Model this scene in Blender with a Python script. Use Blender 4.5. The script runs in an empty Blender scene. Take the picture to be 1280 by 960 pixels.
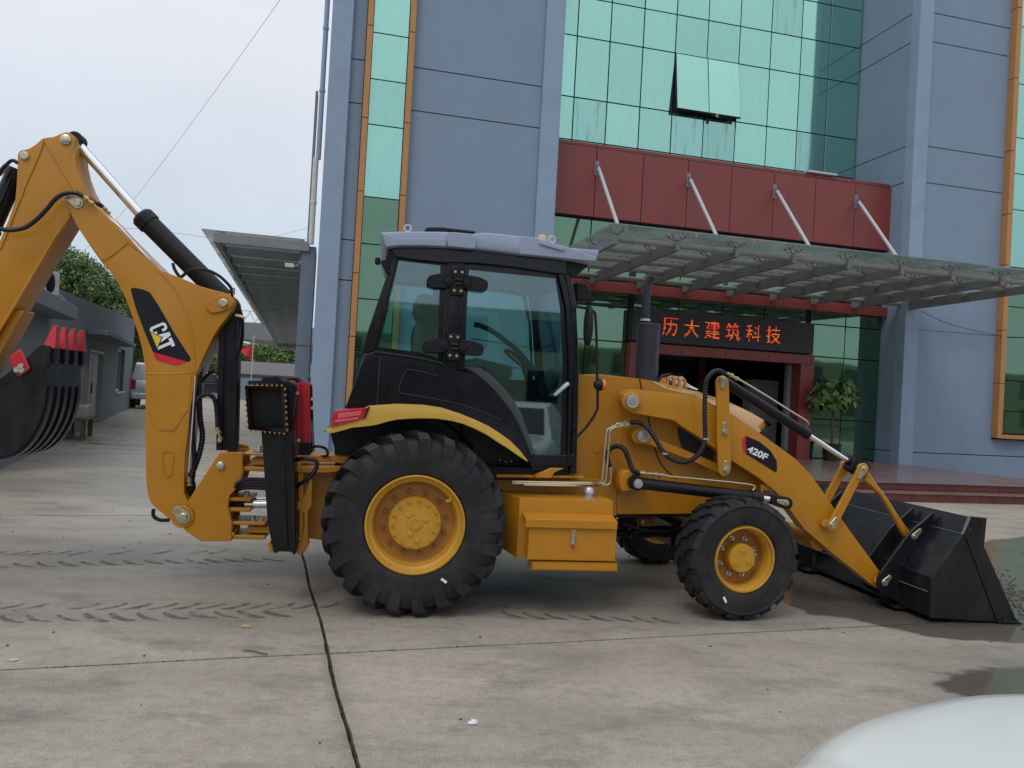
import bpy, bmesh, math, random
import numpy as np
from mathutils import Vector, Matrix, noise
R = math.radians
random.seed(7)
SC = bpy.context.scene
COL = SC.collection

# ------------------------------------------------------------------ camera
CAM_H, FPX, PITCH, ROLL = 1.65, 975.0, R(0.65), R(3.17)
cam_data = bpy.data.cameras.new('camera')
cam_data.sensor_width = 36.0
cam_data.lens = FPX / 1280.0 * 36.0
cam_data.clip_end = 3000
cam_data.clip_start = 0.05
cam = bpy.data.objects.new('camera', cam_data)
COL.objects.link(cam)
# the camera sits at the world origin's (0, 0) eye height, looks along +Y, a little up, rolled
cp, sp, cr, sr = math.cos(PITCH), math.sin(PITCH), math.cos(ROLL), math.sin(ROLL)
B0 = Matrix(((1, 0, 0), (0, 0, -1), (0, 1, 0)))
P0 = Matrix(((1, 0, 0), (0, cp, sp), (0, -sp, cp)))
R0 = Matrix(((cr, -sr, 0), (sr, cr, 0), (0, 0, 1)))
W2C = R0 @ P0 @ B0                       # world -> (right, down, forward)
C2W = W2C.transposed()
rot = Matrix((C2W.col[0], -C2W.col[1], -C2W.col[2])).transposed()
cam.matrix_world = Matrix.Translation((0, 0, CAM_H)) @ rot.to_4x4()
SC.camera = cam

# ------------------------------------------------------------------ sky and sun (overcast day)
SUN_EL, SUN_AZ = R(56), R(205)           # azimuth from +Y clockwise: behind the camera, a little left
world = bpy.data.worlds.new('World'); SC.world = world; world.use_nodes = True
nt = world.node_tree; nt.nodes.clear()
def wn(t, **k):
    n = nt.nodes.new(t)
    for a, b in k.items(): setattr(n, a, b)
    return n
out = wn('ShaderNodeOutputWorld'); bg = wn('ShaderNodeBackground'); bg.inputs[1].default_value = 0.1
sky = wn('ShaderNodeTexSky', sky_type='NISHITA', sun_disc=False, sun_elevation=SUN_EL, sun_rotation=SUN_AZ)
tc = wn('ShaderNodeTexCoord'); sep = wn('ShaderNodeSeparateXYZ'); ramp = wn('ShaderNodeValToRGB')
nt.links.new(tc.outputs['Generated'], sep.inputs[0]); nt.links.new(sep.outputs['Z'], ramp.inputs[0])
cr_ = ramp.color_ramp
cr_.elements[0].position = 0.0; cr_.elements[0].color = (0.50, 0.575, 0.65, 1)
cr_.elements[1].position = 1.0; cr_.elements[1].color = (1.0, 1.02, 1.06, 1)
e = cr_.elements.new(0.16); e.color = (0.56, 0.64, 0.72, 1)
e = cr_.elements.new(0.32); e.color = (0.67, 0.705, 0.775, 1)
e = cr_.elements.new(0.50); e.color = (0.77, 0.79, 0.85, 1)
mp = wn('ShaderNodeMapping'); mp.inputs['Scale'].default_value = (1.6, 1.6, 4.0)
nz = wn('ShaderNodeTexNoise'); nz.inputs['Scale'].default_value = 1.7; nz.inputs['Detail'].default_value = 5
nt.links.new(tc.outputs['Generated'], mp.inputs[0]); nt.links.new(mp.outputs[0], nz.inputs[0])
mr = wn('ShaderNodeMapRange'); mr.inputs[3].default_value = 10.9; mr.inputs[4].default_value = 12.0
mr.inputs[1].default_value = 0.3; mr.inputs[2].default_value = 0.7
nt.links.new(nz.outputs[0], mr.inputs[0])
vm = wn('ShaderNodeVectorMath', operation='SCALE')
nt.links.new(ramp.outputs[0], vm.inputs[0]); nt.links.new(mr.outputs[0], vm.inputs['Scale'])
mx = wn('ShaderNodeMix', data_type='RGBA'); mx.inputs[0].default_value = 0.94
nt.links.new(sky.outputs[0], mx.inputs[6]); nt.links.new(vm.outputs[0], mx.inputs[7])
nt.links.new(mx.outputs[2], bg.inputs[0]); nt.links.new(bg.outputs[0], out.inputs[0])

sun_data = bpy.data.lights.new('sun', 'SUN'); sun_data.energy = 0.8; sun_data.angle = R(22); sun_data.color = (1, .97, .93)
sun = bpy.data.objects.new('sun', sun_data); COL.objects.link(sun)
sd = Vector((math.sin(SUN_AZ) * math.cos(SUN_EL), math.cos(SUN_AZ) * math.cos(SUN_EL), math.sin(SUN_EL)))
sun.rotation_euler = sd.to_track_quat('Z', 'Y').to_euler()
SC.view_settings.view_transform = 'Standard'; SC.view_settings.look = 'None'
SC.view_settings.exposure = 0.0; SC.view_settings.gamma = 1.0

# ------------------------------------------------------------------ surveying helpers
# photo pixel (1280 x 960) -> ray; rays are met with the real upright planes that the things stand in
def ray(px, py):
    return C2W @ Vector(((px - 640) / FPX, (py - 480) / FPX, 1.0))
def ground(px, py, z=0.0):
    d = ray(px, py); t = (z - CAM_H) / d.z
    return Vector((d.x * t, d.y * t, z))
class Plane:
    """An upright frame: origin on the ground, x along, y into the depth, z up."""
    def __init__(s, o, ang):
        s.o = Vector((o[0], o[1], 0)); s.ang = ang
        s.u = Vector((math.cos(ang), math.sin(ang), 0)); s.n = Vector((-math.sin(ang), math.cos(ang), 0))
    def at(s, px, py, y):
        d = ray(px, py); t = (s.o.dot(s.n) + y) / d.dot(s.n)
        P = d * t; return ((P - s.o).dot(s.u), P.z + CAM_H)
    def p3(s, px, py, y):
        a = s.at(px, py, y); return Vector((a[0], y, a[1]))
    def many(s, pts, y): return [s.at(p[0], p[1], y) for p in pts]
FAC = Plane(ground(1122, 580, .33), R(13.9))
MAC = Plane(ground(520, 770), R(9.5))
def zoomed(ox, oy, s, pts): return [(ox + x / s, oy + y / s) for x, y in pts]

# ------------------------------------------------------------------ materials
MATS = {}
def material(name, col, rough=.5, metal=0., var=.12, scale=6., bump=.0, bscale=60., coat=0., dirt=None, dirt_amt=.0, dirt_scale=2.5, stretch=(1,1,1), rvar=.1, ior=1.5, emit=None, spec=.5):
    m = bpy.data.materials.new(name); m.use_nodes = True; MATS[name] = m
    n = m.node_tree.nodes; l = m.node_tree.links; b = n['Principled BSDF']
    b.inputs['Metallic'].default_value = metal; b.inputs['Coat Weight'].default_value = coat; b.inputs['Coat Roughness'].default_value = .12
    b.inputs['IOR'].default_value = ior; b.inputs['Specular IOR Level'].default_value = spec
    t = n.new('ShaderNodeTexCoord'); mp = n.new('ShaderNodeMapping'); mp.inputs['Scale'].default_value = stretch
    l.new(t.outputs['Object'], mp.inputs[0])
    a = n.new('ShaderNodeTexNoise'); a.inputs['Scale'].default_value = scale; a.inputs['Detail'].default_value = 7; a.inputs['Roughness'].default_value = .6
    l.new(mp.outputs[0], a.inputs[0])
    r = n.new('ShaderNodeMapRange'); r.inputs[1].default_value = .25; r.inputs[2].default_value = .75
    r.inputs[3].default_value = 1 - var; r.inputs[4].default_value = 1 + var
    l.new(a.outputs[0], r.inputs[0])
    v = n.new('ShaderNodeVectorMath'); v.operation = 'SCALE'; v.inputs[0].default_value = col
    l.new(r.outputs[0], v.inputs['Scale']); last = v.outputs[0]
    if dirt_amt:
        d = n.new('ShaderNodeTexNoise'); d.inputs['Scale'].default_value = dirt_scale; d.inputs['Detail'].default_value = 9; d.inputs['Roughness'].default_value = .7
        l.new(mp.outputs[0], d.inputs[0])
        q = n.new('ShaderNodeMapRange'); q.inputs[1].default_value = .48; q.inputs[2].default_value = .75; q.inputs[3].default_value = 0; q.inputs[4].default_value = dirt_amt
        l.new(d.outputs[0], q.inputs[0])
        x = n.new('ShaderNodeMix'); x.data_type = 'RGBA'; x.inputs[7].default_value = (*dirt, 1)
        l.new(q.outputs[0], x.inputs[0]); l.new(last, x.inputs[6]); last = x.outputs[2]
    if name in ('yellow_paint', 'rim_yellow_paint', 'wheel_disc_paint', 'fender_yellow_paint', 'bucket_black_steel', 'black_paint', 'tyre_rubber', 'gloss_black_body'):
        sm = n.new('ShaderNodeMapping'); sm.inputs['Scale'].default_value = (5, 5, .7); l.new(t.outputs['Object'], sm.inputs[0])
        sn = n.new('ShaderNodeTexNoise'); sn.inputs['Scale'].default_value = 3.2; sn.inputs['Detail'].default_value = 10; sn.inputs['Roughness'].default_value = .72; l.new(sm.outputs[0], sn.inputs[0])
        sr = n.new('ShaderNodeMapRange'); sr.inputs[1].default_value = .5; sr.inputs[2].default_value = .78; sr.inputs[3].default_value = 0; sr.inputs[4].default_value = .17 if 'black' not in name and 'rubber' not in name else .09; l.new(sn.outputs[0], sr.inputs[0])
        sx = n.new('ShaderNodeMix'); sx.data_type = 'RGBA'; sx.inputs[7].default_value = (.20, .12, .05, 1); l.new(sr.outputs[0], sx.inputs[0]); l.new(last, sx.inputs[6]); last = sx.outputs[2]
        vn = n.new('ShaderNodeTexVoronoi'); vn.inputs['Scale'].default_value = 26; l.new(t.outputs['Object'], vn.inputs[0])
        vr = n.new('ShaderNodeMapRange'); vr.inputs[1].default_value = .05; vr.inputs[2].default_value = .09; vr.inputs[3].default_value = .35 if 'black' not in name and 'rubber' not in name else .12; vr.inputs[4].default_value = 0; l.new(vn.outputs['Distance'], vr.inputs[0])
        vx = n.new('ShaderNodeMix'); vx.data_type = 'RGBA'; vx.inputs[7].default_value = (.12, .09, .06, 1); l.new(vr.outputs[0], vx.inputs[0]); l.new(last, vx.inputs[6]); last = vx.outputs[2]
    l.new(last, b.inputs['Base Color'])
    rr = n.new('ShaderNodeMapRange'); rr.inputs[3].default_value = max(0.02, rough - rvar); rr.inputs[4].default_value = min(1, rough + rvar)
    rr.inputs[1].default_value = .3; rr.inputs[2].default_value = .7
    l.new(a.outputs[0], rr.inputs[0]); l.new(rr.outputs[0], b.inputs['Roughness'])
    if bump:
        c = n.new('ShaderNodeTexNoise'); c.inputs['Scale'].default_value = bscale; c.inputs['Detail'].default_value = 5
        l.new(mp.outputs[0], c.inputs[0])
        bp = n.new('ShaderNodeBump'); bp.inputs['Strength'].default_value = bump; bp.inputs['Distance'].default_value = .01
        l.new(c.outputs[0], bp.inputs['Height']); l.new(bp.outputs[0], b.inputs['Normal'])
    if emit:
        b.inputs['Emission Color'].default_value = (*emit[0], 1); b.inputs['Emission Strength'].default_value = emit[1]
    return m
def glass_thin(name, tint, refl=(1, 1, 1), base=.06, rough=.02):
    m = bpy.data.materials.new(name); m.use_nodes = True; MATS[name] = m
    n = m.node_tree.nodes; l = m.node_tree.links; n.remove(n['Principled BSDF'])
    tr = n.new('ShaderNodeBsdfTransparent'); tr.inputs[0].default_value = (*tint, 1)
    gl = n.new('ShaderNodeBsdfGlossy'); gl.inputs[0].default_value = (*refl, 1); gl.inputs[1].default_value = rough
    fr = n.new('ShaderNodeFresnel'); fr.inputs[0].default_value = 1.5
    ad = n.new('ShaderNodeMath'); ad.inputs[1].default_value = base; ad.use_clamp = True
    l.new(fr.outputs[0], ad.inputs[0])
    mx = n.new('ShaderNodeMixShader'); l.new(ad.outputs[0], mx.inputs[0]); l.new(tr.outputs[0], mx.inputs[1]); l.new(gl.outputs[0], mx.inputs[2])
    l.new(mx.outputs[0], n['Material Output'].inputs[0])
    return m
Y = material('yellow_paint', (.47, .200, .008), .34, var=.06, scale=3, coat=.12, bump=.03, bscale=25, dirt=(.30, .12, .015), dirt_amt=.25)
YF = material('fender_yellow_paint', (.56, .35, .055), .34, var=.05, scale=4, coat=.3)
YR = material('rim_yellow_paint', (.52, .27, .02), .42, var=.08, scale=9, dirt=(.34, .15, .03), dirt_amt=.35, dirt_scale=5)
YD = material('wheel_disc_paint', (.36, .145, .018), .5, var=.10, scale=9, dirt=(.22, .09, .03), dirt_amt=.4, dirt_scale=5)
YP = material('hood_yellow_sky_lit', (.50, .25, .045), .24, var=.04, scale=4, coat=1.0)  # hood yellow made paler to paint in its sky reflection
BK = material('black_paint', (.0055, .006, .009), .36, var=.2, scale=5, dirt=(.03, .03, .032), dirt_amt=.2, spec=.32)
BKG = material('gloss_black_body', (.006, .006, .010), .17, var=.1, rvar=.05, spec=.42)
BKM = material('matte_black_plastic', (.007, .007, .010), .5, var=.15, scale=20, bump=.05, bscale=200, spec=.3)
BUCK = material('bucket_black_steel', (.0075, .009, .012), .32, var=.25, scale=7, bump=.12, bscale=14, dirt=(.045, .05, .055), dirt_amt=.3, dirt_scale=4, stretch=(1, 1, .6), spec=.36)
RUB = material('tyre_rubber', (.0145, .015, .019), .6, var=.25, scale=10, bump=.12, bscale=60, dirt=(.075, .062, .050), dirt_amt=.5, dirt_scale=3, spec=.32)
TREADTOP = material('dusty_tread', (.13, .10, .08), .85, var=.25, scale=12)
HOSE = material('hose_rubber', (.009, .010, .017), .45, var=.2, scale=30, spec=.35)
CHR = material('chrome_rod', (.85, .87, .90), .22, metal=1., var=.04)
ZINC = material('zinc_plating', (.55, .51, .38), .33, metal=.9, var=.15, scale=40)
STEEL = material('brushed_steel', (.52, .52, .52), .38, metal=.8, var=.12, scale=30)
GREYR = material('grey_roof_plastic', (.27, .32, .43), .42, var=.05, scale=5)
RED = material('red_paint', (.50, .012, .022), .4, var=.1, coat=.2)
ORG = material('orange_lens', (.75, .16, .02), .3)
LENS = material('red_lens', (.42, .01, .02), .15, var=.25, scale=30, coat=.5)
LENSW = material('clear_lens', (.62, .42, .45), .15, coat=.5)
WHT = material('white_decal', (.78, .80, .84), .45, var=.03)
DBLK = material('black_decal', (.008, .009, .016), .42, var=.06, spec=.3)
DRED = material('red_decal', (.60, .012, .025), .42, var=.04)
DYEL = material('yellow_decal', (.75, .50, .03), .42, var=.04)
CABG = glass_thin('cab_glass', (.72, .91, .89), refl=(.85, .95, 1), base=.085)
SEATM = material('seat_fabric', (.05, .06, .07), .6)
INTG = material('interior_grey', (.05, .06, .065), .6)
MUF = material('grey_muffler', (.028, .029, .043), .45, var=.12, scale=8, spec=.35)
# building
BLUE = material('blue_render', (.212, .285, .385), .85, var=.07, scale=1.3, bump=.35, bscale=14, dirt=(.16, .20, .27), dirt_amt=.3, dirt_scale=.9, stretch=(1, 1, .7))
BLUEP = material('blue_pilaster_render', (.26, .34, .46), .85, var=.08, scale=1.6, bump=.35, bscale=16, dirt=(.17, .22, .30), dirt_amt=.3, dirt_scale=1.2)
GAP = material('dark_joint', (.02, .022, .03), .8)
ORANGE = material('orange_cladding', (.46, .215, .07), .5, var=.06, scale=3, dirt=(.28, .15, .08), dirt_amt=.3)
FASCIA = material('red_cladding', (.215, .038, .034), .42, var=.10, scale=2.0, dirt=(.12, .05, .05), dirt_amt=.5, dirt_scale=1.2, stretch=(2.5, 1, .35))
CSTEEL = material('canopy_steel', (.20, .21, .23), .5, var=.15, scale=4, dirt=(.16, .13, .10), dirt_amt=.5, dirt_scale=3)
CTUBE = material('canopy_tube', (.26, .245, .225), .5, var=.15, scale=5)
TIE = material('white_tie_rod', (.46, .48, .50), .4, var=.05)
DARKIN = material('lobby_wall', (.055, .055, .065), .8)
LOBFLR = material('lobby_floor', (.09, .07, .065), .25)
PALE = material('pale_cabinet', (.50, .50, .50), .6)
LEDB = material('led_board_black', (.028, .022, .028), .5, var=.1)
LEDR = material('led_dot_red', (.6, .03, .02), .5, emit=((1.0, .04, .02), .85))
LEDO = material('led_dot_orange', (.6, .2, .02), .5, emit=((1.0, .26, .02), 1.0))
TILE = material('red_granite', (.21, .125, .115), .22, var=.25, scale=5, dirt=(.09, .05, .045), dirt_amt=.6, dirt_scale=2, stretch=(.5, 2.5, 1), rvar=.1)
RISER = material('red_riser_tile', (.115, .030, .026), .3, var=.25, scale=3, dirt=(.07, .04, .035), dirt_amt=.5)
LOWW = material('low_building_render', (.145, .168, .20), .9, var=.1, scale=1.5, bump=.2, dirt=(.19, .21, .23), dirt_amt=.35, dirt_scale=1.6, stretch=(1, 1, .5))
LOWD = material('white_worn_door', (.33, .34, .34), .6, var=.15, scale=3, dirt=(.15, .14, .13), dirt_amt=.5)
CONC = None
LEAFA = material('leaf_green', (.125, .21, .055), .55, var=.45, scale=2.0)
LEAFB = material('leaf_dark_green', (.065, .12, .04), .55, var=.4, scale=2.0)
BARK = material('bark', (.10, .075, .05), .9, var=.3, scale=10)
WHTP = material('white_car_paint', (.66, .69, .68), .30, var=.02, scale=3, coat=.6, rvar=.03)
SILV = material('silver_car_paint', (.62, .65, .68), .3, metal=.2, var=.03, coat=.6)
DCAR = material('dark_car_paint', (.012, .014, .018), .3, coat=.6)
CARGL = material('car_window', (.012, .016, .02), .08, var=.02, rvar=.02)
POT = material('black_pot', (.02, .02, .022), .4)

def curtain_glass(name, tint, rough, dirt):
    m = bpy.data.materials.new(name); m.use_nodes = True; MATS[name] = m
    n = m.node_tree.nodes; l = m.node_tree.links; b = n['Principled BSDF']
    b.inputs['Metallic'].default_value = .88; b.inputs['Roughness'].default_value = rough
    t = n.new('ShaderNodeTexCoord'); mp = n.new('ShaderNodeMapping'); mp.inputs['Scale'].default_value = (6, 1, .6)
    l.new(t.outputs['Object'], mp.inputs[0])
    a = n.new('ShaderNodeTexNoise'); a.inputs['Scale'].default_value = 1.2; a.inputs['Detail'].default_value = 8; a.inputs['Roughness'].default_value = .65
    l.new(mp.outputs[0], a.inputs[0])
    r = n.new('ShaderNodeMapRange'); r.inputs[1].default_value = .52; r.inputs[2].default_value = .8; r.inputs[3].default_value = 0; r.inputs[4].default_value = dirt
    l.new(a.outputs[0], r.inputs[0])
    x = n.new('ShaderNodeMix'); x.data_type = 'RGBA'; x.inputs[6].default_value = (*tint, 1); x.inputs[7].default_value = (.16, .25, .22, 1)
    l.new(r.outputs[0], x.inputs[0]); l.new(x.outputs[2], b.inputs['Base Color'])
    oi = n.new('ShaderNodeObjectInfo'); hv = n.new('ShaderNodeHueSaturation'); rv = n.new('ShaderNodeMapRange'); rv.inputs[3].default_value = .92; rv.inputs[4].default_value = 1.05; l.new(oi.outputs['Random'], rv.inputs[0]); l.new(rv.outputs[0], hv.inputs['Value']); l.new(x.outputs[2], hv.inputs['Color']); l.new(hv.outputs[0], b.inputs['Base Color'])
    mm = n.new('ShaderNodeMapRange'); mm.inputs[3].default_value = .9; mm.inputs[4].default_value = .45
    l.new(r.outputs[0], mm.inputs[0]); l.new(mm.outputs[0], b.inputs['Metallic'])
    w = n.new('ShaderNodeTexNoise'); w.inputs['Scale'].default_value = .9; w.inputs['Detail'].default_value = 1
    l.new(t.outputs['Object'], w.inputs[0])
    bp = n.new('ShaderNodeBump'); bp.inputs['Strength'].default_value = .25; bp.inputs['Distance'].default_value = .01
    l.new(w.outputs[0], bp.inputs['Height']); l.new(bp.outputs[0], b.inputs['Normal'])
    return m
GLU = curtain_glass('upper_curtain_glass', (.345, .66, .565), .05, .12)
GLD = curtain_glass('dirty_curtain_glass', (.31, .58, .51), .08, .8)
GLL = curtain_glass('entrance_glass', (.17, .29, .20), .03, .25)
CGL = glass_thin('canopy_glass', (.82, .87, .86), base=.05, rough=.06)
def dusty(m, col, amt):
    n = m.node_tree.nodes; l = m.node_tree.links; o = n['Material Output']; src = o.inputs[0].links[0].from_socket
    t = n.new('ShaderNodeTexCoord'); mp = n.new('ShaderNodeMapping'); mp.inputs['Scale'].default_value = (.6, 3, 1); l.new(t.outputs['Object'], mp.inputs[0])
    a = n.new('ShaderNodeTexNoise'); a.inputs['Scale'].default_value = .9; a.inputs['Detail'].default_value = 3; l.new(mp.outputs[0], a.inputs[0])
    r = n.new('ShaderNodeMapRange'); r.inputs[1].default_value = .35; r.inputs[2].default_value = .75; r.inputs[3].default_value = amt*.35; r.inputs[4].default_value = amt; l.new(a.outputs[0], r.inputs[0])
    tl = n.new('ShaderNodeBsdfTranslucent'); tl.inputs[0].default_value = (*col, 1); df = n.new('ShaderNodeBsdfDiffuse'); df.inputs[0].default_value = (*col, 1)
    ms = n.new('ShaderNodeMixShader'); ms.inputs[0].default_value = .35; l.new(tl.outputs[0], ms.inputs[1]); l.new(df.outputs[0], ms.inputs[2])
    mx = n.new('ShaderNodeMixShader'); l.new(r.outputs[0], mx.inputs[0]); l.new(src, mx.inputs[1]); l.new(ms.outputs[0], mx.inputs[2]); l.new(mx.outputs[0], o.inputs[0])
dusty(CGL, (.55, .66, .64), .17)
WIREM = material('wire_grey', (.10, .11, .13), .6)

# ------------------------------------------------------------------ geometry helpers
def catmull(pts, n=6, closed=False):
    P = [Vector(p) for p in pts]; out = []
    N = len(P); rng = range(N) if closed else range(N - 1)
    for i in rng:
        if closed: a, b, c, d = P[i-1], P[i], P[(i+1) % N], P[(i+2) % N]
        else: a, b, c, d = P[max(i-1, 0)], P[i], P[i+1], P[min(i+2, N-1)]
        for k in range(n):
            t = k / n
            out.append(.5 * ((2*b) + (c-a)*t + (2*a-5*b+4*c-d)*t*t + (3*b-a-3*c+d)*t**3))
    if not closed: out.append(P[-1])
    return out
def arc(cx, cz, r, a0, a1, n=10):
    return [(cx + r*math.cos(R(a0+(a1-a0)*i/n)), cz + r*math.sin(R(a0+(a1-a0)*i/n))) for i in range(n+1)]
class G:
    def __init__(s): s.bm = bmesh.new()
    def box(s, x0, x1, y0, y1, z0, z1, M=None):
        vs = [s.bm.verts.new((x, y, z)) for x in (x0, x1) for y in (y0, y1) for z in (z0, z1)]
        if M is not None:
            for v in vs: v.co = M @ v.co
        for f in ((0,1,3,2),(4,6,7,5),(0,4,5,1),(2,3,7,6),(0,2,6,4),(1,5,7,3)): s.bm.faces.new([vs[i] for i in f])
        return s
    def prism(s, pts, y0, y1, taper=None):
        """outline in x,z pushed from y0 to y1; taper = outline at y1"""
        q = taper or pts
        a = [s.bm.verts.new((p[0], y0, p[1])) for p in pts]; b = [s.bm.verts.new((p[0], y1, p[1])) for p in q]
        n = len(a)
        s.bm.faces.new(a); s.bm.faces.new(b[::-1])
        for i in range(n): s.bm.faces.new([a[i], b[i], b[(i+1) % n], a[(i+1) % n]])
        return s
    def tube(s, path, r, n=8, ribs=0., cap=True):
        P = [Vector(p) for p in path]; L = len(P); rings = []
        up = Vector((0, 0, 1))
        t0 = (P[1]-P[0]).normalized()
        x = t0.orthogonal().normalized()
        for i in range(L):
            t = (P[min(i+1, L-1)] - P[max(i-1, 0)]).normalized()
            x = (x - t*x.dot(t)); x = x.normalized() if x.length > 1e-6 else t.orthogonal().normalized()
            y = t.cross(x)
            rr = r[i] if isinstance(r, (list, tuple)) else r
            if ribs and i % 2: rr *= 1 - ribs
            rings.append([s.bm.verts.new(P[i] + (x*math.cos(2*math.pi*k/n) + y*math.sin(2*math.pi*k/n))*rr) for k in range(n)])
        for a, b in zip(rings, rings[1:]):
            for k in range(n): s.bm.faces.new([a[k], a[(k+1) % n], b[(k+1) % n], b[k]])
        if cap: s.bm.faces.new(rings[0][::-1]); s.bm.faces.new(rings[-1])
        return s
    def cyl(s, p0, p1, r, r1=None, n=20):
        return s.tube([p0, p1], [r, r if r1 is None else r1], n)
    def lathe(s, prof, c, n=48, axis='y', a0=0, a1=360):
        """prof: (radius, along-axis) pairs"""
        full = abs(a1-a0) >= 360; m = n if full else n+1; rings = []
        for i in range(m):
            a = R(a0 + (a1-a0)*i/n); ca, sa = math.cos(a), math.sin(a); ring = []
            for r, t in prof:
                if axis == 'y': p = (c[0]+r*ca, c[1]+t, c[2]+r*sa)
                elif axis == 'z': p = (c[0]+r*ca, c[1]+r*sa, c[2]+t)
                else: p = (c[0]+t, c[1]+r*ca, c[2]+r*sa)
                ring.append(s.bm.verts.new(p))
            rings.append(ring)
        for i in range(m if full else m-1):
            a, b = rings[i], rings[(i+1) % m]
            for k in range(len(prof)-1): s.bm.faces.new([a[k], b[k], b[k+1], a[k+1]])
        return s
    def sheet(s, P, mi=None):
        s.bm.faces.new([s.bm.verts.new(p) for p in P]); return s
    def hexa(s, a, b):
        """solid between two rings of points a and b (same count)"""
        A = [s.bm.verts.new(p) for p in a]; Bv = [s.bm.verts.new(p) for p in b]; n = len(A)
        s.bm.faces.new(A); s.bm.faces.new(Bv[::-1])
        for i in range(n): s.bm.faces.new([A[i], Bv[i], Bv[(i+1) % n], A[(i+1) % n]])
        return s
    def obj(s, name, mat, parent=None, bevel=0., smooth=True, angle=35, loc=None, rot=None, seg=1, weld=True):
        bm = s.bm
        if weld: bmesh.ops.remove_doubles(bm, verts=bm.verts, dist=1e-5)
        bmesh.ops.recalc_face_normals(bm, faces=bm.faces)
        if bevel:
            es = [e for e in bm.edges if len(e.link_faces) == 2 and e.calc_face_angle(0) > R(32)]
            bmesh.ops.bevel(bm, geom=es, offset=bevel, segments=seg, profile=.7, affect='EDGES', clamp_overlap=True)
        me = bpy.data.meshes.new(name); bm.to_mesh(me); bm.free()
        if smooth:
            me.polygons.foreach_set('use_smooth', [True]*len(me.polygons)); me.set_sharp_from_angle(angle=R(angle))
        for m in (mat if isinstance(mat, (list, tuple)) else [mat]): me.materials.append(m)
        o = bpy.data.objects.new(name, me); COL.objects.link(o)
        if parent is not None: o.parent = parent
        if loc is not None: o.location = loc
        if rot is not None: o.rotation_euler = rot
        return o
def share(o, parent=None, loc=None, rot=None, scale=None):
    c = o.copy(); COL.objects.link(c)
    if parent is not None: c.parent = parent
    if loc is not None: c.location = loc
    if rot is not None: c.rotation_euler = rot
    if scale is not None: c.scale = scale
    return c
def tag(o, label=None, cat=None, group=None, kind=None):
    if label: o['label'] = label
    if cat: o['category'] = cat
    if group: o['group'] = group
    if kind: o['kind'] = kind
    return o
def thing(name, label, cat, loc=(0, 0, 0), rz=0., group=None):
    o = bpy.data.objects.new(name, None); COL.objects.link(o); o.location = loc; o.rotation_euler = (0, 0, rz)
    o.empty_display_size = .2
    return tag(o, label, cat, group)
def piece(name, mesh_from, parent, loc, rot=(0, 0, 0), scale=None):
    return share(mesh_from, parent, loc, rot, scale)
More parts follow.
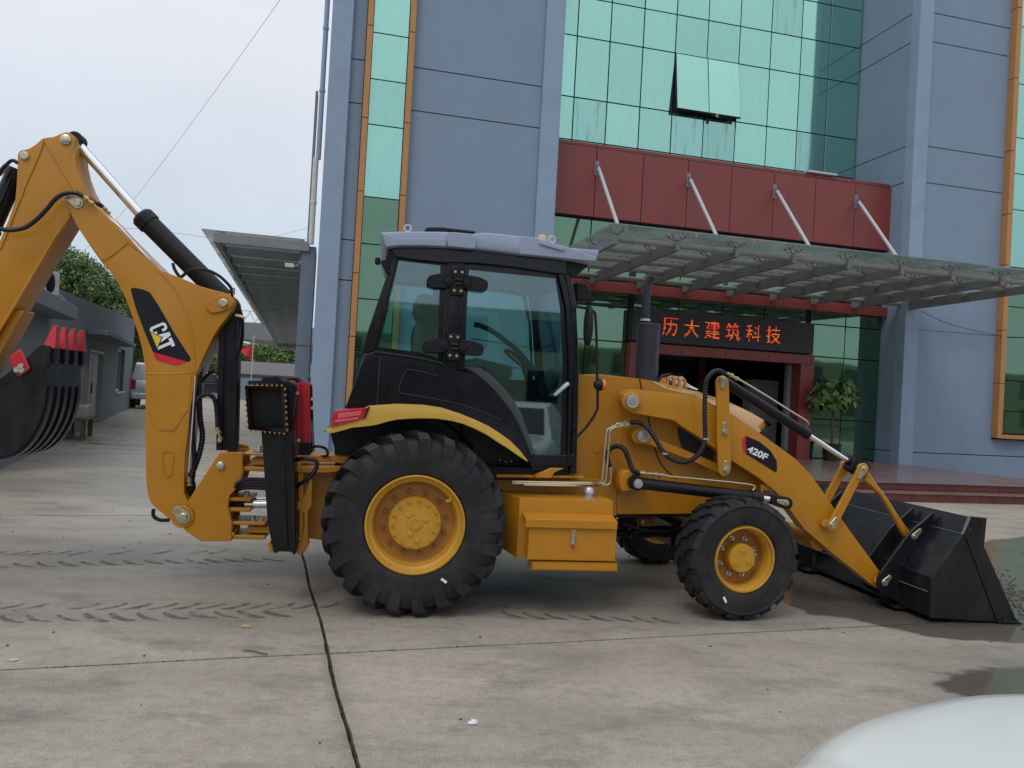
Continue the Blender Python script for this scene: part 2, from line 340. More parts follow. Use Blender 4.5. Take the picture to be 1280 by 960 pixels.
# ================================================================== GROUND
JO = ground(410, 817); JA = R(18.1)
ju = Vector((math.cos(JA), math.sin(JA), 0)); jn = Vector((-math.sin(JA), math.cos(JA), 0))
def concrete():
    m = bpy.data.materials.new('concrete'); m.use_nodes = True
    n = m.node_tree.nodes; l = m.node_tree.links; b = n['Principled BSDF']
    g = n.new('ShaderNodeNewGeometry')
    def noise_(sc, det=8, rough=.6, st=(1, 1, 1)):
        mp = n.new('ShaderNodeMapping'); mp.inputs['Scale'].default_value = st; mp.inputs['Rotation'].default_value = (0, 0, R(-9))
        l.new(g.outputs['Position'], mp.inputs[0])
        a = n.new('ShaderNodeTexNoise'); a.inputs['Scale'].default_value = sc; a.inputs['Detail'].default_value = det; a.inputs['Roughness'].default_value = rough
        l.new(mp.outputs[0], a.inputs[0]); return a.outputs[0]
    def mr(src, a, b_, c, d):
        r = n.new('ShaderNodeMapRange'); r.inputs[1].default_value = a; r.inputs[2].default_value = b_; r.inputs[3].default_value = c; r.inputs[4].default_value = d
        l.new(src, r.inputs[0]); return r.outputs[0]
    def mix(f, A, B_, mode='MIX'):
        x = n.new('ShaderNodeMix'); x.data_type = 'RGBA'; x.blend_type = mode
        if isinstance(f, float): x.inputs[0].default_value = f
        else: l.new(f, x.inputs[0])
        for i, v in ((6, A), (7, B_)):
            if isinstance(v, tuple): x.inputs[i].default_value = (*v, 1)
            else: l.new(v, x.inputs[i])
        return x.outputs[2]
    spk = noise_(14, 8, .8); big = noise_(.55, 6, .6, (.6, 1.6, 1)); mid = noise_(2.3, 8, .7, (.6, 1.4, 1)); fine = noise_(95, 4, .85); grit = noise_(260, 3, .8)
    c = mix(mr(big, .36, .66, 0, 1), (.470, .425, .342), (.300, .272, .228))
    c = mix(mr(spk, .42, .70, 0, .55), c, (.16, .135, .115))
    c = mix(mr(mid, .50, .68, 0, .8), c, (.160, .145, .122))
    c = mix(mr(fine, .50, .80, 0, .9), c, (.56, .50, .42), 'MIX')
    c = mix(mr(fine, .50, .22, 0, .85), c, (.11, .09, .075), 'MIX')
    c = mix(mr(grit, .52, .74, 0, .75), c, (.10, .09, .08))
    at = n.new('ShaderNodeAttribute'); at.attribute_name = 'wet'
    at2 = n.new('ShaderNodeAttribute'); at2.attribute_name = 'stain_shade'
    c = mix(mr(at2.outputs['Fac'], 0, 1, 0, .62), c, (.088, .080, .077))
    ed = n.new('ShaderNodeMath'); ed.operation = 'ADD'; l.new(at.outputs['Fac'], ed.inputs[0]); l.new(mr(mid, .3, .7, -.30, .30), ed.inputs[1])
    wet = mr(ed.outputs[0], .42, .60, 0, 1)
    c = mix(mr(ed.outputs[0], .34, .62, 0, .72), c, (.058, .050, .045))
    l.new(c, b.inputs['Base Color'])
    rg = n.new('ShaderNodeMath'); rg.operation = 'MULTIPLY_ADD'; l.new(wet, rg.inputs[0]); rg.inputs[1].default_value = -.60; l.new(mr(mid, .3, .7, .66, .84), rg.inputs[2])
    r2 = n.new('ShaderNodeMath'); r2.operation = 'MULTIPLY_ADD'; l.new(at2.outputs['Fac'], r2.inputs[0]); r2.inputs[1].default_value = -.28; l.new(rg.outputs[0], r2.inputs[2]); r2.use_clamp = True
    at3 = n.new('ShaderNodeAttribute'); at3.attribute_name = 'sheen'; sn1 = n.new('ShaderNodeMath'); sn1.operation = 'MULTIPLY'; l.new(at3.outputs['Fac'], sn1.inputs[0]); l.new(mr(mid, .3, .6, .5, 1.), sn1.inputs[1])
    r3 = n.new('ShaderNodeMath'); r3.operation = 'MULTIPLY_ADD'; l.new(sn1.outputs[0], r3.inputs[0]); r3.inputs[1].default_value = -.42; l.new(r2.outputs[0], r3.inputs[2]); r3.use_clamp = True; r2 = r3
    l.new(r2.outputs[0], b.inputs['Roughness'])
    bp = n.new('ShaderNodeBump'); bp.inputs['Distance'].default_value = .004
    l.new(mr(wet, 0, 1, .9, .04), bp.inputs['Strength'])
    l.new(fine, bp.inputs['Height']); l.new(bp.outputs[0], b.inputs['Normal'])
    return m
CONC = concrete()
def poly_sd(px, py, poly):
    """numpy signed distance, positive inside"""
    d = np.full(px.shape, 1e9); inside = np.zeros(px.shape, bool)
    n = len(poly)
    for i in range(n):
        ax, ay = poly[i]; bx, by = poly[(i+1) % n]
        ex, ey = bx-ax, by-ay; wx, wy = px-ax, py-ay
        t = np.clip((wx*ex+wy*ey)/(ex*ex+ey*ey), 0, 1)
        d = np.minimum(d, np.hypot(wx-ex*t, wy-ey*t))
        c = ((ay > py) != (by > py)) & (px < (bx-ax)*(py-ay)/(by-ay+1e-12)+ax)
        inside ^= c
    return np.where(inside, d, -d)
def gp(pts): return [tuple(ground(x, y)[:2]) for x, y in pts]
SHN = [
    (gp([(-300, 570), (180, 560), (400, 600), (390, 690), (100, 735), (-300, 740)]), 1.6, .5),
    (gp([(-200, 622), (60, 618), (230, 636), (272, 664), (200, 680), (60, 684), (-200, 690)]), .5, 1.),
    (gp([(-200, 700), (40, 700), (130, 706), (20, 722), (-200, 730)]), .3, .9),
    (gp([(420, 716), (640, 712), (640, 724), (470, 730), (200, 716)]), .25, .8)]
WET = [  # (outline on the ground seen in the photo, edge softness, strength)
    (gp([(958, 742), (1010, 768), (1062, 773), (1110, 786), (1165, 796), (1290, 806), (1400, 800), (1420, 700), (1300, 668), (1236, 676), (1150, 700), (1010, 690), (960, 700)]), .10, 1.0),
    (gp([(1175, 842), (1215, 836), (1300, 834), (1330, 880), (1230, 885), (1180, 862)]), .14, .95),
    (gp([(70, 548), (150, 540), (182, 548), (178, 566), (90, 560)]), 1.2, .62),
    (gp([(110, 532), (182, 520), (182, 536), (130, 540)]), 1.2, .6),
    (gp([(420, 716), (640, 712), (640, 724), (470, 730), (400, 722)]), .2, .4),
]
STN_SHADE = [
    (gp([(-300, 585), (120, 592), (260, 610), (250, 632), (60, 618), (-300, 615)]), 1.0, .75),
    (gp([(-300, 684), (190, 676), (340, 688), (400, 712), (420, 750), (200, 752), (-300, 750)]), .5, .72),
    (gp([(0, 540), (180, 530), (190, 575), (0, 585)]), 1.5, .7),
    (gp([(-60, 770), (200, 766), (450, 755), (450, 768), (200, 777), (-60, 784)]), .12, .42),
    (gp([(-60, 752), (450, 750), (450, 762), (-60, 766)]), .12, .5),
    (gp([(-60, 702), (380, 696), (380, 702), (-60, 712)]), .12, .42),
    (gp([(640, 762), (860, 770), (860, 780), (640, 772)]), .10, .5),
    (gp([(372, 690), (410, 815), (447, 962), (455, 1100), (443, 1100), (437, 962), (403, 815), (368, 690)]), .035, .8),
    (gp([(0, 640), (260, 630), (420, 690), (500, 760), (1250, 800), (1280, 760), (900, 690), (700, 640), (300, 600)]), 1.0, .68),  # damp concrete, deepened to paint in the shade beneath the machine
    (gp([(0, 735), (200, 740), (410, 752), (440, 800), (250, 800), (60, 790), (-60, 770)]), .5, .45),
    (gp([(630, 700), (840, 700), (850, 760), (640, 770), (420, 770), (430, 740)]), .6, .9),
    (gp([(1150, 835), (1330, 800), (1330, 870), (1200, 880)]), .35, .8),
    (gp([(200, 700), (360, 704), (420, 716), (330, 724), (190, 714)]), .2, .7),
    (gp([(610, 880), (760, 860), (830, 900), (700, 950), (620, 930)]), .25, .4),
    (gp([(660, 812), (760, 815), (740, 850), (680, 845)]), .18, .5),
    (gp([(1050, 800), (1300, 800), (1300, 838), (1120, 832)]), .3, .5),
    (gp([(900, 850), (960, 850), (950, 875), (905, 870)]), .12, .4),
    (gp([(120, 842), (145, 842), (145, 852), (118, 852)]), .04, .6),
    (gp([(-50, 880), (90, 885), (60, 930), (-50, 930)]), .2, .35),
]
yard = tag(bpy.data.objects.new('concrete_yard', None), kind='structure'); COL.objects.link(yard)
g = G(); g.sheet([(-400, -60, -.06), (400, -60, -.06), (400, 700, -.06), (-400, 700, -.06)])
under = g.obj('ground', material('earth_ground', (.09, .08, .065), .95, var=.3, scale=.5), None, smooth=False); tag(under, kind='structure')
def slab(i, j, SX, SY):
    x0, x1, y0, y1 = i*SX+.006, (i+1)*SX-.006, j*SY+.006, (j+1)*SY-.006
    c = JO + ju*((x0+x1)/2) + jn*((y0+y1)/2)
    near = math.hypot(c.x, c.y) < 14 and c.y > -1
    st = .07 if (near and c.y < 9) else (.12 if near else .5)
    nx, ny = max(2, int((x1-x0)/st)), max(2, int((y1-y0)/st))
    X, Yg = np.meshgrid(np.linspace(x0, x1, nx+1), np.linspace(y0, y1, ny+1), indexing='ij')
    X = X.copy(); Yg = Yg.copy()
    if near:   # chipped, wandering edges
        for k in range(ny+1):
            for side, s in ((0, 1), (-1, -1)):
                X[side, k] += s*(.004+.010*max(0, noise.noise((Yg[side, k]*5, i*9.1+side, 3))) + .007*max(0, noise.noise((Yg[side, k]*17, i*9.1+side, 8)))) + .015*noise.noise((Yg[side, k]*.9, (i+(side == -1))*7.3, 0))
        for k in range(nx+1):
            for side, s in ((0, 1), (-1, -1)):
                Yg[k, side] += s*(.004+.008*max(0, noise.noise((X[k, side]*5, j*9.1+side, 5)))) + .012*noise.noise((X[k, side]*.9, (j+(side == -1))*7.3, 20))
    WX = JO.x + ju.x*X + jn.x*Yg; WY = JO.y + ju.y*X + jn.y*Yg
    V = np.stack([WX, WY, np.zeros_like(WX)], -1).reshape(-1, 3)
    idx = np.arange(V.shape[0]).reshape(nx+1, ny+1)
    F = np.stack([idx[:-1, :-1], idx[1:, :-1], idx[1:, 1:], idx[:-1, 1:]], -1).reshape(-1, 4)
    # skirt
    border = list(idx[:, 0]) + list(idx[-1, 1:]) + list(idx[::-1, -1][1:]) + list(idx[0, ::-1][1:-1])
    nb = len(border); base = V.shape[0]
    SK = V[border].copy(); SK[:, 2] = -.055
    V2 = np.vstack([V, SK]); F2 = [(border[(k+1) % nb], border[k], base+k, base+(k+1) % nb) for k in range(nb)]
    me = bpy.data.meshes.new('slab'); me.from_pydata(V2.tolist(), [], F.tolist()+F2); me.materials.append(CONC)
    for nm, L in (('wet', WET), ('stain_shade', STN_SHADE), ('sheen', SHN)):
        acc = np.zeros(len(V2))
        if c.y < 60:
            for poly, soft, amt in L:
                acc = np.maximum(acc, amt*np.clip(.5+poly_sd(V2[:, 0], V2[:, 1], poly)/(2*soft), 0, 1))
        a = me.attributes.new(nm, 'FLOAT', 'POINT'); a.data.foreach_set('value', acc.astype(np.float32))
    me.validate(); me.polygons.foreach_set('use_smooth', [False]*len(me.polygons))
    o = bpy.data.objects.new('slab', me); COL.objects.link(o); o.parent = yard
for i in range(-5, 5):
    for j in range(-2, 9): slab(i, j, 6.0, 5.0)
# beyond the slabs the yard goes on as one sheet
g = G()
for (x0, x1, y0, y1) in ((-230, -30.0, -10, 300), (30.0, 300, -10, 300), (-29.99, 29.99, 45.0, 300)):
    A = [JO + ju*x + jn*y for x, y in ((x0, y0), (x1, y0), (x1, y1), (x0, y1))]; g.sheet([(p.x, p.y, -.004) for p in A])
tag(g.obj('far_yard', CONC, None, smooth=False), kind='structure')
# joint filler: dark moss in the slab joints
g = G(); rnd = random.Random(3)
jm = material('joint_moss', (.030, .032, .016), .95, var=.5, scale=60, bump=.6, bscale=120)
for axis in (0, 1):
    for k in range(-1, 2):
        for q in range(900):
            t = -8 + 16*q/900
            off = (.015*noise.noise((t*.9, k*7.3, 0)) if axis == 0 else .012*noise.noise((t*.9, k*7.3, 20)))
            p = (JO + ju*(k*6+off) + jn*t) if axis == 0 else (JO + jn*(k*5+off) + ju*t)
            if p.y < .8 or p.y > 11 or rnd.random() < .2: continue
            s = rnd.uniform(.004, .012); a = rnd.random()*6
            h = -.02 + rnd.uniform(0, .018)
            p = p + Vector((rnd.uniform(-.004, .004), rnd.uniform(-.004, .004), 0))
            g.sheet([(p.x+s*math.cos(a+w), p.y+s*math.sin(a+w), h + .006*(w > 3)) for w in (0, 1.6, 3.1, 4.7)])
tag(g.obj('joint_moss', jm, None, smooth=False), 'dark moss growing in the joints of the concrete slabs', 'moss', kind='stuff')
# muddy tread prints
mud = bpy.data.materials.new('mud_print'); mud.use_nodes = True
n = mud.node_tree.nodes; l = mud.node_tree.links; b = n['Principled BSDF']; b.inputs['Base Color'].default_value = (.115, .092, .078, 1); b.inputs['Roughness'].default_value = .8
ge = n.new('ShaderNodeNewGeometry'); nz2 = n.new('ShaderNodeTexNoise'); nz2.inputs['Scale'].default_value = 11; nz2.inputs['Detail'].default_value = 6; l.new(ge.outputs['Position'], nz2.inputs[0])
r_ = n.new('ShaderNodeMapRange'); r_.inputs[1].default_value = .32; r_.inputs[2].default_value = .66; r_.inputs[3].default_value = .08; r_.inputs[4].default_value = .8; l.new(nz2.outputs[0], r_.inputs[0]); l.new(r_.outputs[0], b.inputs['Alpha'])
def prints(a, b_, pitch, w, lean, seed, skip=.04, amt=1., label=''):
    """one row of oblique lug prints between two points of the yard"""
    rr = random.Random(seed); A = ground(*a); B_ = ground(*b_); d = (B_-A); L = d.length; d.normalize(); s = Vector((-d.y, d.x, 0)); g = G(); n_ = int(L/pitch)
    for k in range(n_):
        if rr.random() < skip: continue
        c = A + d*((k+rr.uniform(-.06, .06))*pitch); c.z = .004; up, dn = [], []
        ww = w*rr.uniform(.8, 1.08); th0 = pitch*.25*rr.uniform(.75, 1.2)*amt
        for q in range(11):
            t = q/10; off = lean*(t-.5) + .03*math.sin(t*math.pi)*(1 if lean > 0 else -1); th = th0*(1.25 - .85*t)*(.35 if q in (0, 10) else 1)
            p = c + s*(ww*(t-.5)) + d*(off + rr.uniform(-.006, .006)); up.append(p + d*th*rr.uniform(.8, 1.15)); dn.append(p - d*th*rr.uniform(.8, 1.15))
        g.sheet([tuple(p) for p in up + dn[::-1]])
    tag(g.obj('tread_prints', mud, None, smooth=False), kind='stuff', label=label, cat='tyre prints')
prints((-60, 776), (400, 766), .165, .20, -.16, 1, label='darkest row of muddy tread prints, nearest the camera, left of the rear wheel')
prints((-60, 759), (455, 757), .165, .20, .16, 2, .1, .8, label='fainter tread prints just behind the darkest row, left of the rear wheel')
prints((-60, 708), (372, 699), .165, .20, -.16, 3, label='dark tread prints running under the black stabiliser leg at the left')
prints((-60, 692), (300, 690), .165, .18, .16, 4, .25, .7, label='faint broken tread prints farthest back, left of the stabiliser leg')
prints((640, 769), (860, 777), .165, .16, -.14, 5, label='short faint tread prints between the rear and front wheels')
# litter
def chip(name, px, py, r, mat, label, cat, seed, h=.006):
    rr = random.Random(seed); c = ground(px, py); g = G(); A = []; Bv = []
    for k in range(9):
        a = k/9*6.283; q = r*rr.uniform(.5, 1.1); A.append((q*math.cos(a)*1.5, q*math.sin(a)*.9, .005)); Bv.append((q*.8*math.cos(a)*1.5, q*.8*math.sin(a)*.9, h+rr.uniform(0, h)))
    g.hexa(A, Bv); o = g.obj(name, mat, None, loc=(c.x, c.y, 0)); tag(o, label, cat)
chip('paper_scrap', 592, 905, .022, WHT, 'crumpled white paper scrap lying on the near slab', 'paper', 1, .012)
chip('dry_leaf', 307, 784, .025, material('dry_leaf', (.42, .30, .16), .8), 'curled tan dry leaf left of the slab joint', 'leaf', 2, .01)
chip('pebble', 18, 826, .018, PALE, 'pale flat pebble near the left edge of the yard', 'pebble', 5, .006)
g = G(); tp = [ground(304, 815), ground(318, 816), ground(334, 820)]; g.tube([(p.x, p.y, .01) for p in tp], .004, 5)
tag(g.obj('twig', BARK, None), 'short thin dark twig lying beside the slab joint', 'twig')
g = G(); rr = random.Random(11)
for k in range(260):
    x, y = rr.uniform(-5, 6.5), rr.uniform(2.2, 14); s = rr.uniform(.0015, .006)*(1 + y*.05)
    M = Matrix.Translation((x, y, .002)) @ Matrix.Rotation(rr.random()*3, 4, 'Z')
    g.box(-s, s, -s*.7, s*.7, 0, s*.8, M)
tag(g.obj('grit', material('grit', (.06, .052, .045), .9), None, smooth=False), 'scattered dark grit on the concrete', 'grit', kind='stuff')

g = G(); rr = random.Random(17)
for k in range(380):
    a = rr.gauss(0, 1); px_, py_ = 1262 + a*26, 742 + a*16 + rr.gauss(0, 12)
    if py_ < 700: continue
    c = ground(px_, py_); s = rr.uniform(.003, .012); M = Matrix.Translation((c.x, c.y, .002)) @ Matrix.Rotation(rr.random()*3, 4, 'Z')
    g.box(-s, s, -s*.8, s*.8, 0, s*.9, M)
tag(g.obj('gravel', material('gravel', (.12, .10, .085), .9, var=.5, scale=30), None, smooth=False), 'loose dark gravel by the tip of the front bucket', 'gravel', kind='stuff')
# ================================================================== BUILDING
bld = thing('office_building', 'blue rendered office building with green curtain glass, red fascia and orange window strips', 'building', (FAC.o.x, FAC.o.y, 0), FAC.ang)
TOP = 22.0
# dark core that the cladding pieces stand on
g = G()
g.box(-15.15, -9.9, .16, 16, .0, TOP); g.box(.05, 12, .16, 16, 0, TOP); g.box(-9.9, .05, 2.42, 16, 8.0, TOP)
g.box(-9.9, .05, .95, 16, 6.1, 8.0)
core = g.obj('core_wall', GAP, bld, smooth=False)
def cladding(name, x0, x1, y0, y1, zs, mat, gap=.022, bev=.006):
    for a, b in zip(zs, zs[1:]):
        G().box(x0, x1, y0, y1, a+gap/2, b-gap/2).obj(name, mat, bld, bevel=bev)
grooves = [.0, .65, 3.95, 4.85, 7.91, 8.89, 11.72, 12.5, 15.5, 16.3, TOP]
gmain = [.0, .65, 7.91, 8.89, 11.72, 12.5, 15.5, 16.3, TOP]
cladding('wall_panel', -13.36, -10.31, .05, .2, gmain, BLUE)
cladding('wall_panel', -14.73, -14.43, .10, .2, grooves, BLUE)
cladding('wall_panel', .44, 3.02, .05, .2, gmain, BLUE)
cladding('wall_panel', 5.2, 12, .05, .2, gmain, BLUE)
cladding('wall_panel', 3.02, 5.2, .05, .2, [.0, .65, 1.12], BLUE)
cladding('wall_panel', -14.43, -13.36, .05, .2, [.0, 1.12], BLUE)
# pilasters
for x0, x1 in ((-15.19, -14.73), (-10.31, -9.85), (-.0, .44)):
    G().box(x0, x1, -.03, .3, 0, TOP).obj('pilaster', BLUEP, bld, bevel=.012)
# return wall right of the recess and left return
for a, b in zip(gmain, gmain[1:]):
    G().box(-.0, .10, .30, 2.45, a+.011, b-.011).obj('return_wall_panel', BLUE, bld, bevel=.006)
G().box(-9.98, -9.86, .30, 2.45, 0, TOP).obj('return_wall', BLUE, bld)
# upper curtain glass, each pane set a touch differently
rnd = random.Random(5)
def pane(x0, x1, z0, z1, d, mat, gap=.013, tilt=.0022, name='glass_pane', th=.03):
    cx, cz = (x0+x1)/2, (z0+z1)/2; hx, hz = (x1-x0)/2-gap, (z1-z0)/2-gap
    return G().box(-hx, hx, 0, th, -hz, hz).obj(name, mat, bld, bevel=.004, loc=(cx, d, cz), rot=(rnd.uniform(-tilt, tilt), 0, rnd.uniform(-tilt, tilt)))
us = [-9.83, -8.81, -7.87, -6.91, -5.95, -4.98, -3.99, -3.0, -2.02, -1.08, -.03]
zs = [8.02, 8.52, 9.67, 11.32, 12.39, 13.5, 15.1, 16.2, 17.8, 19, 20.5, TOP]
for i, (a, b) in enumerate(zip(us, us[1:])):
    for c, d in zip(zs, zs[1:]):
        if i in (4, 5) and abs(c-9.67) < .1: continue
        pane(a, b, c, d, 2.3, GLD if (i, round(c, 2)) in ((1, 8.52), (4, 8.52), (5, 8.52), (8, 8.52), (7, 12.39)) else GLU)
# top-hung sash, pushed open
sash = bpy.data.objects.new('open_window', None); COL.objects.link(sash); sash.parent = bld; sash.location = (-4.965, 2.27, 11.30); sash.rotation_euler = (R(-9), 0, 0)
for s in (-1, 1):
    G().box(s*.485-.475, s*.485+.475, 0, .03, -1.62, 0).obj('glass_pane', GLU, sash, bevel=.004)
g = G(); g.box(-.98, .98, .03, .07, -1.64, -1.58); g.box(-.98, .98, .03, .07, -.05, .01); g.box(-.98, -.93, .03, .07, -1.6, 0); g.box(.93, .98, .03, .07, -1.6, 0); g.box(-.03, .03, .03, .07, -1.6, 0)
g.obj('window_frame', GAP, sash, smooth=False)
g = G(); g.box(.2, .28, .0, .03, -1.72, -1.62); g.cyl((.1, .03, -1.66), (.6, .4, -1.5), .012); g.obj('window_stay', CSTEEL, sash)
# red fascia
fj = [-9.84, -8.62, -7.36, -6.12, -4.88, -3.63, -2.38, -1.14, .13]
for a, b in zip(fj, fj[1:]):
    G().box(a+.008, b-.008, .74, .80, 6.14, 7.86).obj('fascia_panel', FASCIA, bld, bevel=.006)
    G().box(a+.008, b-.008, .82, 1.3, 7.875, 7.99).obj('fascia_cap', FASCIA, bld, bevel=.006)
G().box(-9.84, .12, .80, 2.3, 6.12, 7.9).obj('fascia_box', GAP, bld, smooth=False)
G().box(.1, .14, .74, 2.3, 6.12, 7.9).obj('fascia_end', FASCIA, bld, smooth=False)
G().box(-2.65, -1.75, .72, .9, 8.0, 8.05).obj('lamp_strip', PALE, bld)
# ground floor glass
zl = [.34, 1.40, 3.09, 3.96, 4.62, 6.10]
g = G(); g.box(-9.85, -7.5, .93, 1.0, .33, 6.12); g.box(-2.26, .1, .93, 1.0, .33, 6.12); g.box(-7.5, -2.26, .93, 1.0, 3.1, 6.12); g.obj('glazing_backing', GAP, bld, smooth=False)
for a, b in zip(fj, fj[1:]):
    a2, b2 = max(a, -9.84), min(b, .0)
    for c, d in zip(zl, zl[1:]):
        if c < 3 and a2 > -7.5 and b2 < -2.2: continue
        if c < 3 and a2 < -7.3 and b2 > -7.5: b2 = -7.52
        if c < 3 and a2 < -2.2 and b2 > -2.3: a2 = -2.24
        if b2-a2 < .05: continue
        pane(a2, b2, c, d, .88, GLL, tilt=.0018)
# red beam under the canopy, door frame
G().box(-9.84, .0, .66, .87, 4.30, 4.56).obj('red_beam', FASCIA, bld, bevel=.006)
for a, b in zip(fj[2:], fj[3:7]):
    G().box(a+.004, b-.004, .58, .9, 2.84, 3.09).obj('door_frame_panel', FASCIA, bld, bevel=.005)
for x0, x1 in ((-7.52, -7.365), (-2.375, -2.26)): G().box(x0, x1, .58, .9, 2.84, 3.09).obj('door_frame_corner', FASCIA, bld, bevel=.005)
for x0, x1 in ((-7.52, -7.12), (-2.66, -2.26)):
    G().box(x0, x1, .58, 1.25, .33, 2.835).obj('door_jamb', FASCIA, bld, bevel=.006)
G().box(-2.80, -2.68, .95, 1.1, .33, 2.83).obj('door_stile', CSTEEL, bld)
# LED board with its lit writing
led = bpy.data.objects.new('led_sign', None); COL.objects.link(led); led.parent = bld; led.location = (0, .55, 0)
G().box(-7.50, -2.33, 0, .3, 3.12, 3.93).obj('sign_board', LEDB, led, bevel=.012)
GLY = [[0x7fff,0x6000,0x6080,0x6080,0x6080,0x6ffe,0x6ffe,0x6082,0x6082,0x6182,0x6186,0x4306,0x4306,0x4604,0xcc3c,0x8838],
[0x180,0x180,0x180,0x180,0x180,0xffff,0x380,0x3c0,0x3c0,0x260,0x660,0xc30,0xc18,0x380c,0x7007,0x4002],
[0x60,0xfbfe,0x1bfe,0x1066,0x37ff,0x2066,0x7bfe,0x860,0x860,0x5bfe,0x7060,0x37ff,0x3060,0x3c60,0x47ff,0xc07f],
[0x1060,0x3060,0x3f7e,0x6cd8,0xcd88,0x0,0xfdfc,0x118c,0x118c,0x11cc,0x11ac,0x1f3c,0xfd0c,0x830d,0x60d,0x406],
[0x404,0x7c04,0x5064,0x1034,0x1004,0xfe04,0x1884,0x3864,0x3c24,0x7604,0x500f,0xd1fc,0x1104,0x1004,0x1004,0x1004],
[0x3020,0x3020,0x3020,0x33fe,0xfc20,0x3020,0x3020,0x33fe,0x3d06,0xf18c,0x30c8,0x3078,0x3070,0x30f8,0x338e,0x6603]]
x_first, x_last, zc = FAC.at(838, 411, .54)[0], FAC.at(967, 419, .54)[0], 3.545
for k, gl in enumerate(GLY):
    cx = x_first + (x_last-x_first)*k/5; s = .0262; parts = [G(), G()]; rr = random.Random(k)
    for j, row in enumerate(gl):
        for i in range(16):
            if row >> (15-i) & 1:
                x = cx + (i-7.5)*s; z = zc - (j-7.5)*s*1.06
                parts[1 if (j % 2 and rr.random() < .8) or rr.random() < .1 else 0].box(x-.009, x+.009, -.008, .003, z-.008, z+.008)
    ch = tag(parts[0].obj('sign_character', LEDR, led, smooth=False, weld=False), kind='stuff')
    tag(parts[1].obj('led_dots', LEDO, ch, smooth=False, weld=False), kind='stuff')
# lobby
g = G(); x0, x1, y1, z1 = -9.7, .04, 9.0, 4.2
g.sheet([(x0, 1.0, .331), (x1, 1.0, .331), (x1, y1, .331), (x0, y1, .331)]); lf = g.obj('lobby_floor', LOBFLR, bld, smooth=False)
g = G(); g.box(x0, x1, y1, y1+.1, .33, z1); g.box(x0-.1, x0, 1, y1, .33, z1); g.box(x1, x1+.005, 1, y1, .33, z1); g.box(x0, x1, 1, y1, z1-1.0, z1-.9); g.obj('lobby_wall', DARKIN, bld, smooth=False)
u, z = FAC.at(956, 520, 3.2)
G().box(u-.48, u+.42, 3.2, 3.7, .34, 2.45).obj('cabinet', PALE, bld, bevel=.01)
u, _ = FAC.at(876, 500, 4.5)
G().box(u-.12, u+.12, 4.5, 4.8, .34, 3.2).obj('lobby_column', material('brown_wood', (.12, .05, .025), .5), bld)
u, _ = FAC.at(845, 465, 8.8)
g = G(); g.box(u-.35, u+.35, 8.88, 8.95, 1.5, 2.6); g.obj('lobby_window', material('daylight_pane', (.5, .55, .6), .4, emit=((.7, .8, 1), .35)), bld)  # pane glows to stand in for daylight; the wall behind is closed
g = G()
for q in (-.36, -.12, .12, .34): g.box(u+q, u+q+.03, 8.83, 8.87, 1.5, 2.6)
g.box(u-.36, u+.37, 8.83, 8.87, 2.0, 2.04); g.obj('lobby_window_bars', GAP, bld, smooth=False)
# orange framed window strips
def strip(x0, x1, z0, ws, joints, dr=-.12, dz=0):
    for a, b in zip(joints, joints[1:]):
        for xa in (x0, x1-ws):
            G().box(xa, xa+ws, dr, .12, a+.008, b-.008).obj('orange_frame', ORANGE, bld, bevel=.006)
    G().box(x0+ws+.004, x1-ws-.004, dr+.003, .12, z0, z0+.11).obj('orange_sill', ORANGE, bld, bevel=.006)
strip(-14.42, -13.36, 1.18, .125, [1.18, 2.7, 4.1, 5.92, 7.55, 9.60, 11.5, 13.5, 15.6, 18, 20.5, TOP])
wz = [1.30, 2.4, 3.56, 4.79, 5.84, 7.46, 8.48, 9.52, 10.55, 12.3, 13.4, 15, 16.5, 18.2, 20, TOP]
for a, b in zip(wz, wz[1:]): pane(-14.29, -13.49, a, b, .02, GLU if a > 5.8 else GLL, gap=.01, tilt=.002)
strip(3.02, 5.2, 1.14, .16, [1.14, 2.65, 4.1, 5.9, 7.3, 9.05, 11.05, 13, 15.2, 17.5, TOP], dr=-.16)
wz2 = [1.28, 1.9, 2.75, 4.8, 5.9, 7.5, 8.5, 9.5, 11, 12.6, 14, 16, 18, 20, TOP]
for a, b in zip(wz2, wz2[1:]):
    pane(3.19, 4.1, a, b, .02, GLU if a > 5.7 else GLL, gap=.01); pane(4.1, 5.03, a, b, .02, GLU if a > 5.7 else GLL, gap=.01)
# rain pipes at the left corner
g = G(); g.cyl((-15.31, .25, 6.6), (-15.31, .25, TOP), .055, n=16)
for z in (8.1, 9.5, 11, 13): g.cyl((-15.31, .25, z), (-15.31, .25, z+.06), .066, n=16)
dp = g.obj('rain_pipe', BLUEP, bld)
g = G(); g.cyl((-15.36, .25, 4.7), (-15.36, .25, 6.62), .06, n=16); g.cyl((-15.36, .25, 5.6), (-15.36, .25, 5.66), .07, n=16); g.obj('white_pipe_end', material('white_pipe', (.55, .55, .52), .5), dp)
G().box(-15.455, -15.40, .4, .9, 4.66, 8.17).obj('dark_cable_duct', CSTEEL, bld)

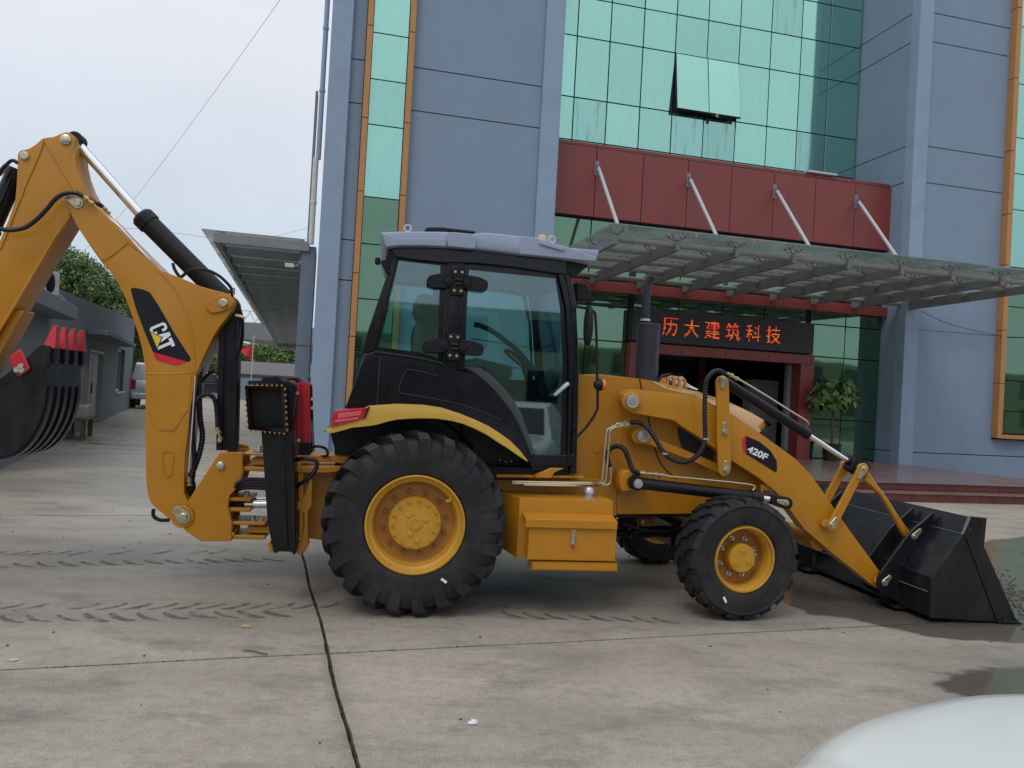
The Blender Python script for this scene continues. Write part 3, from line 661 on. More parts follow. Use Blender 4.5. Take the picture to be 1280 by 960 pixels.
# ------------------------------------------------------------------ terrace and steps
ter = tag(thing('terrace', None, None, (FAC.o.x, FAC.o.y, 0), FAC.ang), kind='structure')
EDG = -4.72
def rough_tile(x0, x1, y0, y1, zf, name, mat):
    a = [(x0, y0, zf(x0, y0)), (x1, y0, zf(x1, y0)), (x1, y1, zf(x1, y1)), (x0, y1, zf(x0, y1))]
    b = [(p[0], p[1], p[2]-.02) for p in a]
    G().hexa(a, b).obj(name, mat, ter, bevel=.002)
def ramp_z(x, y):     # the paving falls away to the right in front of the right wing
    t = max(0, min(1, (x-.3)/3.4)); q = max(0, min(1, (y-EDG-.4)/(4.2)))
    return .33 - .31*t*q
tg = .004
for i in range(-15, 10):
    for j in range(9):
        x0, y0 = i*.8, EDG + .02 + j*.62; y1 = min(y0+.62, .86)
        if x0 >= -.05: y1 = min(y1, .04 if x0 > .4 else .05)
        if y1-y0 < .05: continue
        if x0 > 7: continue
        rough_tile(x0+tg, x0+.8-tg, y0+tg, y1-tg, ramp_z, 'paving_tile', TILE)
g = G()
g.box(-12, 7.2, EDG+.03, .02, .0, .02); g.box(-12, 0, .0, .92, 0, .3); g.box(-12, 3.4, EDG+.03, EDG+.5, 0, .3); g.box(-12, .2, EDG+.4, .0, .01, .3)
g.obj('terrace_base', GAP, ter, smooth=False)
for i in range(-15, 9):
    x0 = i*.8
    G().box(x0+.003, x0+.797, EDG, EDG+.025, .185, .306).obj('riser_tile', RISER, ter, bevel=.002)
    G().box(x0+.003, x0+.797, EDG-.03, EDG+.019, .309, .332).obj('step_nosing', TILE, ter, bevel=.003)
    G().box(x0+.003, x0+.797, EDG-.38, EDG-.355, .0, .150).obj('riser_tile', RISER, ter, bevel=.002)
    G().box(x0+.003, x0+.797, EDG-.41, EDG-.004, .153, .178).obj('step_tread', TILE, ter, bevel=.003)
G().box(-12, 7.2, EDG-.355, EDG, .0, .15).obj('step_base', GAP, ter, smooth=False)

# ------------------------------------------------------------------ entrance canopy
can = thing('entrance_canopy', 'steel and glass canopy over the entrance hung from the red fascia by four rods', 'canopy', (FAC.o.x, FAC.o.y, 0), FAC.ang)
CZ = 4.50; bx = [-9.85 + 1.247*k for k in range(9)]
beam0 = None
for k, x in enumerate(bx):
    o_ = [(-4.12, CZ), (-4.12, CZ+.16), (-.0, CZ+.20), (.66, CZ+.20), (.66, CZ-.06), (.0, CZ-.06)]
    g = G()
    a = [(x-.045, p[0], p[1]) for p in o_]; b = [(x+.045, p[0], p[1]) for p in o_]; g.hexa(a, b)
    bm_ = g.obj('beam', CSTEEL, can, bevel=.006)
    if k in (0, 8): pass
tubes = [(-4.02, CZ+.115), (-2.95, CZ+.13), (-1.9, CZ+.13), (-.85, CZ+.13), (.2, CZ+.1)]
for k, (a, b) in enumerate(zip(bx, bx[1:])):
    for y, z in tubes: G().cyl((a+.05, y, z), (b-.05, y, z), .055, n=14).obj('purlin_tube', CTUBE, can)
GZ = 4.80
pj = [-4.42, -2.95, -1.45, .05]
gx = [-10.05] + [(a) for a in bx[1:-1]] + [.38]
for a, b in zip(gx, gx[1:]):
    for c, d in zip(pj, pj[1:]):
        G().box(a+.006, b-.006, c+.006, d-.006, GZ, GZ+.018).obj('glass_panel', CGL, can, smooth=False)
# spider fittings under the glass
g = G()
g.cyl((0, 0, 0), (0, 0, .12), .014, n=8)
for sx in (-1, 1):
    for sy in (-1, 1):
        g.tube([(0, 0, .10), (sx*.07, sy*.045, .11), (sx*.13, sy*.08, .15)], .011, 6); g.cyl((sx*.13, sy*.08, .15), (sx*.13, sy*.08, .185), .024, n=8)
sp0 = g.obj('spider_fitting', CSTEEL, can, loc=(bx[0], pj[0]+.35, CZ+.13))
first = True
for x in bx:
    for y in (-4.05, -2.95, -1.45, -.2):
        if first: sp0.location = (x, y, GZ-.20); first = False
        else: share(sp0, can, (x, y, GZ-.20))
for k in (1, 3, 5, 7):
    x = bx[k]; g = G(); g.cyl((x, .60, 7.32), (x, -1.58, CZ+.36), .045, n=14)
    r_o = g.obj('tie_rod', TIE, can)
    g = G(); g.hexa([(x-.012, .735, 7.22), (x-.012, .735, 7.5), (x-.012, .55, 7.30)], [(x+.012, .735, 7.22), (x+.012, .735, 7.5), (x+.012, .55, 7.30)]); g.box(x-.05, x+.05, .725, .738, 7.18, 7.54); g.cyl((x, .60, 7.32), (x, .5, 7.24), .03, n=10)
    g.cyl((x, -1.56, CZ+.38), (x, -1.72, CZ+.15), .02, n=10); g.obj('rod_bracket', CSTEEL, r_o, smooth=True)

# ------------------------------------------------------------------ side canopy and post at the left corner
ang2 = R(1.45)
side = thing('side_canopy', 'long slatted glass canopy along the left side of the blue building', 'canopy', tuple(FAC.o + FAC.u*-15.45 + FAC.n*.3), FAC.ang + ang2)
SZ = 4.55
G().box(-1.95, .06, -.06, .06, SZ-.02, SZ+.20).obj('front_beam', CSTEEL, side, bevel=.01)
G().box(-1.95, -1.83, .07, 62, SZ-.0, SZ+.20).obj('edge_beam', CSTEEL, side, bevel=.01)
G().box(-.14, -.06, .07, 62, SZ-.0, SZ+.20).obj('wall_beam', CSTEEL, side, bevel=.01)
b0 = G().box(-1.82, -.15, -.07, .07, .14, .32).obj('cross_beam', CSTEEL, side, bevel=.008, loc=(0, 1.62, SZ-.14))
for k in range(2, 38): share(b0, side, (0, 1.62*k, SZ-.14))
p0_ = G().box(-2.2, -.05, -.78, .78, 0, .02).obj('glass_panel', CGL, side, smooth=False, loc=(0, .80, SZ+.24))
for k in range(1, 38): share(p0_, side, (0, .80+1.62*k, SZ+.24))
post = thing('clad_post', 'grey metal clad post standing at the left corner of the blue building', 'post', tuple(FAC.o + FAC.u*-15.4 + FAC.n*.32), FAC.ang)
PM = material('post_cladding', (.135, .17, .225), .5, var=.08)
G().box(-.155, .16, 0, 1.4, .01, 1.25).obj('lower_cladding', PM, post, bevel=.008)
G().box(-.155, .16, 0, 1.4, 1.262, 2.43).obj('middle_cladding', PM, post, bevel=.008)
G().box(-.155, .16, 0, 1.4, 2.442, 4.66).obj('upper_cladding', PM, post, bevel=.008)
cmr = thing('security_camera', 'small white security camera under the side canopy by the post', 'camera', tuple(FAC.o + FAC.u*-15.75 + FAC.n*.25 + Vector((0, 0, 4.18))), FAC.ang)
G().box(-.14, .06, -.05, .05, -.04, .05).obj('camera_housing', PALE, cmr, bevel=.012)
G().cyl((-.17, 0, 0), (-.13, 0, 0), .035).obj('camera_lens', BKM, cmr)
G().tube([(.05, 0, 0), (.14, 0, .02), (.2, 0, .12)], .015, 6).obj('camera_bracket', STEEL, cmr)
# potted tree in front of the entrance glass
pp = FAC.p3(1044, 560, .15)
pot = thing('potted_tree', 'leafy potted tree in a black pot beside the red door frame', 'plant', tuple(FAC.o + FAC.u*pp.x + FAC.n*.3 + Vector((0, 0, .33))), FAC.ang)
G().lathe([(.0, 0), (.20, 0), (.215, .1), (.205, .11), (.225, .2), (.215, .21), (.235, .3), (.225, .31), (.25, .45), (.22, .45), (.21, .38), (0, .38)], (0, 0, 0), 24, 'z').obj('pot', POT, pot)
G().tube([(0, 0, .35), (.02, 0, .7), (-.01, .02, 1.05), (.03, 0, 1.4)], [.045, .038, .035, .03], 8).obj('trunk', BARK, pot)
def leaf_cloud(name, blobs, n, size, mats, parent, seed, long=1.8, droop=.3):
    """many small leaf faces spread through lumpy volumes; blobs: (x,y,z,rx,ry,rz)"""
    rs = np.random.RandomState(seed); B = np.array(blobs, float); w = (B[:, 3]*B[:, 4]*B[:, 5])**.67; pick = rs.choice(len(B), n, p=w/w.sum())
    v = rs.normal(size=(n, 3)); v /= np.linalg.norm(v, axis=1)[:, None]; rad = rs.uniform(.35, 1.0, n)**.45*(1+.12*rs.normal(size=n))
    P = B[pick, :3] + v*rad[:, None]*B[pick, 3:6]
    nr = v + .7*rs.normal(size=(n, 3)); nr[:, 2] += .5; nr /= np.linalg.norm(nr, axis=1)[:, None]
    t = np.cross(nr, rs.normal(size=(n, 3))); t[:, 2] -= droop; t -= nr*(t*nr).sum(1)[:, None]; t /= np.linalg.norm(t, axis=1)[:, None]; s = np.cross(nr, t)
    sz = size*rs.uniform(.6, 1.35, n)[:, None]
    V = np.stack([P - t*sz*long/2, P + s*sz*.42, P + t*sz*long/2, P - s*sz*.42], 1).reshape(-1, 3)
    F = np.arange(n*4).reshape(n, 4)
    me = bpy.data.meshes.new(name); me.from_pydata(V.tolist(), [], F.tolist())
    for m in mats: me.materials.append(m)
    me.polygons.foreach_set('material_index', (rs.uniform(size=n) < .45).astype(np.int32))
    o = bpy.data.objects.new(name, me); COL.objects.link(o); o.parent = parent; return o
leaf_cloud('crown', [(-.2, 0, 1.75, .42, .36, .32), (.25, .05, 1.88, .40, .36, .30), (.05, 0, 1.6, .52, .4, .26), (-.42, 0, 1.5, .32, .25, .24), (.45, 0, 1.6, .28, .24, .24)], 560, .135, (LEAFA, LEAFB), pot, 3, 2.2, .9)
# ================================================================== LEFT BACKGROUND
lp1, lp2 = ground(125, 527.6), ground(161.6, 510.3)
lu = (lp2-lp1).normalized()
LOW = Plane(lp1, math.atan2(lu.y, lu.x))          # local x runs away from us along the wall; local y points left, into the building
low = thing('low_building', 'low grey rendered building at the left with a white double door and a parapet', 'building', (lp1.x, lp1.y, 0), LOW.ang)
xe = LOW.at(164, 480, 0)[0]
def lz(x): return 3.45 + .045*x
g = G(); pts = [(-12, .0), (xe, .0), (xe, 3.98), (-2, 3.5), (-12, 3.35)]
# wall with real openings: door and window
xd0, xd1 = LOW.at(110, 480, 0)[0], LOW.at(127, 480, 0)[0]
xw0, xw1 = LOW.at(145, 480, 0)[0], LOW.at(154, 480, 0)[0]
def top(x): return 3.62 + .035*x
def wall_piece(x0, x1, z0, z1f, name='wall'):
    a = [(x0, 0, z0), (x1, 0, z0), (x1, 0, z1f(x1)), (x0, 0, z1f(x0))]; b = [(p[0], .35, p[2]) for p in a]
    G().hexa(a, b).obj(name, LOWW, low, smooth=False)
wall_piece(-14, xd0, 0, top); wall_piece(xd0, xd1, 2.16, top); wall_piece(xd1, xw0, 0, top); wall_piece(xw0, xw1, 0, lambda x: .85); wall_piece(xw0, xw1, 2.5, top); wall_piece(xw1, xe, 0, top)
g = G(); g.box(xe-.3, xe, .36, 9, 0, 3.9); g.box(-14, xe, .36, 9, 3.3, 3.4); g.box(-14, -13.7, .36, 9, 0, 3.4); g.obj('side_wall', LOWW, low, smooth=False)
G().box(-14, xe, .3, .36, .0, 3.3).obj('inner_wall', GAP, low, smooth=False)
xm = (xd0+xd1)/2
for a, b in ((xd0+.03, xm-.01), (xm+.01, xd1-.03)):
    dd = G().box(a, b, .12, .17, .03, 2.14).obj('door_leaf', LOWD, low, bevel=.006)
    g = G()
    for z0, z1 in ((.2, .95), (1.15, 2.0)): g.box(a+.1, b-.1, .105, .118, z0, z1)
    g.obj('door_panel', LOWD, dd, bevel=.004)
    if a < xm-.1: G().cyl((b-.05, .08, .95), (b-.05, .08, 1.25), .02).obj('door_handle', BKM, dd)
g = G(); g.box(xd0-.06, xd0+.02, -.03, .2, 0, 2.2); g.box(xd1-.02, xd1+.06, -.03, .2, 0, 2.2); g.box(xd0-.06, xd1+.06, -.02, .2, 2.141, 2.22); g.obj('door_frame', LOWD, low, bevel=.005)
wf = G(); wf.box(xw0, xw1, .14, .19, .85, .93); wf.box(xw0, xw1, .14, .19, 2.42, 2.5)
for q in range(4): xx = xw0 + (xw1-xw0)*q/3; wf.box(xx-.03, xx+.03, .135, .2, .93, 2.42)
wo = wf.obj('window_frame', PALE, low, smooth=False)
for q in range(3): xx = xw0 + (xw1-xw0)*q/3; G().box(xx+.04, xx+(xw1-xw0)/3-.04, .16, .17, .93, 2.42).obj('window_pane', CARGL, wo, smooth=False)
G().box(xw0-.1, xw1+.1, -.06, .14, .78, .848).obj('window_sill', LOWD, low, bevel=.01)
xc0, xc1 = LOW.at(112, 425, -.3)[0], LOW.at(178, 430, -.7)[0]
G().box(xd0-1.0, xc1-1, -.55, .0, 2.58, 2.72).obj('door_hood', LOWW, low, bevel=.015)
xs1, sz1_ = LOW.at(97, 401, -.5); sz2_ = LOW.at(97, 384, -.5)[1]
G().box(-16, xs1, -.5, -.001, sz1_, sz2_).obj('roof_slab', LOWW, low, bevel=.015)
# an air-conditioner on the slab
ap = LOW.p3(55, 367, -.25)
ac = thing('air_conditioner', 'white outdoor air conditioner unit standing on the low grey building\'s slab', 'air conditioner', tuple(LOW.o + LOW.u*ap.x + LOW.n*(-.25) + Vector((0, 0, sz2_+.002))), LOW.ang + R(165))
ac.scale = (.72, .72, .72)
G().box(-.42, .42, -.16, .16, .05, .62).obj('casing', PALE, ac, bevel=.02)
G().lathe([(0, -.165), (.06, -.175), (.24, -.17), (.25, -.162), (.22, -.155), (0, -.15)], (.08, 0, .33), 24).obj('fan_grille', BKM, ac)
G().lathe([(0, -.165), (.06, -.175), (.24, -.17), (.25, -.162), (.22, -.155), (0, -.15)], (.08, .33, .33), 24).obj('rear_grille', BKM, ac)
G().box(-.425, -.40, -.1, .1, .45, .58).obj('blue_sticker', material('blue_sticker', (.02, .16, .6), .4), ac)
g = G(); g.box(-.35, -.28, -.2, .2, 0, .05); g.box(.28, .35, -.2, .2, 0, .05); g.tube([(-.42, 0, .3), (-.6, 0, .2), (-.9, .1, .0)], .02, 6); g.obj('feet', STEEL, ac)
# bench with planter
tb = ground(96, 547)
bench = thing('wooden_table', 'low dark wooden table by the grey wall carrying a white planter', 'table', (tb.x, tb.y, 0), LOW.ang)
G().box(-.75, .75, -.28, .28, .44, .50).obj('table_top', BARK, bench, bevel=.01)
for sx in (-.66, .66):
    for sy in (-.2, .2): G().box(sx-.05, sx+.05, sy-.05, sy+.05, 0, .439).obj('leg', BARK, bench)
planter = thing('planter_box', 'white planter box with thin dry stems standing on the dark wooden table', 'planter', (tb.x, tb.y, .502), LOW.ang)
G().prism([(-.6, 0), (.6, 0), (.66, .28), (-.66, .28)], -.2, .2).obj('box', LOWD, planter, bevel=.01)
g = G(); rr = random.Random(4)
for k in range(14):
    x, y = rr.uniform(-.5, .5), rr.uniform(-.15, .15); g.tube([(x, y, .25), (x+rr.uniform(-.15, .15), y, .7), (x+rr.uniform(-.4, .4), y+rr.uniform(-.2, .2), rr.uniform(.9, 1.6))], .008, 4)
g.obj('stems', material('dry_stem', (.28, .24, .18), .8), planter)

# ------------------------------------------------------------------ parked vehicles far behind
def vehicle(name, label, cat, loc, rz, body, W, H_glass, paint, L, wheels, lampz, group=None):
    v = thing(name, label, cat, loc, rz, group)
    low_, up = body
    G().prism(low_, -W/2, W/2).obj('body', paint, v, bevel=.07, seg=3)
    ins = .14
    a = [(p[0], -W/2+.06, p[1]) for p in up]; b = [(p[0], W/2-.06, p[1]) for p in up]
    g = G(); zt = max(p[1] for p in up); zb = min(p[1] for p in up)
    def sh(p, s): t = (p[1]-zb)/(zt-zb); return (p[0], s*(W/2-.06-ins*t), p[1])
    g.hexa([sh(p, -1) for p in up], [sh(p, 1) for p in up]); cabin = g.obj('cabin', paint, v, bevel=.05, seg=2)
    # windows sit proud of the cabin by a few mm, on sides and rear
    cx = sum(p[0] for p in up)/len(up); cz = sum(p[1] for p in up)/len(up)
    win = [(cx+(p[0]-cx)*.86, cz+(p[1]-cz)*.70) for p in up]
    xs_ = sorted(set(round(p[0], 2) for p in win)); mid = (min(xs_)+max(xs_))/2
    for s in (-1, 1):
        for (lo, hi) in ((-1e9, mid-.04), (mid+.04, 1e9)):
            q = [(min(max(p[0], lo), hi), p[1]) for p in win]
            g = G(); A = []; Bq = []
            for p in q:
                t = (p[1]-zb)/(zt-zb); yy = s*(W/2-.06-ins*t); A.append((p[0], yy+s*.012, p[1])); Bq.append((p[0], yy-s*.03, p[1]))
            g.hexa(A, Bq); g.obj('side_window', CARGL, v, smooth=False)
    for end in (0, 1):
        i = [k for k in range(len(up))]
        xx = min(p[0] for p in up) if end == 0 else max(p[0] for p in up)
        bot = [p for p in up if abs(p[1]-zb) < .02]; tp = [p for p in up if abs(p[1]-zt) < .08]
        b_ = min(bot)[0] if end == 0 else max(bot)[0]; t_ = min(tp)[0] if end == 0 else max(tp)[0]
        s = -1 if end == 0 else 1
        P = lambda f, y: (b_+(t_-b_)*f + s*.02, y, zb+(zt-zb)*f)
        Q = lambda f, y: (b_+(t_-b_)*f - s*.03, y, zb+(zt-zb)*f)
        w1, w2 = W/2-.2, W/2-.3
        G().hexa([P(.2, -w1), P(.2, w1), P(.86, w2), P(.86, -w2)], [Q(.2, -w1), Q(.2, w1), Q(.86, w2), Q(.86, -w2)]).obj('rear_window' if end == 0 else 'windscreen', CARGL, v, smooth=False)
    x_r = min(p[0] for p in low_); x_f = max(p[0] for p in low_)
    for s in (-1, 1):
        G().box(x_r-.02, x_r+.16, s*(W/2-.14)-.12, s*(W/2-.14)+.13*s if False else s*(W/2-.14)+.12, lampz-.2, lampz+.2).obj('tail_lamp', LENS, v, bevel=.03)
        G().box(x_f-.12, x_f+.02, s*(W/2-.25)-.18, s*(W/2-.25)+.18, lampz-.12, lampz+.05).obj('headlight', LENSW, v, bevel=.03)
        for wx in wheels:
            w = G().lathe([(.0, -.1), (.2, -.1), (.22, -.12), (.33, -.12), (.36, -.08), (.36, .08), (.33, .1), (0, .1)], (wx, s*(W/2-.1), .36), 28).obj('wheel', RUB, v)
            G().lathe([(.0, -.005), (.05, -.02), (.19, 0), (.21, .02)], (wx, s*(W/2-.1)-(.115 if s < 0 else -.115), .36), 20).obj('rim', STEEL, w)
    G().box(x_r-.09, x_r+.02, -W/2+.1, W/2-.1, .38, .62).obj('bumper', paint, v, bevel=.04)
    G().box(x_r-.1, x_r-.09, -.26, .26, .66, .78).obj('number_plate', material('blue_plate', (.02, .05, .3), .5), v)
    return v
sv = ground(196, 509)
suv_low = [(-2.25, .5), (-2.2, .38), (2.2, .38), (2.28, .6), (2.25, .85), (1.2, 1.05), (-2.2, 1.12), (-2.28, .9)]
suv_up = [(-2.18, 1.08), (1.15, 1.02), (.45, 1.72), (-.2, 1.82), (-1.8, 1.82), (-1.98, 1.76)]
k = 1.22
sv_rz = math.atan2(lu.y, lu.x)
suv = vehicle('suv', 'silver SUV parked behind the low grey building, seen past the boom', 'car', (sv.x, sv.y, 0), sv_rz, (suv_low, suv_up), 1.9, 0, SILV, 4.5, (-1.35, 1.4), .95)
suv.scale = (1.15, 1.15, 1.15)
pk = ground(252, 497)
pk_low = [(-2.5, .5), (-2.4, .42), (2.4, .42), (2.5, .6), (2.45, 1.0), (1.3, 1.1), (-2.45, 1.15)]
pk_up = [(-1.1, 1.1), (1.25, 1.08), (.7, 1.75), (-.2, 1.85), (-.95, 1.8)]
vehicle('pickup_truck', 'dark pickup truck parked in the far yard between the hoses', 'truck', (pk.x, pk.y, 0), sv_rz + R(90), (pk_low, pk_up), 1.9, 0, DCAR, 5, (-1.5, 1.5), .85)

# ------------------------------------------------------------------ far wall, shed, porch, flag
a = ground(255, 495); b = ground(420, 505)
d_ = (b-a).normalized(); wl = thing('boundary_wall', 'pale blue boundary wall closing the far end of the yard', 'wall', (a.x, a.y, 0), math.atan2(d_.y, d_.x))
BW = material('pale_blue_wall', (.22, .30, .37), .8, var=.15)
Lw = (b-a).length
for k in range(int(Lw/4)+5):
    x0 = -14 + k*4
    G().box(x0+.2, x0+4-.2, -.06, .06, 0, 1.65).obj('wall_panel', BW, wl, smooth=False)
    G().box(x0-.2, x0+.19, -.14, .14, 0, 1.95).obj('pier', BW, wl, bevel=.02)
a = ground(310, 494)
sh = thing('brick_shed', 'brownish grey tiled roof of a shed rising behind the boundary wall', 'shed', (a.x, a.y+10, 0), R(5))
SR = material('shed_roof', (.13, .115, .12), .85, var=.15); g = G(); g.box(-6, 22, 0, 8, 0, 2.2); g.obj('wall', LOWW, sh, smooth=False)
g = G(); g.hexa([(-6.4, -.5, 2.15), (22.4, -.5, 2.15), (22.4, 4, 3.6), (-6.4, 4, 3.6)], [(-6.4, -.5, 2.05), (22.4, -.5, 2.05), (22.4, 4, 3.5), (-6.4, 4, 3.5)]); g.hexa([(-6.4, 4.01, 3.6), (22.4, 4.01, 3.6), (22.4, 8.5, 2.15), (-6.4, 8.5, 2.15)], [(-6.4, 4.01, 3.5), (22.4, 4.01, 3.5), (22.4, 8.5, 2.05), (-6.4, 8.5, 2.05)]); g.obj('roof', SR, sh, smooth=False)
# round-nosed porch beyond the side canopy
def wp(px, py, dist):        # a point at a given forward distance
    d = ray(px, py); P = d*(dist/d.y); return Vector((P.x, P.y, P.z+CAM_H))
A1, A2 = wp(297, 424, 62), wp(352, 426, 62); z0 = A1.z; z1 = wp(297, 402, 62).z
por = thing('porch_canopy', 'rounded grey porch roof far behind the slatted side canopy', 'canopy', (A1.x, A1.y, 0), R(2))
wd = (A2-A1).length
prof = [(-.1, z0), (wd+2, z0), (wd+2, z1), (-1.9, z1), (-2.0, z1-.35), (-1.6, z0+.4), (-.9, z0+.08)]
G().prism(prof, 0, 6).obj('porch_slab', CSTEEL, por, bevel=.03)
g = G()
for q in range(5): g.cyl((q*.9-1, 0, z1+.9), (q*.9-.5, 0, z1), .03, n=6); g.cyl((q*.9-.5, 0, z1), (q*.9, 0, z1+.9), .03, n=6)
g.cyl((-1, 0, z1+.9), (3.5, 0, z1+.9), .03, n=6); g.obj('roof_railing', PALE, por)
G().box(wd+1.4, wd+2, 1, 1.6, 0, z0).obj('porch_post', CSTEEL, por)
fb = wp(308, 500, 50); fp = wp(312, 448, 50); ft = wp(317, 425, 50)
flag = thing('red_flag', 'small red flag hanging from a pole beyond the porch', 'flag', (fb.x, fb.y, 0), 0)
G().cyl((ft.x-fb.x, 0, 0), (ft.x-fb.x, 0, ft.z+.3), .03, n=8).obj('pole', PALE, flag)
g = G(); fz = ft.z; x0 = ft.x-fb.x
A = [(x0, 0, fz-.1), (x0-.3, .1, fz-.5), (x0-.7, 0, fz-.35), (x0-.95, .05, fz-.75), (x0-.6, .1, fz-.95), (x0-.35, 0, fz-1.05), (x0-.05, .1, fz-1.4)]
g.hexa([(p[0], p[1]-.01, p[2]) for p in A], [(p[0], p[1]+.01, p[2]) for p in A]); g.obj('cloth', RED, flag, smooth=False)

# ------------------------------------------------------------------ trees
def tree(label, loc, h, r, seed, n=9000, leaf=.22, group=None, lowc=.25):
    t = thing('broadleaf_tree', label, 'tree', loc, 0, group); rs = random.Random(seed)
    g = G(); g.tube([(0, 0, 0), (.1, 0, h*.3), (-.1, .1, h*.6)], [r*.09, r*.07, r*.05], 9); trunk = g.obj('trunk', BARK, t)
    g = G(); blobs = []
    for k in range(16):
        a = rs.uniform(0, 6.28); q = rs.uniform(.15, .75)*r; z = h*rs.uniform(lowc+.1, .88); s = r*rs.uniform(.26, .46)*(1-.25*abs(z/h-.55))
        blobs.append((q*math.cos(a), q*math.sin(a), z, s, s, s*.75)); g.tube([(0, 0, h*.3), (q*.4*math.cos(a), q*.4*math.sin(a), (h*.35+z)/2), (q*math.cos(a), q*math.sin(a), z)], [r*.04, r*.025, r*.01], 6)
    blobs.append((0, 0, h*.9, r*.35, r*.35, h*.12))
    g.obj('branches', BARK, t); leaf_cloud('crown', blobs, n, leaf, (LEAFA, LEAFB), t, seed)
    return t
spots = [(75, 52, 9.6, 3.6), (100, 56, 9.4, 4.0), (128, 60, 8.9, 3.6), (152, 58, 7.4, 3.0), (40, 50, 9.5, 3.8), (176, 66, 6.6, 3.2)]
for i, (px, D, h, r) in enumerate(spots):
    p = wp(px, 470, D); far = ['tallest dark green tree over the low building, right of the dipper arm', 'wide dark green tree in the middle behind the low building', 'green tree seen between boom and dipper, left of the boom', 'lower green tree whose crown touches the boom edge', 'green tree mostly hidden behind the orange dipper arm', 'small green tree behind the silver SUV'][i]
    tree(far, (p.x, p.y, 0), h, r, 20+i, 17000, .145, 'trees behind the low building')
fs = [(300, 108, 6.2, 4.2), (322, 112, 7.0, 4.6), (345, 118, 8.2, 5.6), (368, 110, 7.2, 5), (262, 100, 7.5, 5), (236, 104, 8.0, 5.4), (392, 120, 7.2, 5)]
for i, (px, D, h, r) in enumerate(fs):
    p = wp(px, 470, D); tree(['left rounded tree of the far clump behind the brick shed', 'second rounded tree of the far clump beside the red flag', 'tallest bright green tree of the far clump under the side canopy', 'rightmost tree of the far clump against the clad post', 'far dark tree between the boom and the black cylinder', 'far tree seen through the hoses beside the boom', 'far green tree behind the clad post'][i], (p.x, p.y, 0), h, r, 40+i, 11000, .22, 'far clump of trees')

# ------------------------------------------------------------------ overhead wires
def wire(pts, label, r=.006):
    g = G(); g.tube(catmull(pts, 8), r, 5); tag(g.obj('overhead_wire', WIREM, None), label, 'wire')
wire([wp(100, 318, 46), wp(170, 246, 38), wp(352, -3, 26), wp(420, -120, 22)], 'thin dark wire slanting up across the sky to the top edge', .007)
wire([wp(130, 288, 30), wp(170, 286, 30), wp(262, 297, 28), wp(420, 320, 26)], 'thin wire running level from the boom to the side canopy', .006)
wire([wp(262, 297, 40), wp(320, 300, 40), wp(384, 285, 40)], 'thin wire sagging just above the side canopy', .006)
cz_ = [FAC.p3(1152, 389, -.1), FAC.p3(1190, 406, -.12), FAC.p3(1255, 420, -.14), FAC.p3(1300, 421, -.14)]
toW = lambda v: FAC.o + FAC.u*v.x + FAC.n*v.y + Vector((0, 0, v.z))
wire([toW(v) for v in cz_], 'black cable dropping from the canopy across the right wall', .011)
wire([toW(FAC.p3(x, y, -.12)) for x, y in ((1147, 412), (1200, 416), (1262, 421))], 'black cable crossing the right wall below the canopy', .011)
# what the entrance glass mirrors: the block across the yard, behind the photographer
opp = thing('opposite_building', 'pale green block across the yard, seen mirrored in the entrance glass', 'building', tuple(FAC.o - FAC.n*50), FAC.ang)
OP = material('olive_wall', (.24, .30, .20), .9, var=.08, scale=.5)
G().box(-70, 120, -10, 0, 0, 6.4).obj('wall', OP, opp, smooth=False)
w0 = G().box(-.9, .9, 0, .06, 0, 1.8).obj('window', CARGL, opp, smooth=False, loc=(-30, 0, 1.4)); wi = 0
for i in range(-9, 26):
    for z in (1.2, 4.1): share(w0, opp, (i*4.2, 0, z))
for i, (x, y, h, r) in enumerate([(24, -18, 6, 3), (33, -16, 6.6, 3.4), (44, -15, 7, 3.6)]):
    tree(['mirrored tree nearest the door frame', 'mirrored tree in the middle pane of the entrance glass', 'mirrored tree at the right edge of the entrance glass'][i], (x, y, 0), h, r, 60+i, 2500, .35, 'trees across the yard')
# ================================================================== THE MACHINE
mac = thing('backhoe_loader', 'yellow backhoe loader with black cab, grey roof and black front bucket standing on wet concrete', 'backhoe loader', (MAC.o.x, MAC.o.y, 0), MAC.ang)
YC = 1.06
def T(pts, y): return MAC.many(pts, y)
def Z(px, py, y): return MAC.p3(px, py, y)
def plate(name, pts, y, th, mat, parent=mac, bevel=.006, seg=1, mirror=False):
    P = T(pts, y)
    o = G().prism(P, y, y+th).obj(name, mat, parent, bevel=bevel, seg=seg)
    if mirror:
        y2 = 2*YC - y
        G().prism(P, y2-th, y2).obj(name, mat, parent, bevel=bevel, seg=seg)
    return o
def zz(ox, oy, s, *pts): return zoomed(ox, oy, s, pts)
def pin(px, py, y, r, parent, mat=ZINC, d=.02, name='pin', n=18):
    c = Z(px, py, y)
    return G().lathe([(0, -d), (r*.75, -d), (r, -d*.7), (r, 0), (0, 0)], c, n).obj(name, mat, parent)
def flagpin(px0, py0, px1, py1, y, r, parent):
    """round pin head with a keeper plate running from it to its bolt"""
    a, b = Z(px0, py0, y), Z(px1, py1, y); d = Vector((b.x-a.x, 0, b.z-a.z)); L = d.length; an = math.degrees(math.atan2(d.z, d.x))
    pts = arc(a.x, a.z, r, an+70, an+290, 12) + arc(b.x, b.z, r*.62, an-80, an+80, 8)
    o = G().prism(pts, y-.008, y).obj('keeper_plate', ZINC, parent, bevel=.002)
    g = G(); g.lathe([(0, -.022), (r*.55, -.022), (r*.68, -.016), (r*.68, -.008), (0, -.008)], a, 16); g.obj('pin', ZINC, parent)
    G().lathe([(0, -.018), (r*.28, -.018), (r*.30, -.008), (0, -.008)], b, 6).obj('keeper_bolt', BR, parent); return o
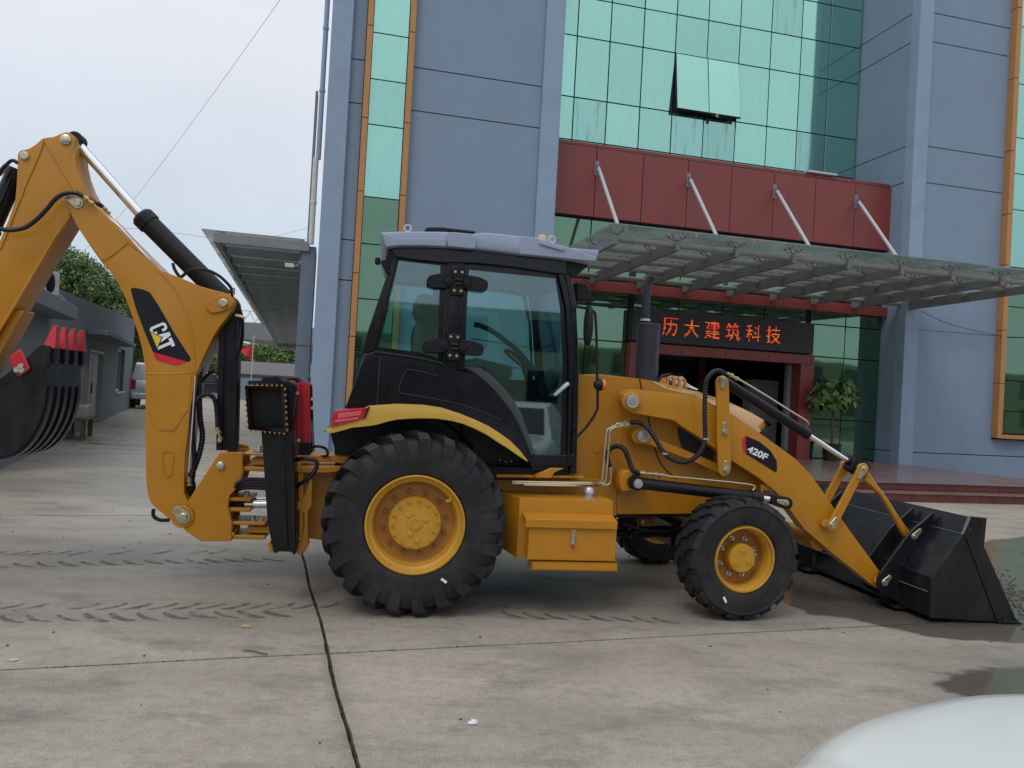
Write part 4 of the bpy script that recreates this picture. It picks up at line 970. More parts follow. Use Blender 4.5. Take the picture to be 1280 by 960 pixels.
def pipe(name, pts, y, r, mat, parent=mac, n=8, sm=6, ribs=0, dy=None):
    P = [Z(p[0], p[1], p[2] if len(p) > 2 else y) for p in pts]
    P = catmull(P, sm) if sm > 1 else P
    if ribs:      # resample evenly so that the spiral guard reads
        L = [0]
        for a, b in zip(P, P[1:]): L.append(L[-1]+(b-a).length)
        N = max(8, int(L[-1]/.012)); Q = []; j = 0
        for i in range(N+1):
            s = L[-1]*i/N
            while j < len(L)-2 and L[j+1] < s: j += 1
            t = (s-L[j])/max(1e-9, L[j+1]-L[j]); Q.append(P[j].lerp(P[j+1], min(1, t)))
        P = Q
    return G().tube(P, r, n, ribs=ribs).obj(name, mat, parent)

BR = material('fitting_brass', (.50, .42, .22), .35, metal=.8)
# ---------------------------------------------------------------- wheels
def lug_tyre(Rt, W, bead, nl, sweep, lw, r_in, cross=.56, shoulder=.05, lift=.05, stub=False):
    """tyre carcass and moulded lugs; axle along y, outer face at y=0"""
    g = G(); c = (0, 0, 0); Rc = Rt-lift
    prof = [(bead, .03), (bead+.012, .008), (bead+.05, .0), (bead+.10, -.012+.01), ((bead+Rc)/2+.02, -.004), (Rc-.06, .006), (Rc-.015, .03), (Rc, .06), (Rc+.004, W/2)]
    prof = prof + [(r, W-t) for r, t in prof[-2::-1]]
    g.lathe(prof, c, 72)
    for side in (0, 1):
        for k in range(nl):
            a0 = 2*math.pi*(k+(.5 if side else 0))/nl
            # stations from the side wall over the shoulder to past the middle: radius, y, angle offset, half width
            st = [(r_in, -.004, 0., lw*.62, .018), ((r_in+Rt)/2, -.010, .02*sweep, lw*.66, .024), (Rt-.045, -.004, .08*sweep, lw*.72, .03), (Rt-.006, .030, .22*sweep, lw*.66, .05), (Rt, W*.25, .62*sweep, lw*.55, .05), (Rt, W*cross, 1.0*sweep, lw*.52, .05)]
            A = []; B = []
            rows = []
            for j, (r, y, da, hw, dep) in enumerate(st):
                a = a0 + da
                # outward normal in (radial, y) space
                if j <= 1: nr, ny = 0, -1
                elif j == 2: nr, ny = .5, -.86
                elif j == 3: nr, ny = .93, -.36
                else: nr, ny = 1, 0
                row = []
                for s, dd in ((-1, 0), (1, 0), (1.18, 1), (-1.18, 1)):
                    rr_ = r - nr*dep*dd; yy = y - ny*dep*dd; ah = a + s*hw/max(r, .3)
                    if side: yy2 = W - yy
                    else: yy2 = yy
                    row.append(g.bm.verts.new((rr_*math.cos(ah), yy2, rr_*math.sin(ah))))
                rows.append(row)
            for p, q in zip(rows, rows[1:]):
                for e in range(4): g.bm.faces.new([p[e], p[(e+1) % 4], q[(e+1) % 4], q[e]])
            g.bm.faces.new(rows[0][::-1]); g.bm.faces.new(rows[-1])
    return g
def rear_wheel(loc, flip=False, label=None):
    w = bpy.data.objects.new('rear_wheel', None); COL.objects.link(w); w.parent = mac; w.location = loc
    if flip: w.rotation_euler = (0, 0, R(180))
    ty = lug_tyre(.668, .50, .360, 21, .24, .060, .452, lift=.052).obj('tyre', RUB, w, angle=28)
    g = G(); g.lathe([(.360, .03), (.358, .012), (.346, .010), (.338, .02), (.333, .045), (.318, .05), (.308, .058), (.302, .10), (.290, .135), (.280, .145), (.22, .15), (.19, .145), (.19, .18), (0, .18)], (0, 0, 0), 72)
    g.lathe([(.375, .43), (.35, .43), (.33, .40), (.30, .2), (.298, .135)], (0, 0, 0), 48)
    rim = g.obj('rim', YR, w, angle=25)
    G().lathe([(.3015, .108), (.290, .1335), (.279, .1435), (.22, .1485), (.19, .1435), (.19, .17)], (0, 0, 0), 72).obj('wheel_disc', YD, w, angle=25)
    hub = G().lathe([(.192, .16), (.192, .10), (.186, .088), (.05, .085), (.048, .078), (.03, .076), (.028, .082), (0, .082)], (0, 0, 0), 60).obj('hub', YR, w, angle=25)
    g = G()
    for k in range(12):
        a = R(k*30+12); g.lathe([(0, .128), (.014, .128), (.016, .132), (.016, .146), (.024, .147), (.024, .152), (0, .152)], (.232*math.cos(a), 0, .232*math.sin(a)), 6)
    g.obj('wheel_nuts', material('rust_tinted_nut', (.26, .12, .035), .5, metal=.3) if 'rust_tinted_nut' not in MATS else MATS['rust_tinted_nut'], w)
    g = G()
    for k in range(14):
        a = R(k*360/14+5); g.lathe([(0, .070), (.011, .070), (.013, .073), (.013, .09), (0, .09)], (.165*math.cos(a), 0, .165*math.sin(a)), 6)
    for a, r_, s in ((130, .075, .017), (20, .085, .017), (250, .085, .017), (98, .065, .010), (280, .13, .017), (-20, .15, .009)):
        a = R(a); g.lathe([(0, .076), (s*.8, .076), (s, .079), (s, .09), (0, .09)], (r_*math.cos(a), 0, r_*math.sin(a)), 16)
    tag(g.obj('hub_bolts', YR, w), kind='stuff')
    a = R(37); g = G(); g.tube([(.322*math.cos(a), .06, .322*math.sin(a)), (.29*math.cos(a), .035, .29*math.sin(a)), (.275*math.cos(a+.05), .03, .275*math.sin(a+.05))], .012, 8); g.obj('valve', YR, w)
    a = R(-60); M = Matrix.Translation((.45*math.cos(a), -.0035, .45*math.sin(a))) @ Matrix.Rotation(R(60-25), 4, 'Y')
    if not flip: G().box(-.024, .024, -.002, .002, -.009, .009, M).obj('sticker', WHT, w)
    return w
rw = Z(518, 662, .03)
rear_wheel((rw.x, -.08, .668)); rear_wheel((rw.x, 2*YC+.08, .668), True)
def front_wheel(loc, flip=False, steer=5):
    w = bpy.data.objects.new('front_wheel', None); COL.objects.link(w); w.parent = mac; w.location = loc
    w.rotation_euler = (0, 0, R(steer + (180 if flip else 0)))
    g = G(); Rt, W, bead = .470, .325, .262; Rc = Rt-.022
    prof = [(bead, .03), (bead+.008, .012), (bead+.03, .004), (bead+.07, -.003), (Rc-.045, .0), (Rc-.04, -.006), (Rc-.03, -.006), (Rc-.02, .012), (Rc-.002, .035), (Rc, W/2)]
    prof = prof + [(r, W-t) for r, t in prof[-2::-1]]
    g.lathe(prof, (0, 0, 0), 64)
    nl = 19
    for side in (0, 1):
        for k in range(nl):
            a0 = 2*math.pi*(k+(.5 if side else 0))/nl
            pts = [(-.052, -.004, Rt-.055, .020), (-.058, .016, Rt-.010, .03), (-.045, .075, Rt, .03), (.010, .105, Rt, .03), (.030, .185, Rt, .03)]
            rows = []
            for da, y, r, dep in pts:
                row = []
                hw = .046 if y < .08 else .032
                for s, dd in ((-1, 0), (1, 0), (1.12, 1), (-1.12, 1)):
                    rr_ = r - dep*dd; ah = a0 + (da + s*hw)/Rt*(-1 if side else 1)
                    yy = y + (.012*dd if y < 0 else 0)
                    row.append(g.bm.verts.new((rr_*math.cos(ah), W-yy if side else yy, rr_*math.sin(ah))))
                rows.append(row)
            for p, q in zip(rows, rows[1:]):
                for e in range(4): g.bm.faces.new([p[e], p[(e+1) % 4], q[(e+1) % 4], q[e]])
            g.bm.faces.new(rows[0][::-1]); g.bm.faces.new(rows[-1])
    g.obj('tyre', RUB, w, angle=28)
    g = G(); g.lathe([(.262, .03), (.252, .018), (.242, .018), (.237, .026), (.240, .05), (.228, .056), (.22, .075), (.215, .13)], (0, 0, 0), 60); G().lathe([(.2155, .128), (.20, .164), (.12, .169), (0, .169)], (0, 0, 0), 60).obj('wheel_disc', YD, w, angle=25)
    g.lathe([(.262, .29), (.24, .28), (.2, .17)], (0, 0, 0), 40); g.obj('rim', YR, w, angle=25)
    G().lathe([(.112, .17), (.112, .07), (.104, .058), (0, .056)], (0, 0, 0), 48).obj('hub', YR, w, angle=25)
    g = G()
    for k in range(3):
        a = R(k*120+95); g.lathe([(0, .048), (.014, .048), (.016, .052), (.028, .052), (.029, .058), (0, .058)], (.062*math.cos(a), 0, .062*math.sin(a)), 20)
    g.obj('hub_caps', YR, w)
    g = G()
    for k in range(8):
        a = R(k*45+20); g.lathe([(0, .125), (.012, .125), (.014, .13), (.014, .15), (.022, .152), (.022, .168), (0, .168)], (.148*math.cos(a), 0, .148*math.sin(a)), 6)
    tag(g.obj('wheel_nuts', STEEL, w), kind='stuff')
    a = R(18); G().cyl((.105*math.cos(a), .045, .105*math.sin(a)), (.118*math.cos(a), .085, .118*math.sin(a)), .009).obj('valve', STEEL, w)
    if not flip:
        a = R(205+35); M = Matrix.Translation((.345*math.cos(a), -.004, .345*math.sin(a))) @ Matrix.Rotation(R(60), 4, 'Y')
        G().box(-.024, .024, -.002, .002, -.009, .009, M).obj('sticker', WHT, w)
    return w
fw = Z(920, 701, .0)
front_wheel((fw.x+.045, -.09, .470)); front_wheel((fw.x+.045, 2*YC+.02, .470), True, 5)

# ---------------------------------------------------------------- chassis
plate('side_panel', [(720, 600), (721, 470), (735, 468), (748, 468), (808, 474.5), (830, 485), (850, 491), (868, 494), (905, 512), (935, 533), (946, 543), (950, 560), (952, 600), (950, 628), (935, 642), (771, 643), (770, 600)], .52, .03, Y, mirror=True, bevel=.005)
# hood chamfer and top
L1 = T([(722, 470), (748, 469), (808, 474.5), (830, 485), (850, 491), (868, 494), (905, 512), (935, 533), (946, 544)], .52)
L2 = T([(722, 468.2), (748, 467), (808, 474), (840, 481.5), (873, 489.5), (913, 503), (940, 516), (955, 525), (961, 531)], .62)
L1 = [(a[0], a[1]) for a in L1]
g = G()
for s in (1, -1):
    yy = lambda y: y if s == 1 else 2*YC-y
    for i in range(len(L1)-1):
        g.sheet([(L1[i][0], yy(.52), L1[i][1]), (L1[i+1][0], yy(.52), L1[i+1][1]), (L2[i+1][0], yy(.63), L2[i+1][1]), (L2[i][0], yy(.63), L2[i][1])])
for i in range(len(L2)-1):
    g.sheet([(L2[i][0], .63, L2[i][1]), (L2[i+1][0], .63, L2[i+1][1]), (L2[i+1][0], 2*YC-.63, L2[i+1][1]), (L2[i][0], 2*YC-.63, L2[i][1])])
hood = g.obj('hood', YP, mac, angle=30)
# nose of the machine below the hood's front lip
P = T([(955, 526), (961, 531), (948, 535), (947, 600), (935, 641)], .62)
g = G()
for a, b in zip(P, P[1:]): g.sheet([(a[0], .56, a[1]), (b[0], .56, b[1]), (b[0], 2*YC-.56, b[1]), (a[0], 2*YC-.56, a[1])])
g.obj('nose', BK, mac, angle=30)
# dark panel seams on the side
pipe('panel_seam', [(799.5, 474), (803, 490)], .517, .006, GAP, sm=1, n=6)
pipe('panel_seam', [(810, 520), (815, 545), (820, 565), (828, 582), (838, 592), (846, 598)], .517, .005, GAP, n=6)
# grille with real openings
gr = T(zoomed(730, 440, 6, [(718, 535), (706, 570), (705, 600), (722, 665), (738, 718), (810, 750), (880, 790), (968, 822), (965, 700), (1000, 690), (900, 640), (820, 590), (760, 545)]), .51)
G().prism(gr, .505, .518).obj('grille_recess', GAP, mac, smooth=False)
g = G(); x0, x1 = min(p[0] for p in gr), max(p[0] for p in gr); z0, z1 = min(p[1] for p in gr), max(p[1] for p in gr)
def inside(x, z, poly):
    c = False
    for i in range(len(poly)):
        ax, az = poly[i]; bx_, bz = poly[(i+1) % len(poly)]
        if ((az > z) != (bz > z)) and x < (bx_-ax)*(z-az)/(bz-az)+ax: c = not c
    return c
hs = .0105; row = 0; z = z0
while z < z1:
    x = x0 + (hs*.87 if row % 2 else 0)
    while x < x1:
        if inside(x, z, gr):
            ring = [(x+hs*math.cos(R(60*k+30)), z+hs*math.sin(R(60*k+30))) for k in range(6)]; rin = [(x+hs*.78*math.cos(R(60*k+30)), z+hs*.78*math.sin(R(60*k+30))) for k in range(6)]
            for k in range(6):
                a, b = ring[k], ring[(k+1) % 6]; c, d = rin[(k+1) % 6], rin[k]
                g.sheet([(a[0], .500, a[1]), (b[0], .500, b[1]), (c[0], .500, c[1]), (d[0], .500, d[1])])
        x += hs*1.74
    z += hs*1.5; row += 1
tag(g.obj('grille_mesh', material('grille_mesh', (.05, .045, .05), .5), mac, smooth=False, weld=False), kind='stuff')
# lower chassis rails behind the near rear wheel
plate('frame_rail', [(600, 592), (722, 598), (771, 600), (771, 645), (735, 645), (735, 690), (640, 690), (628, 612), (600, 606)], .50, .05, Y, mirror=True)
plate('deck_edge', zoomed(620, 460, 3.368, [(0, 447), (372, 455), (372, 466), (0, 462)]), .30, .25, Y, mirror=False)
plate('rear_chassis', [(378, 583), (436, 584), (440, 605), (440, 676), (428, 679), (378, 672)], .50, .05, Y, mirror=True)
P = T([(378, 590), (620, 594), (620, 640), (378, 660)], .7)
G().prism(P, .62, 2*YC-.62).obj('axle_housing', Y, mac, bevel=.02)
P = T([(620, 610), (940, 610), (930, 640), (620, 650)], .7)
G().prism(P, .56, 2*YC-.56).obj('engine_bay', BK, mac, bevel=.02)
G().cyl((rw.x, .2, .655), (rw.x, 2*YC-.2, .655), .11).obj('rear_axle', YR, mac)
ax = G(); ax.cyl((fw.x, .25, .462), (fw.x, 2*YC-.25, .462), .06); ax.box(fw.x-.12, fw.x+.12, .7, 1.4, .36, .66); ax.obj('front_axle', YR, mac, bevel=.01)
# transmission oddments seen under the side panel
g = G(); a = Z(815, 670, .9); g.cyl((a.x-.2, .9, a.z+.02), (a.x+.15, .9, a.z+.05), .05); g.cyl((a.x-.35, 1.0, a.z), (a.x+.5, 1.0, a.z), .028); g.box(a.x+.12, a.x+.3, .75, 1.2, a.z-.06, a.z+.14)
g.obj('driveline', BK, mac, bevel=.006)
pipe('underside_hose', [(780, 655, .7), (800, 661, .7), (830, 664, .7), (850, 660, .7)], .7, .012, HOSE)
plate('cab_support', zoomed(560, 460, 6, [(655, 805), (770, 750), (870, 752), (800, 785), (775, 828), (655, 826)]), .26, .2, Y)
g = G(); a = Z(585, 580, .46); g.box(a.x-.45, a.x+.40, .48, .6, a.z-.10, a.z+.08); g.obj('cab_underframe', BK, mac)
for px, py in ((625, 575), (632, 577), (639, 576), (626, 585), (636, 589)): pin(px, py, .458, .007, mac, STEEL, .01, 'small_bolt', 8)
# ---------------------------------------------------------------- fuel tank and tool box
tank_f = T([(649.7, 622), (767, 623.5), (768, 700), (650, 699)], .10)
x0, x1 = tank_f[0][0], tank_f[1][0]; zt = tank_f[0][1]; zb_ = tank_f[2][1]
xl, zl_ = MAC.at(620, 613.5, .28)
g = G()
A = [(x0, .10, zt), (x1, .10, zt), (x1, .10, zb_), (x0, .10, zb_)]; Bq = [(xl, .50, zt), (x1, .50, zt), (x1, .50, zb_+.05), (xl, .50, zb_+.05)]
g.hexa(A, Bq); tank = g.obj('fuel_tank', Y, mac, bevel=.012, seg=2)
c = Z(737, 616, .2); G().lathe([(0, .075), (.028, .075), (.04, .06), (.043, .03), (.036, .028), (.036, 0), (.055, 0), (.055, -.01), (0, -.01)], (c.x, .22, zt+.008), 20, 'z').obj('filler_cap', STEEL, mac)
bx0, bz0 = MAC.at(661.5, 659, -.02); bx1, bz1 = MAC.at(769, 702, -.02)
box_ = G().box(bx0, bx1, -.02, .095, bz1, bz0+.03).obj('tool_box', Y, mac, bevel=.004)
lx0, lz0 = MAC.at(657, 645.6, -.03); lx1, lz1 = MAC.at(771.5, 662, -.045)
g = G(); g.hexa([(lx0, .098, lz0+.012), (lx0, -.045, lz0-.015), (lx0, -.045, lz1), (lx0, -.036, lz1), (lx0, -.030, lz0-.03), (lx0, .098, lz0)], [(lx1, .098, lz0+.012), (lx1, -.045, lz0-.015), (lx1, -.045, lz1), (lx1, -.036, lz1), (lx1, -.030, lz0-.03), (lx1, .098, lz0)])
g.obj('lid', Y, box_, bevel=.002)
c = Z(716.5, 672, -.045); g = G(); g.tube([(c.x-.012, -.05, c.z+.055), (c.x+.012, -.05, c.z+.055), (c.x+.004, -.052, c.z+.01), (c.x-.004, -.052, c.z+.01), (c.x-.012, -.05, c.z+.055)], .0035, 6); g.box(c.x-.006, c.x+.006, -.05, -.03, c.z-.035, c.z+.02); g.box(c.x-.014, c.x+.014, -.04, -.02, c.z-.06, c.z-.02)
lt = g.obj('latch', STEEL, box_); G().box(c.x-.012, c.x+.012, -.054, -.044, c.z-.075, c.z-.05).obj('latch_tip', RED, lt, bevel=.003)
sx0, sz0 = MAC.at(664.5, 703, -.06); sx1, sz1 = MAC.at(772, 714.5, -.06)
g = G(); g.box(sx0, sx1, -.06, -.052, sz1, sz0); g.box(sx0, sx1, -.06, .09, sz1, sz1+.008); g.box(sx0, sx0+.008, -.06, .09, sz1, sz0); g.box(sx1-.008, sx1, -.06, .09, sz1, sz0)
N = 26
for k in range(N):
    xx = sx0 + (sx1-sx0)*(k+.2)/N; g.prism([(xx, sz0-.002), (xx+(sx1-sx0)/N*.6, sz0-.002), (xx+(sx1-sx0)/N*.3, sz0+.012)], -.06, -.050)
for k in range(7): g.box(sx0+.01, sx1-.01, -.04+.018*k, -.034+.018*k, sz0-.012, sz0-.004)
for k in (.03, .2, .82, .96): xx = sx0+(sx1-sx0)*k; g.cyl((xx, 0, sz1-.012), (xx, 0, sz1), .006, n=6)
g.obj('step', Y, mac, bevel=0)
for px, py in ((651, 655), (650, 691)): pin(px, py, .12, .009, mac, STEEL, .015, 'small_bolt', 6)
for px, py in ((745.5, 563.5), (772, 622), (771, 647.5), (851, 590)): pin(px, py, .515, .010, mac, STEEL, .012, 'small_bolt', 8)

# ---------------------------------------------------------------- loader linkage (near one built from the photo, far one its twin)
ARM = [(777, 501), (778.5, 493), (784, 488), (792, 486.5), (850, 492.5), (866, 494), (880, 499), (905, 513), (916, 518), (948, 540), (976, 560), (995, 574), (1012, 592), (1025, 609), (1037, 627), (1063, 664), (1101, 716), (1107, 722), (1109, 728), (1106, 734), (1100, 737), (1094, 734), (1041, 692), (1005, 661), (990, 641), (970, 615), (948, 597), (915, 576), (873, 546), (850, 531), (843, 525.5), (790, 516), (782, 511)]
ARM2 = [(1020, 640)]
ya = .32
for s in (0, 1):
    arm = bpy.data.objects.new('loader_arm', None); COL.objects.link(arm); arm.parent = mac; y0 = ya if s == 0 else 2*YC-ya-.13
    P = T(ARM, ya)
    G().prism(P, y0, y0+.13).obj('arm_box', Y, arm, bevel=.008, seg=2)
    if s == 0:
        ring = arc(*MAC.at(789.5, 502, ya-.03), .075, 0, 360, 28)[:-1]
        G().prism(ring, ya-.035, ya-.002).obj('pivot_boss', Y, arm, bevel=.008)
        c = Z(789.8, 502, ya-.04); G().lathe([(0, -.022), (.026, -.022), (.028, -.026), (.05, -.026), (.054, -.02), (.054, .006), (0, .006)], c, 28).obj('pivot_pin', STEEL, arm)
        cc = Z(789.8, 502, ya-.066); G().lathe([(0, -.006), (.022, -.006), (.024, 0), (0, 0)], cc, 14).obj('pin_core', ZINC, arm)
# lower link bar and its pivot
plate('link_bar', zoomed(730, 440, 6, [(440, 640), (480, 625), (520, 640), (1000, 832), (1010, 912), (820, 822), (500, 700), (430, 690)]), .40, .05, Y, mirror=True)
G().prism(arc(*MAC.at(801, 545, .40), .072, 0, 360, 24)[:-1], .40, .52).obj('link_boss', Y, mac, bevel=.008)
c = Z(803, 545, .39); G().lathe([(0, -.03), (.026, -.03), (.028, -.034), (.05, -.034), (.054, -.026), (.054, .012), (0, .012)], c, 28).obj('pivot_pin', STEEL, mac)
cc = Z(803.3, 545, .356); G().lathe([(0, -.006), (.022, -.006), (.024, 0), (0, 0)], cc, 14).obj('pin_core', ZINC, mac)
LEV = [(896, 487), (895.5, 477), (898, 471.5), (903, 469.3), (908, 471), (911, 476), (912.5, 520), (914.5, 545), (914, 585), (912.5, 592), (908, 596), (902, 595), (898, 590), (896.5, 540)]
for y in (.245, .475): plate('bell_crank', LEV, y, .028, Y, mirror=False, bevel=.005)
for y in (.245, .475):
    P = T(LEV, .245); yb = 2*YC-y-.028; G().prism(P, yb, yb+.028).obj('bell_crank', Y, mac, bevel=.005)
flagpin(903.5, 474, 903.5, 484, .243, .026, mac); flagpin(906, 540, 906, 530, .243, .028, mac); flagpin(907.5, 588, 907, 578, .243, .028, mac)
# tilt cylinders
def cylinder(name, p0, p1, p2, r, rr, mat, parent=mac, gland=.0, rod=CHR):
    """barrel p0-p1, rod p1-p2"""
    d = (p1-p0).normalized(); c = bpy.data.objects.new(name, None); COL.objects.link(c); c.parent = parent
    L = (p1-p0).length
    g = G(); g.tube([p0, p0+d*(L-.10), p0+d*(L-.10), p0+d*(L-.02), p1], [r, r, r*1.13, r*1.13, r*.95], 24); g.obj('barrel', mat, c)
    g = G(); g.cyl(p1-d*.01, p2, rr, n=20); g.obj('rod', rod, c)
    return c
for s in (0, 1):
    yt = .385 if s == 0 else 2*YC-.385
    a, b, e_ = Z(906, 477, .385), Z(1011, 544, .385), Z(1064, 579, .385)
    for v in (a, b, e_): v.y = yt
    cyo = cylinder('tilt_cylinder', a, b, e_, .042, .021, BK)
    d = (b-a).normalized()
    up = Vector((-d.z, 0, d.x)); sd_ = Vector((0, 1, 0))
    g = G(); M = Matrix((( d.x, 0, up.x, e_.x), (0, 1, 0, yt), (d.z, 0, up.z, e_.z), (0, 0, 0, 1)))
    g.box(-.02, .14, -.06, .06, -.065, .06, M); g.cyl(M @ Vector((-.05, 0, 0)), M @ Vector((0, 0, 0)), .03, n=16); g.obj('rod_end', BKM, cyo, bevel=.012, seg=2)
    # links from the rod end down to the arm and over to the bucket
    A1 = T(zoomed(1000, 560, 4, [(290, 105), (292, 90), (305, 78), (325, 76), (340, 88), (344, 105), (335, 125), (300, 165), (188, 385), (186, 405), (172, 418), (155, 419), (138, 410), (133, 392), (140, 372), (155, 355)]), .24)
    A2 = T(zoomed(1000, 560, 4, [(318, 165), (308, 150), (320, 128), (342, 122), (365, 165), (405, 215), (440, 265), (470, 315), (505, 365), (530, 400), (548, 415), (545, 432), (528, 448), (512, 440), (500, 415), (465, 350), (430, 290), (395, 235), (350, 190)]), .385)
    for y in (.235, .475):
        yy = y if s == 0 else 2*YC-y-.03
        G().prism(A1, yy, yy+.03).obj('tipping_link', Y, mac, bevel=.005)
    yy = .36 if s == 0 else 2*YC-.36-.05
    G().prism(A2, yy, yy+.05).obj('bucket_link', Y, mac, bevel=.008)
flagpin(1080, 586, 1074, 597, .232, .026, mac)
flagpin(1040, 657, 1045, 649, .232, .030, mac)
G().cyl(Z(1032, 654, .27), Z(1032, 654, .50), .034).obj('link_boss', Y, mac)
# lift cylinders
for s in (0, 1):
    yl_ = .24 if s == 0 else 2*YC-.24
    a, b, e_ = Z(795, 603.5, .24), Z(952, 622.5, .24), Z(966, 624.5, .24)
    for v in (a, b, e_): v.y = yl_
    cyo = cylinder('lift_cylinder', a, b, e_, .047, .024, BK)
    G().lathe([(0, -.052), (.052, -.052), (.056, -.046), (.056, .05), (0, .05)], a, 28).obj('cylinder_eye', BK, cyo)
    if s == 0: G().lathe([(0, -.066), (.020, -.066), (.022, -.062), (.036, -.062), (.038, -.054), (0, -.054)], a, 24).obj('eye_pin', STEEL, cyo)
    d = (b-a).normalized(); q = Z(981, 628.5, .24); q.y = yl_
    pts = arc(q.x, q.z, .050, -100, 90, 12) + [(e_.x-.01, e_.z+.038), (e_.x-.03, e_.z+.025), (e_.x-.03, e_.z-.03), (e_.x-.005, e_.z-.042)]
    G().prism(pts, yl_-.04, yl_+.04).obj('rod_eye', BKM, cyo, bevel=.008, seg=2)
flagpin(982.5, 628.5, 973, 626.5, .198, .026, mac)
plate('cylinder_bracket', zoomed(620, 460, 3.368, [(532, 440), (560, 430), (640, 450), (650, 470), (640, 515), (530, 520), (520, 480)]), .30, .2, Y)
# torque tube between the arms
a = Z(1022, 676, .45)
G().cyl((a.x, .42, a.z), (a.x, 2*YC-.42, a.z), .080, n=32).obj('torque_tube', Y, mac)
if 0: plate('tube_gusset', [(972, 640), (990, 650), (1030, 690), (1016, 690), (985, 668)], .47, .04, Y)
# decals on the arm
yd = ya-.0035
plate('model_plate', zoomed(870, 440, 4.8, [(302, 503), (385, 540), (447, 592), (484, 652), (487, 708), (478, 722), (303, 612), (298, 540)]), yd, .0028, DBLK, bevel=0)
plate('red_flash', zoomed(870, 440, 4.8, [(298, 501), (301, 503), (303, 613), (286, 602), (279, 540), (283, 515)]), yd, .0028, DRED, bevel=0)
def text_on(txt, name, o_px, e_px, up_px, y, mat, parent, bold=.03, shear=.0, squeeze=1.):
    """bold lettering laid on the plane y: origin, end of base line and top of first letter given where they stand"""
    cu = bpy.data.curves.new('t', 'FONT'); cu.body = txt; cu.size = 1; cu.offset = bold; cu.shear = shear; cu.resolution_u = 3
    ob = bpy.data.objects.new('t', cu); COL.objects.link(ob); dg = bpy.context.evaluated_depsgraph_get(); dg.update()
    me = bpy.data.meshes.new_from_object(ob.evaluated_get(dg)); bpy.data.objects.remove(ob)
    xs = [v.co.x for v in me.vertices]; ys = [v.co.y for v in me.vertices]; x0, x1, y0, y1 = min(xs), max(xs), min(ys), max(ys)
    O_, E_, U_ = Z(*o_px, y), Z(*e_px, y), Z(*up_px, y)
    for v in me.vertices:
        a = (v.co.x-x0)/(x1-x0); b = (v.co.y-y0)/(y1-y0); v.co = O_ + (E_-O_)*a + (U_-O_)*b
    me.materials.append(mat); o = bpy.data.objects.new(name, me); COL.objects.link(o); o.parent = parent; return o
q = zoomed(870, 440, 4.8, [(304, 598), (424, 655), (318, 558)])
text_on('420F', 'model_number', q[0], q[1], q[2], yd-.002, WHT, mac, bold=.035, shear=.1)

# ---------------------------------------------------------------- loader bucket
bk = bpy.data.objects.new('loader_bucket', None); COL.objects.link(bk); bk.parent = mac
BT = T([(1213.8, 646), (1205, 667.5), (1165, 722.5), (1164, 741), (1162.5, 772), (1276, 785)], -.10)
def floorz(p): return (p[0], max(p[1], .012))
BT = [floorz(p) for p in BT]
W0, W1 = -.08, 2.10
names = ['rim_plate', 'upper_back_plate', 'back_plate', 'lower_back_plate', 'floor_plate']
for i, nm in enumerate(names):
    a, b = Vector((BT[i][0], 0, BT[i][1])), Vector((BT[i+1][0], 0, BT[i+1][1])); d = (b-a).normalized(); nn = Vector((-d.z, 0, d.x))
    if nn.x < 0: nn = -nn
    if i == 4: nn = Vector((0, 0, 1)); 
    th_ = .014
    a_, b_ = a + d*.002, b - d*.002
    G().prism([(a_.x, a_.z), (b_.x, b_.z), (b_.x+nn.x*th_, b_.z+nn.z*th_), (a_.x+nn.x*th_, a_.z+nn.z*th_)], W0+.0005, W1-.0005).obj(nm, BUCK, bk, bevel=.002)
SP = [floorz(p) for p in T([(1213.8, 645.5), (1233.8, 647.5), (1230.5, 683), (1271, 775), (1254, 782), (1162, 772.5), (1165, 722.5), (1205, 667)], -.10)]
for y in (-.10, 2.10): G().prism(SP, y-.0, y+.016).obj('side_plate', BUCK, bk, bevel=.003)
# reinforcing strip along the near side plate's front edge, weld beads
SR_ = [floorz(p) for p in T([(1205, 667), (1213, 660), (1225, 700), (1255, 775), (1254, 782), (1246, 781)], -.10)]
G().prism(SR_, -.110, -.101).obj('side_stiffener', BUCK, bk, bevel=.002)
CE = [floorz(p) for p in T([(1252, 781), (1262, 776), (1276, 785)], -.10)]
G().prism([(CE[0][0], .01), (CE[0][0]+.02, .04), (BT[-1][0]+.02, .008)], -.12, 2.14).obj('cutting_edge', BUCK, bk, bevel=.002)
g = G(); tb_ = [Vector((p[0], 0, p[1])) for p in BT]
WELD = material('weld_bead', (.20, .22, .24), .4, metal=.5, bump=.3, bscale=90)
g.tube([tb_[0]+Vector((-.004, -.088, 0)), tb_[1]+Vector((-.004, -.088, 0))], .010, 6)
g.tube([tb_[1]+Vector((-.004, -.05, 0)), tb_[1]+Vector((-.004, 2.05, 0))], .004, 5); g.tube([tb_[3]+Vector((-.004, -.06, 0)), tb_[3]+Vector((-.004, 2.05, 0))], .005, 5)
g.obj('weld_bead', WELD, bk)
